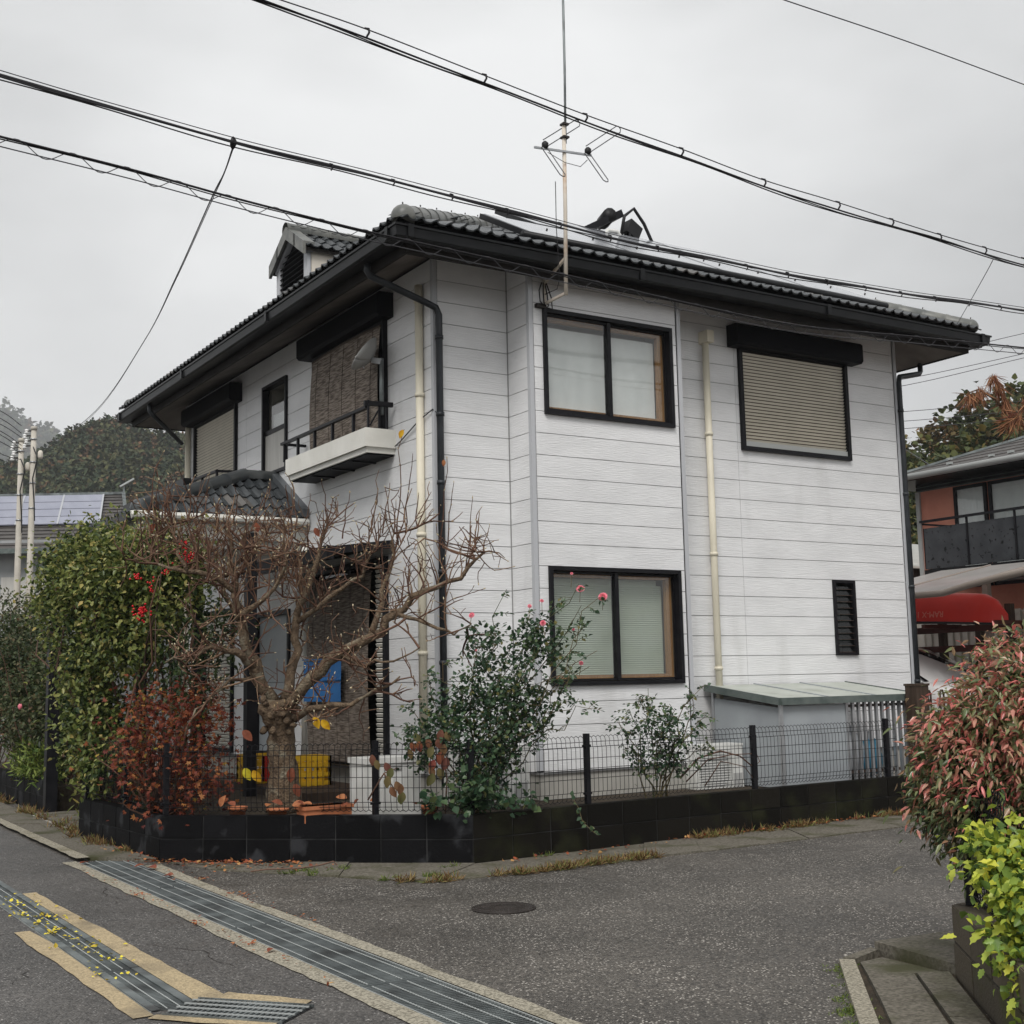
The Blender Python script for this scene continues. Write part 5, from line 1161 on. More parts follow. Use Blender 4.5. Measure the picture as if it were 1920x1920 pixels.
limbs = [
 [(512, 1318, -.05), (482, 1268, -.1), (462, 1225, -.15), (448, 1160, -.2), (440, 1095, -.1), (432, 1030, 0), (425, 985, .1)],
 [(538, 1312, 0), (548, 1240, .15), (556, 1170, .25), (575, 1100, .3), (600, 1040, .35), (612, 985, .4)],
 [(545, 1318, -.05), (588, 1268, -.15), (632, 1228, -.25), (690, 1196, -.3), (742, 1150, -.3), (800, 1108, -.25), (862, 1085, -.2), (905, 1035, -.15)],
 [(445, 1110, -.15), (405, 1085, -.25), (352, 1072, -.35), (300, 1058, -.35), (250, 1048, -.3)],
 [(556, 1348, -.15), (580, 1330, -.35), (612, 1322, -.5), (660, 1322, -.55), (700, 1296, -.55), (750, 1268, -.5)],
 [(478, 1250, -.15), (440, 1222, -.35), (398, 1212, -.5), (352, 1232, -.6), (310, 1242, -.6)],
 [(500, 1300, .1), (470, 1220, .35), (440, 1140, .6), (400, 1060, .8), (370, 1000, .9)],
 [(690, 1196, -.3), (720, 1130, -.1), (735, 1060, .05), (742, 1000, .1)],
 [(556, 1170, .25), (620, 1120, .2), (680, 1080, .1), (710, 1020, .0)],
 [(742, 1150, -.3), (800, 1170, -.5), (850, 1190, -.6), (880, 1170, -.6)],
 [(448, 1160, -.2), (500, 1120, -.4), (540, 1060, -.5), (548, 1000, -.5)],
 [(425, 1080, 0), (470, 1040, .3), (500, 1000, .5)],
 [(352, 1072, -.35), (330, 1020, -.3), (318, 970, -.3)],
 [(482, 1268, -.1), (420, 1290, -.5), (370, 1330, -.7), (345, 1380, -.75)],
 [(640, 1228, -.25), (690, 1250, -.6), (740, 1240, -.8), (790, 1215, -.8)]]
tips = []; segs = []
for li, l_ in enumerate(limbs):
    pts = [mp_(x+rr.uniform(-4, 4), y, d) for x, y, d in l_]
    fine = []
    for a, c in zip(pts[:-1], pts[1:]):
        fine += wander(a, c, 3, .05, rr)[:-1]
    fine.append(pts[-1]); big = [.062, .052, .066, .034, .04, .036, .045, .035, .032, .022, .03, .025, .02, .018, .02][li]
    rl = [max(.007, big*(1-.82*i/(len(fine)-1))*(1+rr.uniform(-.08, .14))) for i in range(len(fine))]
    MB().tube(fine, rl, 7).build('limb', 'bark', mg, True)
    for i, p in enumerate(fine): segs.append((p, rl[i], i/(len(fine)-1)))
tw = MB(); buds = []; tops = []
def shoot(p, d, ln, r0, lvl):
    n = 4; pts = [p]; dd = d.normalized()
    for i in range(n):
        dd = (dd+Vector((rr.gauss(0, .20), rr.gauss(0, .20), rr.gauss(.06, .16)))).normalized(); pts.append(pts[-1]+dd*ln/n)
    tw.tube(pts, taper(r0, max(.0032, r0*.5), n), 4, cap=False)
    if lvl == 0: tops.append(pts[2]); tops.append(pts[3])
    if lvl < 2:
        for k in range(rr.randint(2, 4) if lvl == 0 else rr.randint(1, 2)):
            i = rr.randint(1, n); sd_ = Vector((rr.gauss(0, 1), rr.gauss(0, 1), rr.gauss(.25, .7))); shoot(pts[i], dd*.5+sd_.normalized(), ln*rr.uniform(.35, .75), r0*.62, lvl+1)
    buds.append((pts[-1], dd))
for k in range(140):
    p, r_, t = rr.choice(segs[6:]); side = Vector((rr.gauss(0, 1), rr.gauss(0, 1), rr.gauss(.35, .7)))
    if p.z > 2.1: ln = rr.uniform(.22, .62)
    else: ln = rr.uniform(.18, .5)
    shoot(p, side, ln, rr.uniform(.008, .013), 0)
hi_pts = [s_[0] for s_ in segs if s_[0].z > 2.15]+[q_ for q_ in tops if q_.z > 2.2]
for k in range(240):   # upright water shoots along the top
    p = rr.choice(hi_pts); shoot(p, Vector((rr.gauss(0, .22), rr.gauss(0, .22), 1)), rr.uniform(.18, .46), .008, 1)
for x, y0, y1, d in ((752, 1010, 805, 0), (768, 1000, 850, .05), (705, 1000, 880, 0), (832, 1040, 860, -.1), (845, 1030, 905, 0), (700, 1010, 930, .1), (650, 1010, 925, 0), (880, 1080, 935, -.1), (725, 1000, 905, 0), (292, 1050, 900, -.3), (912, 1040, 985, -.1)):
    a = mp_(x-8, y0, d); c = mp_(x+6, y1, d); pts = wander(a, c, 6, .018, rr); tw.tube(pts, taper(.008, .003, 6), 4, cap=False); buds.append((pts[-1], Vector((0, 0, 1))))
    for i in (2, 3, 4, 5): buds.append((pts[i], Vector((rr.uniform(-.6, .6), rr.uniform(-.6, .6), .8))))
tag(tw.build('twigs', 'twig', mg, True), kind='stuff')
bm_ = MB()
for p, d in buds:
    if rr.random() < .6:
        r_ = rr.uniform(.004, .0075); l_ = rr.uniform(.016, .03); d = d.normalized(); bm_.tube([p, p+d*l_*.4, p+d*l_], [r_*.5, r_, .001], 5, cap=False)
tag(bm_.build('buds', 'bud', mg, True), kind='stuff')
def big_leaf_mesh(name, m, w=.36, curl=.2, teeth=0, n=6):
    """single broad leaf, unit length along +Y, midrib fold"""
    q = MB(); rows = []
    for i in range(n+1):
        t = i/n; hw_ = w*math.sin(math.pi*min(1, t*.93+.035))**.8*(1-.25*t)
        if teeth and i % 2 == 0 and 0 < i < n: hw_ *= 1-teeth
        z = -curl*t*t; rows.append([(-hw_, t, z+hw_*.35), (-hw_*.5, t+.015, z+hw_*.14), (0, t, z), (hw_*.5, t+.015, z+hw_*.14), (hw_, t, z+hw_*.35)])
    q.grid(rows); o = q.build(name, m, None, True); me = o.data; bpy.data.objects.remove(o); return me
LEAFM = {k: big_leaf_mesh('leaf', k) for k in ('leaf_yellow', 'leaf_lemon', 'leaf_orange', 'leaf_rust', 'leaf_mix', 'leaf_wine')}
def put_leaf(parent, p, d, n, size, m, name='leaf'):
    d = Vector(d).normalized(); x = d.cross(Vector(n)).normalized(); z = x.cross(d)
    M4 = (Matrix((x, d, z)).transposed() @ Matrix.Diagonal((size, size, size))).to_4x4(); M4.translation = Vector(p); return inst(name, LEAFM[m], parent, None, M4=M4)
camv = -Fv
for px, py, dd, s_, m in ((756, 806, 0, .085, 'leaf_yellow'), (603, 1350, -.5, .11, 'leaf_yellow'), (588, 1345, -.5, .11, 'leaf_yellow'), (290, 982, -.3, .10, 'leaf_rust'), (480, 980, .1, .09, 'leaf_rust'), (590, 990, .1, .09, 'leaf_rust'), (455, 1370, -.6, .12, 'leaf_rust'), (832, 862, -.1, .06, 'leaf_orange'), (458, 1440, -.7, .12, 'leaf_lemon'), (474, 1445, -.7, .12, 'leaf_yellow'), (548, 1440, -.6, .13, 'leaf_rust'), (552, 1470, -.6, .12, 'leaf_rust')):
    put_leaf(mg, mp_(px, py, dd), R2*rr.uniform(-.6, .6)-Vector((0, 0, rr.uniform(.5, 1))), camv+Vector((rr.uniform(-.3, .3), rr.uniform(-.3, .3), .4)), s_, m)
# fallen magnolia leaves on the soil behind the wall
ORD = ['first', 'second', 'third', 'fourth', 'fifth', 'sixth', 'seventh', 'eighth', 'ninth', 'tenth', 'eleventh', 'twelfth']
for i, (px, py) in enumerate(((413, 1512), (440, 1511), (500, 1512), (530, 1508), (548, 1510), (572, 1509), (585, 1508), (640, 1510), (650, 1497), (664, 1508), (694, 1502), (780, 1508))):
    o = put_leaf(None, at(px, py, 11.0), Vector((rr.uniform(-1, 1), rr.uniform(-1, 1), .3)), Vector((0, 0, 1))+camv*rr.uniform(.2, .9), rr.uniform(.07, .12), ('leaf_orange', 'leaf_rust')[i % 2], 'fallen_leaf')
    tag(o, 'curled %s leaf on the wall top, %s from left along fence foot' % (('orange', 'rust brown')[i % 2], ORD[i]), 'leaf', 'fallen leaves along the fence foot')
# ------------------------------------------------------------------ evergreen hedge arch
rs = np.random.RandomState(21)
hd = thing('evergreen_arch', 'glossy green evergreen grown over the gate arch beside the garden wall', 'hedge', (3.75, 13.9, .33))
E_h = [(tuple(at(240, 1075, 13.4)), (.50, .60, .44)), (tuple(at(310, 1045, 13.0)), (.40, .42, .30)), (tuple(at(330, 1120, 12.9)), (.26, .3, .34)), (tuple(at(100, 1120, 14.3)), (.16, .24, .3)), (tuple(at(150, 1100, 13.9)), (.34, .50, .36)), (tuple(at(185, 1040, 13.8)), (.34, .46, .26)), (tuple(at(170, 1220, 13.7)), (.34, .52, .52)), (tuple(at(180, 1350, 13.4)), (.32, .42, .46)), (tuple(at(250, 1180, 13.2)), (.36, .45, .42)), (tuple(at(200, 1420, 13.0)), (.28, .34, .28)), (tuple(at(120, 1060, 14.2)), (.2, .3, .22))]
foliage('foliage', 'leaf_hedge', hd, rs, E_h, 1400, 17, .115, .060, .30, up=.0, droop=.2, shell=.80, zmin=.4, rnd_=.75)
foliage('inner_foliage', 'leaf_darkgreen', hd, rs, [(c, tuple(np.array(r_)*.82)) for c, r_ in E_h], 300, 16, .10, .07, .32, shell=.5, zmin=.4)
q = MB()
for k in range(16):
    a = Vector((3.65+rr.uniform(-.1, .15), 13.6+rr.uniform(-.25, .3), .3)); c = Vector(E_h[rr.randint(0, 4)][0])+Vector((rr.gauss(0, .2), rr.gauss(0, .35), rr.gauss(0, .2))); q.tube(wander(a, c, 6, .03, rr), taper(.022, .006, 6), 5)
q.build('stems', 'stem_brown', hd, True)
# dried flower heads hanging over it
dh = foliage('dried_flowers', 'litter', hd, rs, [((3.50, 14.15, 2.25), (.12, .35, .35)), ((3.46, 14.3, 1.95), (.1, .2, .3))], 60, 12, .05, .03, .3); dh.data.materials[0] = mat('dried_mauve', (.18, .13, .11), .8, island=[(0, (.10, .07, .06)), (1, (.26, .20, .17))])
# nandina with berries inside the arch
nd = thing('nandina_berries', 'dark leafed bush with hanging red berry clusters under the bare branches', 'bush', (4.0, 12.6, .33))
foliage('foliage', 'leaf_darkgreen', nd, rs, [((4.2, 12.4, 2.0), (.34, .35, .4)), ((4.0, 12.6, 1.5), (.35, .4, .5)), ((3.8, 12.5, .8), (.3, .35, .4))], 170, 13, .09, .07, .22, up=0, droop=.2)
q = MB()
for k in range(7): q.tube(wander((4.0+rr.uniform(-.1, .1), 12.6+rr.uniform(-.1, .1), .3), (4.0+rr.uniform(-.4, .4), 12.5+rr.uniform(-.4, .4), rr.uniform(1.2, 2.6)), 5, .02, rr), taper(.014, .006, 5), 5)
q.build('stems', 'stem_brown', nd, True)
for (px, py, t, nb, sp_) in ((268, 1148, 12.0, 46, .075), (352, 1045, 12.1, 40, .08), (345, 1020, 12.1, 16, .05), (258, 1082, 12.2, 14, .06), (285, 1100, 12.2, 10, .05), (310, 1072, 12.2, 10, .05)):
    q = MB(); c = at(px, py, t)
    for k in range(nb): p = c+Vector((rr.gauss(0, sp_*.5), rr.gauss(0, sp_*.5), rr.gauss(0, sp_*.55))); q.lathe(p, [(.001, -.011), (.009, -.006), (.011, 0), (.009, .006), (.001, .011)], 6)
    tag(q.build('berry_cluster', 'berry', nd, True), kind='stuff')
# ------------------------------------------------------------------ red maple at the wall corner
rs = np.random.RandomState(31)
mpb = at(305, 1500, 11.75); mpb.z = .33
mt = thing('maple_shrub', 'rusty red small leafed maple spilling over the wall corner', 'shrub', tuple(mpb))
E_m = [(tuple(at(310, 1430, 11.65)), (.50, .42, .33)), (tuple(at(370, 1345, 11.8)), (.36, .36, .30)), (tuple(at(262, 1395, 11.7)), (.34, .3, .28)), (tuple(at(375, 1450, 11.5)), (.32, .3, .34)), (tuple(at(310, 1515, 11.45)), (.32, .18, .14)), (tuple(at(290, 1330, 11.9)), (.3, .3, .2))]
foliage('foliage', 'leaf_maple', mt, rs, E_m, 235, 10, .12, .040, .3, star=True, droop=.45, up=0, shell=.35, zmin=.30)
q = MB()
for k in range(60):
    e = E_m[rr.randint(0, 5)]; c = Vector(e[0])+Vector([rr.gauss(0, .5)*e[1][j] for j in range(3)])
    if c.z < .5: c.z = .5
    q.tube(wander(mpb+Vector((rr.uniform(-.06, .06), rr.uniform(-.06, .06), 0)), c, 6, .035, rr), taper(.013, .003, 6), 4, cap=False)
q.build('branches', 'stem_brown', mt, True)
# ------------------------------------------------------------------ roses
def rose(name, label, base, canes, depth, ells, ncl, per, seed, leafL=.042, flowers=(), buds_=()):
    rr = random.Random(seed); rs = np.random.RandomState(seed); t_ = thing(name, label, 'bush', tuple(base))
    q = MB(); P_ = []; D_ = []
    for (px, py, dd) in canes:
        c = at(px, py, depth+dd); a = Vector(base)+Vector((rr.uniform(-.12, .12), rr.uniform(-.1, .1), 0)); pts = wander(a, c, 8, .03, rr, .12); q.tube(pts, taper(.008, .0025, 8), 5, cap=False)
        for i in range(3, 9):
            for k in range(3):
                p = pts[i].lerp(pts[i-1], rr.random()); d = Vector((rr.gauss(0, 1), rr.gauss(0, 1), rr.gauss(.2, .6))).normalized()
                e = p+d*rr.uniform(.05, .16); q.tube([p, p.lerp(e, .5)+Vector((0, 0, .012)), e], .0022, 3, cap=False)
                dl = (e-p).normalized(); sdv = dl.orthogonal().normalized()
                for m_ in range(5):
                    b_ = p.lerp(e, (.45, .45, .75, .75, 1)[m_]); P_.append(b_); D_.append(dl*.6+sdv*((-1, 1, -1, 1, 0)[m_]) if m_ < 4 else dl)
    q.build('canes', 'stem_green', t_, True)
    P_ = np.array([tuple(p) for p in P_]); D_ = np.array([tuple(p) for p in D_]); n = rs.normal(size=P_.shape)*.4; n[:, 2] += 1; l_ = leafL*rs.uniform(.7, 1.25, len(P_))
    V, F_ = leaf_np(P_, D_, n, l_, l_*.40, .2, .2); tag(npmesh('cane_leaves', V, F_, 'leaf_rose', t_), kind='stuff')
    foliage('foliage', 'leaf_rose', t_, rs, ells, ncl, per, .055, leafL, .40, up=.1, shell=.5, zmin=.4)
    for (px, py, dd, r_) in flowers:
        c = at(px, py, depth+dd); up = (Vector((0, 0, 1))*.5+camv*.8+Vector((rr.uniform(-.3, .3), rr.uniform(-.3, .3), 0))).normalized(); u = up.orthogonal().normalized(); v = up.cross(u)
        f = MB()
        for ly, (rad, hgt, npet, tilt) in enumerate(((r_*.28, r_*.5, 3, .1), (r_*.55, r_*.42, 5, .35), (r_*.85, r_*.25, 6, .7), (r_*1.05, r_*.02, 7, 1.1))):
            for k in range(npet):
                a = 2*math.pi*(k/npet)+ly*.5; rad_d = u*math.cos(a)+v*math.sin(a); tg = -u*math.sin(a)+v*math.cos(a); rows = []
                for i in range(4):
                    s_ = i/3; o_ = rad_d*(rad*(.35+.65*s_))+up*(hgt*(.2+.8*s_)-tilt*r_*.18*s_*s_); wd = r_*(.30+.32*math.sin(math.pi*(.25+.6*s_)))
                    rows.append([c+o_-tg*wd+rad_d*(-.12*r_), c+o_, c+o_+tg*wd+rad_d*(-.12*r_)])
                f.grid(rows)
        f.build('rose_bloom', 'rose_pink', t_, True)
        MB().tube([c-up*r_*.2, c-Vector((0, 0, .12))+Vector((rr.uniform(-.03, .03), rr.uniform(-.03, .03), 0))], .003, 4).build('bloom_stalk', 'stem_green', t_)
    return t_
rb = at(880, 1515, 11.3); rb.z = .33
rose('rose_bush', 'tall dark green rose bush with pink blooms in front of the bay window', rb,
     [(890, 1175, 0), (950, 1105, 0), (985, 1150, .1), (1035, 1140, -.1), (1085, 1095, -.2), (1130, 1115, -.2), (1100, 1170, -.2), (1105, 1250, -.1), (1120, 1220, 0), (1085, 1310, -.1), (1060, 1270, 0), (1110, 1330, 0), (800, 1260, 0), (770, 1330, .1), (760, 1365, 0), (830, 1240, 0), (920, 1180, .1), (960, 1200, .2), (850, 1390, -.3), (950, 1350, -.3), (1010, 1220, -.2), (940, 1260, -.3), (1090, 1135, -.2), (1000, 1175, .1)],
     11.2, [(tuple(at(920, 1250, 11.2)), (.28, .28, .40)), (tuple(at(960, 1330, 11.2)), (.36, .28, .3)), (tuple(at(850, 1340, 11.2)), (.34, .28, .26)), (tuple(at(920, 1410, 11.1)), (.34, .26, .28)), (tuple(at(1010, 1210, 11.2)), (.22, .2, .25)), (tuple(at(800, 1400, 11.2)), (.22, .2, .25)), (tuple(at(890, 1480, 11.1)), (.4, .2, .16))], 420, 12, 41,
     flowers=[(1130, 1118, -.2, .040), (1088, 1103, -.2, .036), (884, 1153, 0, .026), (1018, 1168, -.2, .026), (993, 1136, 0, .018), (1016, 1126, 0, .018), (1090, 1243, -.1, .02), (1075, 1180, -.1, .013), (892, 1219, 0, .012), (1072, 1075, -.2, .013)])
rb2 = at(1235, 1490, 12.3); rb2.z = .33
rose('rose_bush', 'thin low rose bush behind the fence left of the grey shed', rb2, [(1160, 1350, 0), (1180, 1330, 0), (1200, 1305, 0), (1215, 1290, 0), (1255, 1320, 0), (1300, 1300, 0), (1320, 1285, 0), (1330, 1340, 0), (1280, 1380, 0), (1170, 1400, 0), (1240, 1360, 0), (1330, 1400, .1)], 12.2,
     [(tuple(at(1240, 1360, 12.2)), (.3, .22, .16)), (tuple(at(1250, 1420, 12.2)), (.4, .2, .2))], 62, 9, 43, .038)
# trailing cane over the wall
tr = thing('trailing_rose_cane', 'thin rose cane trailing down over the mossy wall', 'plant', tuple(at(1085, 1500, 11.3)))
pts = [at(1070, 1490, 11.35), at(1085, 1515, 11.2), at(1092, 1540, 11.15), at(1110, 1558, 11.1), at(1122, 1566, 11.1)]
MB().tube(pts, .003, 4).build('cane', 'stem_green', tr)
rs = np.random.RandomState(5); pp = np.array([tuple(pts[i].lerp(pts[i+1], u)) for i in range(4) for u in (.1, .4, .7, 1)]); dd = rs.normal(size=pp.shape); V, F_ = leaf_np(pp, dd, np.tile([[-.4, -.7, .6]], (len(pp), 1)), .05, .02); tag(npmesh('leaves', V, F_, 'leaf_rose', tr), kind='stuff')
# ------------------------------------------------------------------ dogwood saplings with turning leaves by the fence posts
def sapling(label, stems, leaves, seed, mats_=('leaf_mix',)):
    rr = random.Random(seed); t_ = thing('dogwood_sapling', label, 'sapling', tuple(at(*stems[0][0])))
    for s_ in stems: MB().tube([at(*p) for p in s_], taper(.008, .004, len(s_)-1), 5).build('stem', 'stem_brown', t_, True)
    for (px, py, t, sz) in leaves: put_leaf(t_, at(px, py, t), R2*rr.uniform(-.5, .5)-Vector((0, 0, 1)), camv+Vector((rr.uniform(-.4, .4), rr.uniform(-.4, .4), rr.uniform(0, .5))), sz*.78, rr.choice(mats_))
    return t_
sapling('young sapling with hanging wine red and yellow leaves at the wall corner post', [[(835, 1525, 10.9), (838, 1460, 10.95), (830, 1400, 10.95), (828, 1372, 10.95)]],
        [(828, 1368, 10.9, .13), (836, 1372, 10.9, .12), (820, 1385, 10.9, .12), (833, 1395, 10.9, .13), (812, 1400, 10.9, .13), (826, 1410, 10.9, .14), (838, 1420, 10.9, .15), (815, 1425, 10.9, .13), (822, 1440, 10.9, .13), (806, 1438, 10.9, .12), (812, 1450, 10.85, .15), (778, 1375, 11, .12), (770, 1392, 11, .11), (785, 1390, 11, .12), (766, 1405, 11, .11), (800, 1385, 11, .12)], 51, ('leaf_mix', 'leaf_mix', 'leaf_wine'))
sapling('drooping sapling with green and brown leaves beside the storage box', [[(690, 1500, 10.95), (720, 1450, 10.95), (745, 1440, 10.95)], [(720, 1450, 10.95), (740, 1480, 10.9)]],
        [(697, 1415, 10.85, .12), (705, 1425, 10.85, .11), (722, 1430, 10.85, .12), (735, 1440, 10.85, .13), (728, 1455, 10.85, .13), (742, 1465, 10.85, .14), (752, 1470, 10.85, .12), (755, 1485, 10.85, .12), (733, 1475, 10.85, .13), (748, 1490, 10.85, .11)], 53)
# low green weeds with heart leaves at the fence foot
wd = thing('fence_weeds', 'low green heart leafed weeds at the fence corner', 'plant', tuple(at(880, 1510, 10.9)))
foliage('foliage', 'leaf_rose', wd, np.random.RandomState(3), [(tuple(at(890, 1480, 10.75)), (.2, .12, .18)), (tuple(at(850, 1505, 10.75)), (.3, .12, .08)), (tuple(at(960, 1500, 10.9)), (.3, .15, .06))], 50, 6, .05, .065, .5, zmin=.3)
# ------------------------------------------------------------------ left garden hedge beyond the gate
rs = np.random.RandomState(61)
lh = thing('mixed_hedge', 'grey green twiggy hedge at the left edge below the utility poles', 'hedge', (4.0, 19.5, .3))
E_l = [((4.1, 18.6, 1.3), (.7, 1.0, .95)), ((4.2, 20.3, 1.7), (.8, 1.2, 1.15)), ((4.2, 22.3, 1.9), (.9, 1.2, 1.25)), ((3.95, 17.7, 1.0), (.35, .5, .8))]
foliage('foliage', 'leaf_grey', lh, rs, E_l, 1150, 17, .10, .06, .34, shell=.7, zmin=.3)
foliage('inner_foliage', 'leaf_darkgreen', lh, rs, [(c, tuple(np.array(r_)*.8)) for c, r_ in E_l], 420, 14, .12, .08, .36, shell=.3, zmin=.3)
q = MB()
for k in range(60):
    e = E_l[rr.randint(0, 3)]; c = Vector(e[0])+Vector([rr.gauss(0, .55)*e[1][j] for j in range(3)]); q.tube(wander((e[0][0]+rr.uniform(-.3, .3), e[0][1]+rr.uniform(-.4, .4), .3), c+Vector((0, 0, .3)), 5, .03, rr), taper(.012, .003, 5), 4, cap=False)
q.build('stems', 'stem_brown', lh, True)
lf = thing('fern_bed', 'yellow green ferns and weeds over the low black wall at the left', 'plant', (3.8, 17.4, .3))
foliage('foliage', 'weed', lf, rs, [((3.72, 17.5, .55), (.22, .55, .22)), ((3.75, 18.3, .6), (.25, .5, .25))], 120, 10, .06, .11, .12, up=.4, zmin=.3)
blob('flower', at(38, 1325, 17.0), (.03, .03, .04), 'rose_pink', lf, 3, 5)
gf = thing('gate_ferns', 'soft ferns growing in the gate opening under the evergreen arch', 'plant', (3.8, 14.6, .05))
foliage('foliage', 'leaf_hedge', gf, rs, [((3.8, 14.7, .35), (.25, .5, .3)), ((3.75, 14.1, .5), (.15, .2, .3))], 70, 10, .07, .14, .10, up=.5, zmin=.03)
# ------------------------------------------------------------------ right foreground: heavenly bamboo and yellow green shrub
rs = np.random.RandomState(71); rr = random.Random(71)
rn = thing('red_nandina', 'big wet bush with narrow red and green leaves at the right edge', 'bush', tuple(Vector((5.5, 4.0, .3))))
E_n = [(tuple(at(1965, 1345, 6.3)), (.46, .42, .42)), (tuple(at(1880, 1400, 6.3)), (.40, .38, .32)), (tuple(at(1830, 1455, 6.3)), (.32, .32, .25)), (tuple(at(1890, 1530, 6.2)), (.38, .34, .26)), (tuple(at(1990, 1460, 6.2)), (.4, .4, .4)), (tuple(at(1800, 1490, 6.35)), (.20, .22, .16))]
nlg = big_leaf_mesh('leaf', 'leaf_nandina_obj', w=.15, curl=.3)
LEAFM['nandina'] = nlg
p, o = clumps(rs, E_n, 1250, 17, .055, .80)
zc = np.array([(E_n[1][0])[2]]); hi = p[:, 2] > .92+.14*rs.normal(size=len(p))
d = o*.7+rs.normal(size=p.shape)*.45; d[:, 2] -= .35; n = rs.normal(size=p.shape)*.4; n[:, 2] += 1
vis = np.array([Vector(q_).dot(Fv) for q_ in p]); fac = (o@np.array(camv))
order = np.argsort(-(fac+.5*hi+rs.rand(len(p))*.3)); inside = []
for i in order:
    v = Vector(p[i])-Vector((0, 0, 1.5)); z_ = v.dot(Fv); x_ = 960+2395.7*v.dot(R2)/z_
    if x_ < 1930 and hi[i]: inside.append(i)
    if len(inside) >= 290: break
ins = set(inside)
for i in inside: put_leaf(rn, p[i], d[i], n[i], .052*rr.uniform(.55, 1.35), 'nandina')
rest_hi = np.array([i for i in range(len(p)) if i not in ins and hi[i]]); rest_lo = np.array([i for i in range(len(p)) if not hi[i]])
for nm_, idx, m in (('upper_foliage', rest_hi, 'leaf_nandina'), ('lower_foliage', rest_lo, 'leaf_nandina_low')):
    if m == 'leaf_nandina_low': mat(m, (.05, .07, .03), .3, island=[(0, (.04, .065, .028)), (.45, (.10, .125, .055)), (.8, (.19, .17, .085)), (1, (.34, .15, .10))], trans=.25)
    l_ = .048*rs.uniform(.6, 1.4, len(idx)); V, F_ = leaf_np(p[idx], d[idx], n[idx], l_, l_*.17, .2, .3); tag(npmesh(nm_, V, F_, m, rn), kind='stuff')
MATS['leaf_nandina']
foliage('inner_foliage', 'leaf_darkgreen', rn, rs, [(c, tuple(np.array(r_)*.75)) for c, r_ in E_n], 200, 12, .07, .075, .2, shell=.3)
q = MB()
for k in range(26):
    e = E_n[rr.randint(0, 5)]; q.tube(wander((5.5+rr.uniform(-.25, .4), 4.0+rr.uniform(-.3, .2), .28), Vector(e[0])+Vector([rr.gauss(0, .35)*e[1][j] for j in range(3)]), 5, .02, rr), taper(.009, .004, 5), 5)
q.build('stems', 'stem_brown', rn, True)
ls = thing('lime_shrub', 'yellow green lobed leaf shrub hanging over the brown wall', 'shrub', tuple(Vector((4.75, 3.3, .3))))
llg = {}
for k in range(3):
    q = MB(); pr = [(0, 0)]; 
    outl = [(.05, .0), (.16, .16), (.30, .22), (.22, .36), (.34, .52), (.19, .60), (.20, .76), (.08, .84), (0, 1.0)]
    rows = []
    for i, (w_, t) in enumerate(outl):
        z = -.28*t*t; w2_ = w_*(1+.12*math.sin(i*2.1+k)); rows.append([(-w2_, t+.03*math.sin(i+k), z+w2_*.25), (0, max(0, t-.05), z), (w2_, t, z+w2_*.25)])
    q.grid(rows); o = q.build('leaf', 'leaf_lime_obj', None, True); llg[k] = o.data; bpy.data.objects.remove(o); LEAFM['lime%d' % k] = llg[k]
E_s = [(tuple(at(1935, 1640, 5.3)), (.20, .22, .18)), (tuple(at(1935, 1765, 5.2)), (.20, .2, .17)), (tuple(at(1985, 1855, 5.0)), (.2, .2, .17)), (tuple(at(1868, 1592, 5.4)), (.14, .14, .08)), (tuple(at(1895, 1700, 5.15)), (.10, .1, .12))]
p, o = clumps(rs, E_s, 130, 5, .05, .85)
d = o*.9+rs.normal(size=p.shape)*.35; d[:, 2] -= .30; n = rs.normal(size=p.shape)*.5+np.array(camv)*.3; n[:, 2] += .8
fac = (o@np.array(camv)); od = np.argsort(-fac)
for i in od[:290]: put_leaf(ls, p[i], d[i], n[i], .058*rr.uniform(.5, 1.4), 'lime%d' % rr.randint(0, 2))
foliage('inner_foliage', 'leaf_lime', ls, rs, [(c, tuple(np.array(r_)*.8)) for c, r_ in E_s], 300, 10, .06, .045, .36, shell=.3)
q = MB()
for k in range(16):
    e = E_s[rr.randint(0, 4)]; q.tube(wander((4.85+rr.uniform(-.2, .2), 3.4+rr.uniform(-.2, .2), .28), Vector(e[0])+Vector([rr.gauss(0, .5)*e[1][j] for j in range(3)]), 5, .03, rr), taper(.008, .004, 5), 5)
q.build('stems', 'stem_brown', ls, True)
# ------------------------------------------------------------------ pine with dead needles reaching in at the right edge
pn = thing('pine_tree', 'pine branch with rusty drooping needles above the neighbouring roof', 'tree', tuple(Vector((9.1, 5.0, .3))))
MB().tube([(9.1, 5.0, .2), (9.15, 4.95, 2.0), (9.1, 5.0, 4.2)], [.09, .08, .05], 10).build('trunk', 'bark', pn, True)
tp0 = Vector((9.1, 5.0, 3.2)); tuft = [at(1818, 738, 9.2), at(1836, 728, 9.2), at(1862, 704, 9.15), at(1872, 722, 9.2), at(1896, 790, 9.1), at(1912, 778, 9.1), at(1885, 748, 9.2), at(1925, 745, 9.2)]
br = [at(1990, 850, 9.2), at(1935, 810, 9.2), at(1890, 770, 9.2), at(1860, 745, 9.2), at(1835, 730, 9.2), at(1818, 736, 9.2)]
MB().tube([tp0, tp0.lerp(br[0], .6)+Vector((0, 0, .05))]+br, [.03, .024, .02, .016, .012, .009, .007, .005], 6).build('branch', 'bark', pn, True)
MB().tube([br[2], at(1880, 725, 9.2), at(1862, 706, 9.15)], [.01, .008, .005], 5).build('branch', 'bark', pn, True)
rs = np.random.RandomState(81)
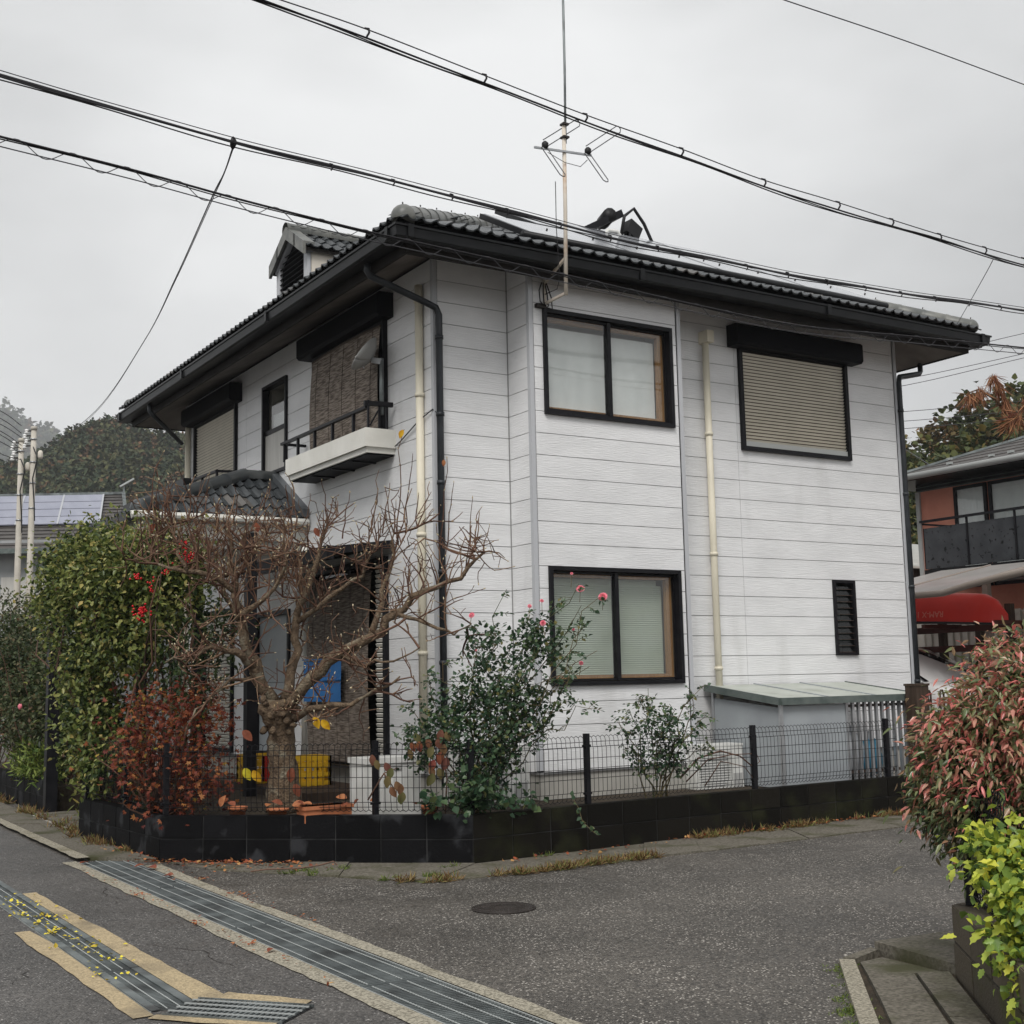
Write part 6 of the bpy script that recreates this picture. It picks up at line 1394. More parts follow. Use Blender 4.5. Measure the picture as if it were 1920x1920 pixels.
for i, c in enumerate(tuft):
    k = 70; pp = np.array(c)+rs.normal(size=(k, 3))*.012; dd = rs.normal(size=(k, 3))*.30; dd[:, 2] -= .85
    if i in (4, 5): dd = rs.normal(size=(k, 3))*.45-np.array(R2)*.5; dd[:, 2] -= .55
    V, F_ = leaf_np(pp, dd, rs.normal(size=(k, 3)), rs.uniform(.09, .17, k), .0018, .1, .15); tag(npmesh('needle_tuft', V, F_, 'pine_dead', pn), kind='stuff')
# ------------------------------------------------------------------ litter, dry grass, weeds on the ground
rs = np.random.RandomState(91)
def scatter_pl(pl, n, w, rs):
    P_ = []
    for i in range(n):
        a = lerp_pl(pl, rs.rand()); P_.append((a[0]+rs.normal()*w, a[1]+rs.normal()*w))
    return np.array(P_)
def ground_leaves(name, m, label, pts, z, L_, W_, seed, cat='leaf litter'):
    rs = np.random.RandomState(seed); p = np.c_[pts, np.full(len(pts), z)+rs.rand(len(pts))*.012]; d = rs.normal(size=p.shape); d[:, 2] = np.abs(d[:, 2])*.25; n = rs.normal(size=p.shape)*.35; n[:, 2] += 1
    l_ = L_*rs.uniform(.5, 1.3, len(p)); V, F_ = leaf_np(p, d, n, l_, l_*W_, .3, .1); return tag(npmesh(name, V, F_, m), label, cat, kind='stuff')
ground_leaves('leaf_litter', 'litter', 'small red brown maple leaf litter along the wall foot', np.r_[scatter_pl([(3.33, 13.0), (3.38, 11.4), (3.55, 11.05), (4.3, 10.35)], 330, .07, rs), scatter_pl([(3.3, 11.6), (3.7, 10.6), (4.3, 10.1)], 110, .16, rs), scatter_pl([(7.6, 9.47), (9.2, 9.55), (11.2, 9.64)], 200, .03, rs), scatter_pl([(5.6, 9.3), (7.5, 9.4)], 40, .06, rs)], .02, .035, .4, 1)
ground_leaves('leaf_litter', 'litter_yellow', 'yellow fallen petals and leaves on the narrow grating', np.r_[scatter_pl([(1.92, 6.9), (1.95, 10.2)], 130, .07, rs), np.repeat(np.array([(1.96, 8.6), (2.0, 7.9), (2.0, 7.5), (1.9, 8.45), (1.86, 9.3), (1.98, 9.15)]), 9, 0)+rs.normal(size=(54, 2))*.03], .012, .025, .45, 2)
ground_leaves('leaf_litter', 'litter', 'scattered brown needles along the concrete edging', np.r_[scatter_pl([(2.76, 6.0), (2.76, 11.5)], 60, .03, rs), scatter_pl([(3.33, 7.5), (3.33, 10.8)], 50, .03, rs), np.repeat(np.array([(2.75, 9.6), (2.74, 8.2), (2.75, 7.4), (3.35, 9.1), (3.37, 10.1)]), 18, 0)+rs.normal(size=(90, 2))*.04], .012, .03, .18, 3)
for i, (px, py, s_) in enumerate(((165, 1617, .09), (292, 1628, .12), (252, 1626, .08), (312, 1640, .07), (322, 1642, .08), (325, 1648, .06), (513, 1778, .07))):
    v = at(px, py, 1); d_ = v-Vector((0, 0, 1.5)); tt = -1.48/d_.z; c = Vector((0, 0, 1.5))+d_*tt
    o = put_leaf(None, c, Vector((rr.uniform(-1, 1), rr.uniform(-1, 1), .15)), (rr.uniform(-.3, .3), rr.uniform(-.3, .3), 1), s_, 'leaf_wine', 'fallen_leaf'); tag(o, ('dark red fallen leaf at the far left end of the wide drain grating', 'largest dark red leaf lying beside the wall corner gutter', 'dark red leaf between the grating end and the largest red leaf', 'dark red leaf, upper left of the three lying together', 'dark red leaf in the middle of the three lying together', 'dark red leaf, lowest of the three lying together', 'single dark red leaf halfway down the wide drain grating')[i], 'leaf', 'dark red leaves near the wide grating')
def grass(name, m, label, pl, n, w, h, seed):
    rs = np.random.RandomState(seed); cc = scatter_pl(pl, max(6, n//9), w, rs); c = cc[rs.randint(0, len(cc), n)]+rs.normal(size=(n, 2))*np.array([.05, .022]); p = np.repeat(np.c_[c, np.full(n, .004)], 7, 0); p[:, :2] += rs.normal(size=(len(p), 2))*.012
    d = rs.normal(size=p.shape)*.75; d[:, 2] = np.abs(d[:, 2])*.6+.35; l_ = h*rs.uniform(.4, 1.3, len(p)); V, F_ = leaf_np(p, d, rs.normal(size=p.shape), l_, .0022, .1, .35); return tag(npmesh(name, V, F_, m), label, 'grass', kind='stuff')
grass('dry_grass', 'dry_grass', 'dry yellow grass along the edge of the lane gutter', [(4.55, 8.95), (5.0, 8.72), (5.84, 8.74), (6.9, 8.82)], 330, .025, .07, 1)
grass('dry_grass', 'dry_grass', 'dry rusty grass along the foot of the mossy wall', [(7.7, 9.5), (9.2, 9.56), (11.3, 9.66)], 210, .025, .08, 2)
grass('dry_grass', 'dry_grass', 'dry straw grass at the gate and black wall foot', [(3.38, 11.9), (3.30, 13.6), (3.4, 14.3), (3.5, 16.4)], 190, .04, .10, 3)
grass('dry_grass', 'dry_grass', 'dry straw tufts at the left low wall', [(3.45, 16.6), (3.45, 19.5)], 100, .05, .11, 4)
grass('weeds', 'weed', 'small green weeds in the gutter joints', [(3.7, 10.45), (4.4, 9.6), (4.7, 9.0), (5.3, 9.35), (6.2, 9.45)], 80, .09, .05, 5)
grass('moss_fringe', 'weed', 'moss fringe along the corner kerb at the lower right', [(5.1, 5.0), (4.69, 4.55), (4.2, 4.0)], 150, .012, .018, 6)
tw2 = MB(); tw2.tube([at(470, 1634, 9.9), at(500, 1630, 9.9), at(560, 1628, 9.9), at(600, 1622, 9.9), at(625, 1615, 9.9), at(632, 1622, 9.9)], .006, 5)
o = tw2.build('fallen_twig', 'stem_brown'); tag(o, 'thin fallen twig lying in the gutter below the black wall', 'twig')
# ------------------------------------------------------------------ right neighbour: pink house
pk = thing('pink_house', 'pink walled house with grey slate roof and smoked balcony at the right edge', 'house', (22, 11, 0))
WX = 19.1
q = MB(); q.box((WX, 4.0, -.1), (27, 16.07, 4.86)); q.build('wall', 'pink_wall', pk)
MB().box((WX-.02, 3.98, 4.86), (27, 16.09, 5.08)).build('frieze', 'shed_green', pk)
for k in range(3): MB().box((WX-.035, 3.97, 4.88+k*.065), (WX-.02, 16.10, 4.93+k*.065)).build('frieze_board', 'appliance_grey' if False else 'gutter_dark', pk)
MB().box((WX-.04, 16.03, 2.0), (WX+.06, 16.12, 4.86)).build('corner_pipe', 'screen_grey', pk)
ex0, ey1, ez = 18.45, 16.65, 5.05
ey0, ex1 = 3.4, 27.6; sl = .36; mid = (ex0+ex1)/2; rrn = mid-ex0
q = MB(); A4 = [(ex0, ey0, ez), (ex0, ey1, ez), (ex1, ey1, ez), (ex1, ey0, ez)]; T4 = [(mid, ey0+rrn, ez+sl*rrn), (mid, ey1-rrn, ez+sl*rrn)]
q.add([*A4, *T4], [(0, 1, 5, 4), (1, 2, 5), (2, 3, 4, 5), (3, 0, 4)]); rf = q.build('roof', 'slate', pk)
MB().box((ex0+.02, ey0+.02, ez-.06), (ex1-.02, ey1-.02, ez-.01)).build('eave_soffit', 'gutter_dark', pk)
for k in range(14):   # slate courses on the slope facing the street
    r0 = k*.32; p0 = Vector((ex0+r0, max(ey0, ey0+r0), ez+sl*r0)); p1 = Vector((ex0+r0, ey1-r0, ez+sl*r0)); r1 = r0+.33
    MB().hexa([p0+Vector((0, 0, .004)), p1+Vector((0, 0, .004)), (ex0+r1, ey1-r1, ez+sl*r1+.002), (ex0+r1, ey0+r1, ez+sl*r1+.002), p0+Vector((0, 0, .022)), p1+Vector((0, 0, .022)), (ex0+r1, ey1-r1, ez+sl*r1+.006), (ex0+r1, ey0+r1, ez+sl*r1+.006)]).build('slate_course', 'slate', rf, fixn=True)
MB().bar((ex0, ey1, ez+.03), (mid, ey1-rrn, ez+sl*rrn+.03), .10, .04).build('hip_trim', 'galv', rf)
for y, r_ in ((15.2, .5), (14.3, .5), (13.9, .5), (15.6, 1.0), (12.9, .9)): MB().box((ex0+r_-.03, y-.05, ez+sl*r_+.02), (ex0+r_+.03, y+.05, ez+sl*r_+.06)).build('snow_guard', 'galv_light', rf)
MB().tube([(ex0-.05, ey1, ez-.0), (ex0-.05, ey0, ez-.0)], .06, 8).build('gutter', 'screen_grey', pk, True)
for (y0, y1) in ((14.55, 15.25), (13.0, 14.5)):
    f = MB()
    for r_ in ((y0, y0+.06, 3.0, 4.84), (y1-.06, y1, 3.0, 4.84), (y0, y1, 3.0, 3.06), (y0, y1, 4.78, 4.84)): f.box((WX-.05, r_[0], r_[2]), (WX+.02, r_[1], r_[3]))
    fo = f.build('window_frame', 'black_metal', pk)
    MB().box((WX-.03, y0+.06, 3.06), (WX-.036, y1-.06, 4.78)).build('pane', 'pane', fo)
    rows = [[(WX-.012+.006*math.sin(j*1.1), y0+.06+(y1-y0-.12)*j/40, z) for j in range(41)] for z in (3.06, 4.78)]; MB().grid(rows).build('curtain', 'curtain', fo, True)
# balcony with smoked panels
bpx = 18.05; by_ = 15.14
for k in range(8):
    y1 = by_-k*.95; MB().box((bpx, y1-.93, 3.3), (bpx+.02, y1, 4.02)).build('balcony_panel', 'smoke_panel', pk); MB().bar((bpx-.01, y1-.94, 3.3), (bpx-.01, y1-.94, 4.14), .03).build('rail_post', 'black_metal', pk)
MB().box((bpx, by_-.02, 3.3), (WX, by_, 4.02)).build('balcony_panel', 'smoke_panel', pk)
MB().bar((bpx-.02, by_+.03, 4.14), (bpx-.02, 7.5, 4.14), .07, .04).build('top_rail', 'black_metal', pk); MB().bar((bpx, by_, 4.10), (WX, by_, 4.10), .04, .03).build('top_rail', 'black_metal', pk)
MB().box((bpx-.01, 7.5, 3.1), (WX, by_+.01, 3.29)).build('balcony_floor', 'gutter_dark', pk)
# small grey roof glimpsed between the houses
gr_ = thing('far_shed_roof', 'pale ribbed shed roof glimpsed between the white house and pink house', 'roof', (24, 21.5, 0))
MB().hexa([(22, 20.0, 3.9), (30, 20.0, 3.9), (30, 24, 5.0), (22, 24, 5.0), (22, 20.0, 3.95), (30, 20.0, 3.95), (30, 24, 5.05), (22, 24, 5.05)]).build('roof_sheet', 'corrugated', gr_)
for k in range(20): MB().bar((22, 20.05+k*.2, 3.96+k*.055), (30, 20.05+k*.2, 3.96+k*.055), .03, .03).build('roof_rib', 'galv_light', gr_)
MB().box((22.3, 20.6, 0), (29.8, 23.8, 3.98)).build('wall', 'wood_dark', gr_)
# ------------------------------------------------------------------ carport with canoe and car
cp = thing('carport', 'carport with pale arched roof sheet between the two houses', 'carport', (16.5, 11, 0))
def near_z(y): return 2.63+.34*(1-math.exp(-max(0, 12.25-y)/1.6))
ys = [14.6, 13.6, 12.9, 12.25]+[12.25-.45*k for k in range(1, 14)]; xs = [14.95, 15.5, 16.2, 17.0, 17.8]
def sheet(lift): return [[(x, y, near_z(y)+.2*(x-14.95)+lift) for x in xs] for y in ys]
MB().grid(sheet(.03)).build('roof_sheet', 'carport_sheet', cp, True)
MB().tube([(14.95, y, near_z(y)) for y in ys], .05, 8).build('front_beam', 'carport_beam', cp, True)
for i in (1, 3, 5, 7, 9, 11, 13, 15): MB().tube([(x, ys[i], near_z(ys[i])+.2*(x-14.95)+.035) for x in xs], .018, 6).build('rib', 'carport_beam', cp)
for y in (13.4, 8.2): MB().bar((17.4, y, 0), (17.4, y, 3.1), .1).build('post', 'carport_beam', cp)
cf = thing('corrugated_fence', 'ribbed beige sheet fence behind the car and canoe', 'fence', (17.9, 11, 0))
for k in range(60):
    MB().box((17.86, 7.0+k*.15, .0), (17.90, 7.09+k*.15, 2.5)).build('rib', 'corrugated', cf)
MB().box((17.9, 6.9, .0), (17.93, 16, 2.48)).build('sheet', 'corrugated', cf)
rk = thing('canoe_rack', 'red brown timber rack of posts and rails carrying the canoe', 'rack', (16.0, 13, 0))
for z in (2.16, 1.86): MB().bar((16.35, 10.9, z), (16.35, 16.6, z), .05, .10).build('rail', 'rack_red', rk)
for y in (11.6, 12.25, 12.8, 13.5, 14.6): MB().bar((16.4, y, 0), (16.4, y, 2.5), .10).build('post', 'wood_dark', rk)
for y in (11.9, 13.2, 14.8): MB().bar((15.6, y, 2.2), (16.45, y, 2.2), .06, .06).build('crossbar', 'rack_red', rk)
# canoe, keel up
cn = thing('canoe', 'red canoe stored upside down under the carport roof', 'canoe', (16, 14.2, 2.3))
CL, CY0 = 4.7, 11.98; rows = []; m_ = 26
for i in range(m_+1):
    t = i/m_; y = CY0+CL*t; e = math.sin(math.pi*min(1, max(0, t)))**.55; wd = .44*e; hg = .30+.20*(1-e)*0+.16*abs(2*t-1)**3
    rock = .05*abs(2*t-1)**4; ends = 1-max(0, abs(2*t-1)-.86)/.14
    zt = 2.24+.028*(y-CY0)
    row = []
    for k in range(13):
        a = math.pi*k/12; cx_ = math.cos(a); sx_ = math.sin(a)**.7
        row.append((16.0+wd*cx_, y-(.0 if t > .02 else .0), zt+(.06*abs(2*t-1)**2)*-1+(.46-rock)*sx_*(.35+.65*math.sqrt(max(0, ends)))))
    rows.append(row)
MB().grid(rows).build('hull', 'canoe_red', cn, True)
MB().tube([r_[0] for r_ in rows], .018, 6).build('gunwale', 'black_rubber', cn, True); MB().tube([r_[-1] for r_ in rows], .018, 6).build('gunwale', 'black_rubber', cn, True)
tcu = bpy.data.curves.new('lettering', 'FONT'); tcu.body = 'RAM-X 15'; tcu.size = .13; tcu.extrude = .003; tcu.align_x = 'CENTER'; tcu.align_y = 'CENTER'
to = bpy.data.objects.new('lettering_tmp', tcu); COL.objects.link(to)
dg = bpy.context.evaluated_depsgraph_get(); tme = bpy.data.meshes.new_from_object(to.evaluated_get(dg)); bpy.data.objects.remove(to)
lo = link('lettering', tme, 'canoe_letter', cn); lo.parent = cn
# upside down, reading along the hull on the street side
lx = Vector((0, 1, .028)).normalized(); lz = Vector((-1, 0, .12)).normalized(); ly = lz.cross(lx)
M4 = Matrix((lx, ly, lz)).transposed().to_4x4(); M4.translation = Vector((15.553, 13.05, 2.375))-Vector((16, 14.2, 2.3)); lo.matrix_local = M4
# white car, nose to the right
car = thing('parked_car', 'white hatchback with dark windscreen parked under the carport', 'car', (16.0, 13.8, 0))
CX, CYN = 15.95, 11.75
st = [(0, .62, .38, .62), (.06, .74, .32, .72), (.25, .80, .24, .80), (.7, .83, .2, .90), (1.1, .84, .2, .98), (1.25, .84, .2, 1.0), (2.2, .84, .2, 1.02), (3.3, .83, .2, 1.03), (3.75, .80, .24, 1.0), (3.9, .74, .35, .92)]
rows = []
for s_, wd, zb, zt in st:
    y = CYN+s_; rows.append([(CX+a*wd, y, z) for a, z in ((0, zb), (-.9, zb), (-1, zb+.14), (-1.0, zt-.18), (-.95, zt-.05), (-.84, zt), (0, zt+.035), (.84, zt), (.95, zt-.05), (1, zt-.18), (1, zb+.14), (.9, zb), (0, zb))])
b = MB().grid(rows); b.f.append(tuple(range(12, -1, -1))); b.f.append(tuple(len(rows)*13-13+k for k in range(13))); bd = b.build('body', 'car_white', car, True)
cabin = [(1.15, .74, .99, .99), (1.95, .64, 1.0, 1.47), (2.15, .63, 1.0, 1.52), (2.9, .62, 1.0, 1.53), (3.5, .62, 1.0, 1.47), (3.82, .68, .98, 1.05)]
rows = []
for s_, wd, zb, zt in cabin:
    y = CYN+s_; w0 = .78; rows.append([(CX-w0, y, zb), (CX-wd, y, zt-.05), (CX-wd*.85, y, zt), (CX, y, zt+.02), (CX+wd*.85, y, zt), (CX+wd, y, zt-.05), (CX+w0, y, zb)])
MB().grid(rows).build('cabin', 'car_white', car, True)
def lerp3(a, c, t): return Vector(a).lerp(Vector(c), t)
# windscreen and side glass just proud of the cabin
w0, w1 = rows[0], rows[1]; off = Vector((0, -.012, .012))
MB().add([lerp3(w0[0], w1[0], .04)+Vector((.06, -.015, .01)), lerp3(w0[6], w1[6], .04)+Vector((-.06, -.015, .01)), Vector(w1[5])+Vector((-.05, -.01, .01)), Vector(w1[3])+Vector((0, -.012, .014)), Vector(w1[1])+Vector((.05, -.01, .01))], [(0, 1, 2, 3, 4)]).build('windscreen', 'car_glass', car)
for sgn, idx in ((-1, (0, 1)), (1, (6, 5))):
    for r0, r1, nm_ in ((0, 2, 'front_quarter'), (2, 3, 'side_window'), (3, 4, 'side_window')):
        a0, a1, c0_, c1 = rows[r0][idx[0]], rows[r0][idx[1]], rows[r1][idx[0]], rows[r1][idx[1]]; ofs = Vector((sgn*.014, 0, 0))
        pts = [lerp3(a0, c0_, .08)+Vector((0, 0, .03)), lerp3(a0, c0_, .94)+Vector((0, 0, .03)), lerp3(c0_, c1, .92)+Vector((0, -.04, 0)), lerp3(a1, c1, .08) if r0 else lerp3(rows[1][idx[0]], rows[1][idx[1]], .9)+Vector((0, .05, 0))]
        MB().add([p+ofs for p in pts], [(0, 1, 2, 3)]).build('side_window', 'car_glass', car)
for s_ in (.72, 3.2):
    for sgn in (-1, 1):
        wt = MB().lathe((CX+sgn*.76, CYN+s_, .30), [(.17, -.09), (.29, -.09), (.30, -.05), (.30, .05), (.29, .09), (.17, .09)], 24, 'x').build('wheel', 'tyre', car, True)
        MB().lathe((CX+sgn*.76, CYN+s_, .30), [(.02, -.095), (.17, -.085), (.185, 0), (.17, .085), (.02, .095)], 18, 'x').build('rim', 'steel', wt, True)
for sgn in (-1, 1): MB().hexa([(CX+sgn*.45, CYN+.05, .60), (CX+sgn*.80, CYN+.12, .60), (CX+sgn*.82, CYN+.5, .70), (CX+sgn*.6, CYN+.3, .68), (CX+sgn*.45, CYN+.08, .70), (CX+sgn*.79, CYN+.16, .72), (CX+sgn*.815, CYN+.52, .80), (CX+sgn*.6, CYN+.33, .80)]).build('headlight', 'porcelain', car, fixn=True)
for sgn in (-1, 1): MB().hexa([(CX+sgn*.82, CYN+1.35, 1.0), (CX+sgn*1.0, CYN+1.35, 1.0), (CX+sgn*1.0, CYN+1.47, 1.0), (CX+sgn*.82, CYN+1.47, 1.0), (CX+sgn*.84, CYN+1.37, 1.14), (CX+sgn*.99, CYN+1.37, 1.13), (CX+sgn*.99, CYN+1.47, 1.13), (CX+sgn*.84, CYN+1.47, 1.14)]).build('mirror', 'car_white', car, fixn=True)
MB().box((CX-.5, CYN-.02, .42), (CX+.5, CYN+.02, .56)).build('grille', 'black_rubber', car); MB().box((CX-.17, CYN-.035, .44), (CX+.17, CYN-.022, .53)).build('number_plate', 'porcelain', car)
car.location.z = .375
# ------------------------------------------------------------------ left neighbour with solar roof
ln_ = thing('solar_house', 'neighbour house with a large solar panel roof behind the utility poles', 'house', (6, 40, 0))
ra, rb_ = at(-420, 909, 40), at(232, 931, 40); ra.z = rb_.z = 7.55
ud = (rb_-ra).normalized(); fwd = Vector((-.55, -.835, 0)).normalized(); UL = (rb_-ra).length
dnv = (fwd*4.4+Vector((0, 0, -2.15))); VL = dnv.length; dnv.normalize(); nn = dnv.cross(ud).normalized()
if nn.z < 0: nn = -nn
def rp(u, v, h=0.): return ra+ud*u+dnv*v+nn*h
skew = .55   # the far gable edge runs out towards the eave
q = MB(); q.add([rp(-1, 0), rp(UL, 0), rp(UL+1.6, VL), rp(-1, VL), rp(-1, 0, -.1), rp(UL, 0, -.1), rp(UL+1.6, VL, -.1), rp(-1, VL, -.1)], [(0, 1, 2, 3), (7, 6, 5, 4), (0, 4, 5, 1), (1, 5, 6, 2), (2, 6, 7, 3), (3, 7, 4, 0)]); lr = q.build('roof', 'slate', ln_, fixn=True)
for k in range(16): MB().hexa([rp(-1, k*VL/16, .003), rp(UL+1.6*k/16, k*VL/16, .003), rp(UL+1.6*(k+1)/16, (k+1)*VL/16, .02), rp(-1, (k+1)*VL/16, .02), rp(-1, k*VL/16, .010), rp(UL+1.6*k/16, k*VL/16, .010), rp(UL+1.6*(k+1)/16, (k+1)*VL/16, .035), rp(-1, (k+1)*VL/16, .035)]).build('slate_course', 'slate', lr, fixn=True)
MB().bar(rp(-1, 0, .05), rp(UL, 0, .05), .15, .08).build('ridge_trim', 'galv', lr)
MB().bar(rp(UL, 0, .05), rp(UL+1.6, VL, .05), .10, .06).build('verge_trim', 'galv', lr)
PW = 1.22; PH = .70
for r_ in range(4):
    for c_ in range(8):
        u1 = UL-.55-c_*PW+r_*.19; v0 = .22+r_*PH
        cs = [rp(u1-PW+.02, v0, .06), rp(u1-.02, v0, .06), rp(u1-.02+.19, v0+PH-.05, .06), rp(u1-PW+.02+.19, v0+PH-.05, .06)]
        MB().hexa(cs+[p+nn*.035 for p in cs]).build('solar_panel', 'pv_cell', lr, fixn=True)
for c_ in range(9):
    u1 = UL-.55-c_*PW; MB().bar(rp(u1, .22, .10), rp(u1+.76, .22+4*PH, .10), .05, .02).build('panel_rail', 'pv_frame', lr)
MB().bar(rp(-1, VL+.02, -.03), rp(UL+1.6, VL+.02, -.03), .14, .14).build('gutter', 'shed_green', ln_)
wb = rp(0, VL*.88); 
q = MB(); a = rp(-1, VL-.5); c = rp(UL+.9, VL-.5); bk = Vector((.55, .835, 0))*6
q.hexa([(a.x, a.y, 0), (c.x, c.y, 0), (c+bk).to_2d().to_3d(), (a+bk).to_2d().to_3d(), (a.x, a.y, a.z+.1), (c.x, c.y, c.z+.1), ((c+bk).x, (c+bk).y, 6), ((a+bk).x, (a+bk).y, 6)]); q.build('wall', 'grey_wall', ln_, fixn=True)
MB().bar(rp(-1, VL-.55, -.35), rp(UL+.9, VL-.55, -.35), .06, .6).build('frieze', 'gutter_dark', ln_)
for u in (2.5, 6.3, 8.8): MB().bar(rp(u, VL-.52)-Vector((0, 0, 1.5)), rp(u+1.6, VL-.52)-Vector((0, 0, 1.5)), .05, 1.1).build('window', 'frosted', ln_)
fl_ = at(232, 925, 39.6); MB().bar(fl_, fl_+Vector((.0, 0, .22)), .05).build('lamp_post', 'galv', ln_); MB().bar(fl_+Vector((-.12, 0, .2)), fl_+Vector((.28, -.1, .46)), .16, .05).build('floodlight', 'galv_light', ln_)
# ------------------------------------------------------------------ utility poles
def upole(label, px, ztop, seed):
    p = at(px, 1000, 30); rr = random.Random(seed)
    t_ = thing('utility_pole', label, 'utility pole', (p.x, p.y, 0), 'concrete utility poles')
    MB().tube([(p.x, p.y, -.1), (p.x+.0, p.y, ztop*.5), (p.x+.0, p.y, ztop)], [.085, .074, .06], 14).build('shaft', 'pole_concrete', t_, True)
    MB().lathe((p.x, p.y, ztop), [(.06, -.03), (.075, -.03), (.075, .04), (.062, .055), (.01, .06)], 14).build('cap', 'pole_concrete', t_, True)
    for z in (ztop-.25, ztop-.8, ztop-1.3, ztop-1.9): MB().lathe((p.x, p.y, z), [(.07, -.015), (.08, -.015), (.08, .015), (.07, .015)], 14).build('band', 'steel', t_, True)
    for k in range(4):
        c = Vector((p.x, p.y, ztop-.05-.12*k))-R2*(.17+.04*(k % 2)); MB().bar((p.x, p.y, c.z), c, .03).build('bracket', 'iron', t_); MB().lathe(c, [(.02, -.07), (.055, -.055), (.055, -.03), (.025, -.02), (.05, 0), (.05, .025), (.02, .045)], 10).build('insulator', 'porcelain', t_, True)
    MB().lathe(Vector((p.x, p.y, ztop-.62))+R2*.17, [(.04, -.1), (.06, -.06), (.06, .06), (.03, .1)], 10).build('fuse_case', 'cream', t_, True)
    MB().tube([Vector((p.x, p.y, ztop-.2))-R2*.1, Vector((p.x, p.y, ztop-.7))+R2*.14-Fv*.1, Vector((p.x, p.y, ztop-1.2))+R2*.05-Fv*.13, Vector((p.x, p.y, ztop-1.8))+R2*.10-Fv*.12, Vector((p.x, p.y, ztop-2.2))+R2*.11-Fv*.1], .016, 5).build('riser_cable', 'cable', t_)
    return p
pa = upole('shorter concrete utility pole at the left edge, in front', 35, 7.40, 1)
pb = upole('taller concrete utility pole with round cap beside the shorter one', 58, 7.68, 2)
# ------------------------------------------------------------------ wooded hills
rs = np.random.RandomState(101)
def hill(name, label, prof, depth, back, foot, m_list, n_tree, rad, leaves, lsz, seed):
    rs = np.random.RandomState(seed); rows = []
    cr_ = [at(px, py, depth) for px, py in prof]
    for c in cr_:
        f = Vector((c.x, c.y, 0)).normalized(); row = []
        for k in range(7):
            u = k/6; p = c-f*(foot*(1-u)); row.append((p.x, p.y, (c.z-rad*.8)*(u**.8)+(-.4)*(1-u)))
        row.append(tuple(c+f*back-Vector((0, 0, c.z*.5)))); rows.append(row)
    h = MB().grid(rows).build(name, 'forest_floor', None, True); struct(h)
    G = np.array(rows); nr = len(rows)
    per = [[] for _ in m_list]
    for i in range(n_tree):
        a = rs.uniform(0, nr-1.001); u = 6*rs.rand()**.8; i0 = int(a); j0 = min(5, int(u)); fa = a-i0; fu = u-j0
        p = (G[i0, j0]*(1-fa)+G[i0+1, j0]*fa)*(1-fu)+(G[i0, j0+1]*(1-fa)+G[i0+1, j0+1]*fa)*fu
        r_ = rad*rs.uniform(.6, 1.35); k = rs.choice(len(m_list), p=[w_ for _, w_ in m_list]); conif = rs.rand() < .35
        v = unit(rs.normal(size=(leaves, 3))); v[:, 2] = np.abs(v[:, 2])*1.0-.15
        sc_ = np.array([r_*.62, r_*.62, r_*1.5]) if conif else np.array([r_, r_, r_*.85])
        if conif: v[:, :2] *= (1.05-np.clip(v[:, 2:3], 0, 1))
        pos = p+np.array([0, 0, r_*.45])+v*sc_*rs.uniform(.75, 1.05, (leaves, 1)); per[k].append((pos, v))
    for (m, _), L_ in zip(m_list, per):
        if not L_: continue
        P_ = np.concatenate([x[0] for x in L_]); O_ = np.concatenate([x[1] for x in L_])
        V, F_ = leaf_np(P_, O_*.5+rs.normal(size=P_.shape)*.6, O_+rs.normal(size=P_.shape)*.3, lsz*rs.uniform(.6, 1.3, len(P_)), lsz*.42, .2, .2)
        tag(npmesh('forest', V, F_, m), label % m.replace('forest_', '').replace('_', ' '), 'forest', kind='stuff')
for nm_, isl in (('forest_dark', [(0, (.018, .032, .016)), (1, (.048, .066, .030))]), ('forest_olive', [(0, (.038, .046, .020)), (1, (.088, .092, .038))]), ('forest_rusty', [(0, (.06, .038, .020)), (1, (.14, .075, .035))])): mat(nm_, isl[0][1], .85, island=isl)
ML = [('forest_dark', .48), ('forest_olive', .40), ('forest_rusty', .12)]
hill('wooded_hill', '%s trees on the wooded hill left of the house', [(-700, 840), (-300, 850), (-60, 880), (60, 868), (105, 838), (150, 806), (200, 790), (235, 800), (275, 812), (340, 822), (420, 830), (600, 850), (800, 900)], 230, 80, 110, ML, 3400, 1.75, 36, .72, 5)
hill('far_mountain', '%s trees on the misty far mountain at the left', [(-900, 760), (-500, 740), (-200, 748), (-60, 765), (10, 776), (40, 788), (62, 806), (88, 815), (105, 832), (125, 860), (200, 930), (400, 990)], 1300, 300, 500, ML, 1100, 12, 44, 5.2, 6)
# trees on the near slope at the right, each a tree of its own
def hill_tree(label, px, py_top, depth, rad, hgt, m, seed, nl=1500):
    rs = np.random.RandomState(seed); top = at(px, py_top, depth); b_ = Vector((top.x, top.y, max(0, top.z-hgt)))
    t_ = thing('hillside_tree', label, 'tree', tuple(b_), 'trees on the slope behind the pink house')
    MB().tube([b_, b_.lerp(top, .5)+Vector((.1, .1, 0)), b_.lerp(top, .85)], [rad*.09, rad*.06, rad*.02], 7).build('trunk', 'bark', t_, True)
    E_ = [((top.x, top.y, top.z-rad*.8), (rad*.8, rad*.8, rad*.8)), ((top.x+rad*.3, top.y-rad*.2, top.z-rad*1.5), (rad, rad, rad*.8)), ((top.x-rad*.4, top.y+rad*.3, top.z-rad*1.7), (rad*.9, rad*.9, rad*.8)), ((top.x, top.y, top.z-rad*2.5), (rad*1.1, rad*1.1, rad))]
    foliage('crown', m, t_, rs, E_, 420, 13, rad*.13, rad*.15, .45, up=.1, shell=.72)
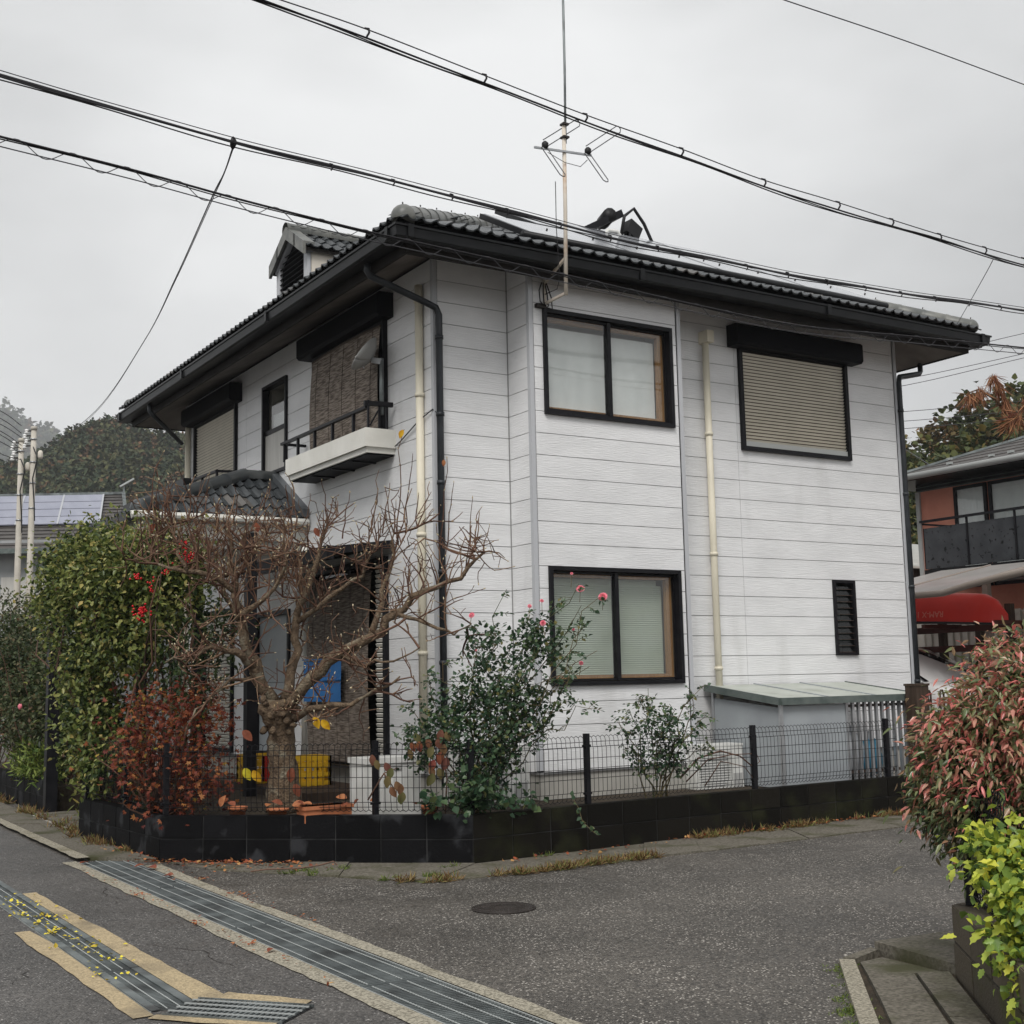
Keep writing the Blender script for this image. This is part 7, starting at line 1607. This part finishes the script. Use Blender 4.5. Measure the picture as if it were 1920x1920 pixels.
for i, (px, py, dp, rd, hg, m, d_) in enumerate((
    (1722, 822, 62, 2.0, 11, 'leaf_hilltree', 'slim olive green tree beside the eaves of the white house'), (1772, 800, 66, 2.1, 12, 'leaf_hillrust', 'rust tinged tree second from the white house'),
    (1762, 858, 56, 2.0, 9, 'leaf_hilltree', 'low olive tree in front of the rust tinged one'), (1838, 752, 66, 2.6, 14, 'leaf_hilltree', 'tall dark tree with pointed top above the slate roof'),
    (1895, 715, 70, 2.9, 15, 'leaf_hilltree', 'tallest dark tree behind the dead pine branch'), (1870, 790, 58, 2.4, 11, 'leaf_hilltree', 'broad green tree over the middle of the slate roof'),
    (1810, 830, 58, 2.2, 10, 'leaf_hilltree', 'rounded green tree just above the slate roof'), (1925, 780, 58, 2.6, 12, 'leaf_hillrust', 'brownish tree at the right picture edge'),
    (1712, 900, 50, 1.9, 8, 'leaf_hilltree', 'low tree seen between the white wall and the slate roof'), (1710, 985, 44, 1.7, 6, 'leaf_hilltree', 'dark bush tree low beside the white wall'),
    (1960, 720, 74, 3.2, 15, 'leaf_hilltree', 'large dark tree cut by the right picture edge'))):
    hill_tree(d_, px, py, dp, rd, hg, m, 200+i)
for i, (x, y) in enumerate(((52, 40), (60, 36), (46, 46), (66, 30))):   # slope the trees stand on
    pass
struct(MB().grid([[(34+10*i, 52-6*i+18*k, -.3+3.2*k) for k in range(5)] for i in range(6)]).build('hillside', 'forest_floor', None, True))
# ------------------------------------------------------------------ overhead cables
def cat_pl(pts, n=6):
    """smooth polyline through points (Catmull-Rom)"""
    P_ = [Vector(p) for p in pts]; P_ = [P_[0]*2-P_[1]]+P_+[P_[-1]*2-P_[-2]]; out_ = []
    for i in range(1, len(P_)-2):
        for k in range(n):
            t = k/n; a, b_, c, d = P_[i-1:i+3]; out_.append(.5*((2*b_)+(c-a)*t+(2*a-5*b_+4*c-d)*t*t+(3*b_-a-3*c+d)*t**3))
    return out_+[P_[-2]]
def bundle(label, xz, y, wires, extend, clips=(), spiral=None, name='overhead_cable'):
    pl = [(x, y, z) for x, z in xz]
    n = int(extend)
    a, b_ = pl[0], pl[1]; sl0 = (b_[2]-a[2])/(b_[0]-a[0]); pl = [(a[0]-k, y, a[2]-sl0*k+.003*k*k) for k in range(n, 0, -1)]+pl
    a, b_ = pl[-2], pl[-1]; sl1 = (b_[2]-a[2])/(b_[0]-a[0]); pl = pl+[(b_[0]+k, y, b_[2]+sl1*k+.003*k*k) for k in range(1, n+1)]
    sm = cat_pl(pl, 8); t_ = thing(name, label, 'cable', tuple(sm[len(sm)//2]))
    for (dy, dz, r_, wob) in wires:
        MB().tube([p+Vector((0, dy+wob*math.sin(p.x*2.1), dz+wob*math.sin(p.x*3.3+dy*50))) for p in sm], r_, 6).build('strand', 'cable', t_, True)
    def zat(x):
        for p, q_ in zip(sm[:-1], sm[1:]):
            if p.x <= x <= q_.x: return p.lerp(q_, (x-p.x)/(q_.x-p.x))
        return sm[-1]
    for x in clips:
        p = zat(x); MB().tube([p+Vector((0, -.015, -.045)), p+Vector((.012, -.022, -.02)), p+Vector((.016, -.01, .012)), p+Vector((.0, .012, .022))], .007, 5).build('clip', 'cable', t_)
    if spiral:
        x0, x1, pitch, rad, lower = spiral; pts = []; x = x0
        while x < x1:
            ph = 2*math.pi*(x-x0)/pitch; p = zat(x); pts.append(p+Vector((0, rad*.35*math.cos(ph), -lower/2+(lower/2+rad)*math.sin(ph)))); x += pitch/14
        MB().tube(pts, .0035, 4).build('spiral_hanger', 'cable_grey', t_, True)
        MB().tube([p+Vector((0, 0, -lower)) for p in sm], .005, 5).build('strand', 'cable_grey', t_)
    return t_
bundle('upper twin cable crossing the sky from top left to right edge', [(2.47, 5.40), (3.12, 5.36), (3.93, 5.27), (4.7, 5.185), (5.51, 5.12), (6.27, 5.045), (7.02, 5.015), (8.15, 4.96), (9.22, 4.93)], 6.5,
       [(0, -.04, .006, .004), (.01, .018, .0038, 0), (.012, -.05, .0045, .010), (.0, -.045, .004, .014)], 12, clips=(3.12, 3.93, 4.7, 5.51, 6.27, 7.02, 7.6, 8.15, 8.7, 9.2))
bundle('thick bundled cable crossing in front of the roof and antenna', [(1.51, 5.77), (2.24, 5.70), (3.21, 5.645), (4.38, 5.60), (5.39, 5.56), (6.27, 5.515), (7.1, 5.49), (8.42, 5.485), (9.9, 5.51), (11.58, 5.58), (12.7, 5.64)], 9.0,
       [(0, 0, .0095, .004), (.012, .014, .006, .006), (-.012, -.012, .0065, .008), (.0, .036, .0035, .004), (.015, -.024, .005, .012)], 14, clips=[4+k*.55 for k in range(16)])
bundle('lower cable with spiral hanger wire crossing below the eaves', [(1.59, 5.49), (2.55, 5.43), (3.35, 5.36), (4.09, 5.31), (4.67, 5.28), (5.62, 5.25), (6.77, 5.21), (8.06, 5.155), (9.5, 5.13), (11.14, 5.23), (12.52, 5.31), (13.21, 5.35)], 9.4,
       [(0, 0, .009, 0), (.01, -.012, .005, .004)], 14, spiral=(-6, 24, .40, .012, .075))
bundle('single thin wire crossing the top right corner of the sky', [(5.2, 6.13), (6.07, 6.14), (7.31, 6.16), (8.68, 6.15)], 6.0, [(0, 0, .004, 0)], 14)
def wire(label, pts, r_, m='cable_grey'):
    t_ = thing('service_wire', label, 'wire', tuple(Vector(pts[0]))); MB().tube(cat_pl(pts, 8), r_, 5).build('strand', m, t_); return t_
dw = [at(437, 275, 9.8), at(420, 325, 10.3), at(395, 375, 11), at(330, 520, 14), at(270, 640, 18), at(180, 770, 24), at(85, 845, 30), pb+Vector((.05, 0, 6.9-pb.z))]
t_ = wire('sagging drop wire from the thick cable down to the utility pole', dw, .006, 'cable')
MB().tube(cat_pl([p+Vector((0, 0, -.02+.015*math.sin(i*2))) for i, p in enumerate(dw)], 8), .004, 4).build('strand', 'cable', t_)
blob('clamp', dw[0]+Vector((0, 0, .03)), (.025, .025, .05), 'cable', t_, 1, 5)
wire('thin stay wire falling from the upper cable to the right eave', [at(1862, 487, 8.9), at(1850, 510, 9.3), at(1822, 560, 11), at(1795, 607, 13.5)], .003)
for i, (y0, y1) in enumerate(((772, 752), (790, 770), (804, 784))): wire('thin line %s behind the right corner of the house' % ('highest', 'middle', 'lowest')[i] if False else '%s thin horizontal wire right of the house corner' % ('highest', 'middle', 'lowest')[i], [at(1500, y0+8, 40), at(1690, y0-8+8, 40), at(1920, y1-8+8, 40), at(2200, y1-22, 40)], .010)
for i, (y0, y1) in enumerate(((665, 630), (700, 668), (712, 676))): wire('%s slack wire rising to the right from the eave end' % ('topmost', 'central', 'bottom')[i], [at(1500, y0+40, 34), at(1700, y0+10, 34), at(1920, y1-5, 34), at(2200, y1-70, 34)], .009)
wire('thin wire slanting down to the slate roof of the pink house', [at(1690, 838, 30), at(1725, 860, 28), at(1762, 884, 26)], .008)
for i, (y0, y1) in enumerate(((770, 798), (784, 812), (795, 820), (808, 835), (815, 842), (828, 850), (850, 862))):
    wire('power line number %s from the top running left from the poles' % ('one', 'two', 'three', 'four', 'five', 'six', 'seven')[i], [at(-260, y0-140, 26), at(-120, y0-60, 27.5), at(0, y0, 29), at(40, y1, 30)], .009, 'cable')
# ------------------------------------------------------------------ haze
hz = MB().box((-900, -300, -1.5), (1500, 1900, 330)).build('haze', None); hz['kind'] = 'stuff'
hm = bpy.data.materials.new('haze'); hm.use_nodes = True; t = hm.node_tree; t.nodes.clear(); o = t.nodes.new('ShaderNodeOutputMaterial'); v = t.nodes.new('ShaderNodeVolumePrincipled')
v.inputs['Color'].default_value = (.93, .95, .97, 1); v.inputs['Density'].default_value = .0005; v.inputs['Anisotropy'].default_value = .2; t.links.new(v.outputs[0], o.inputs['Volume']); hz.data.materials.append(hm)
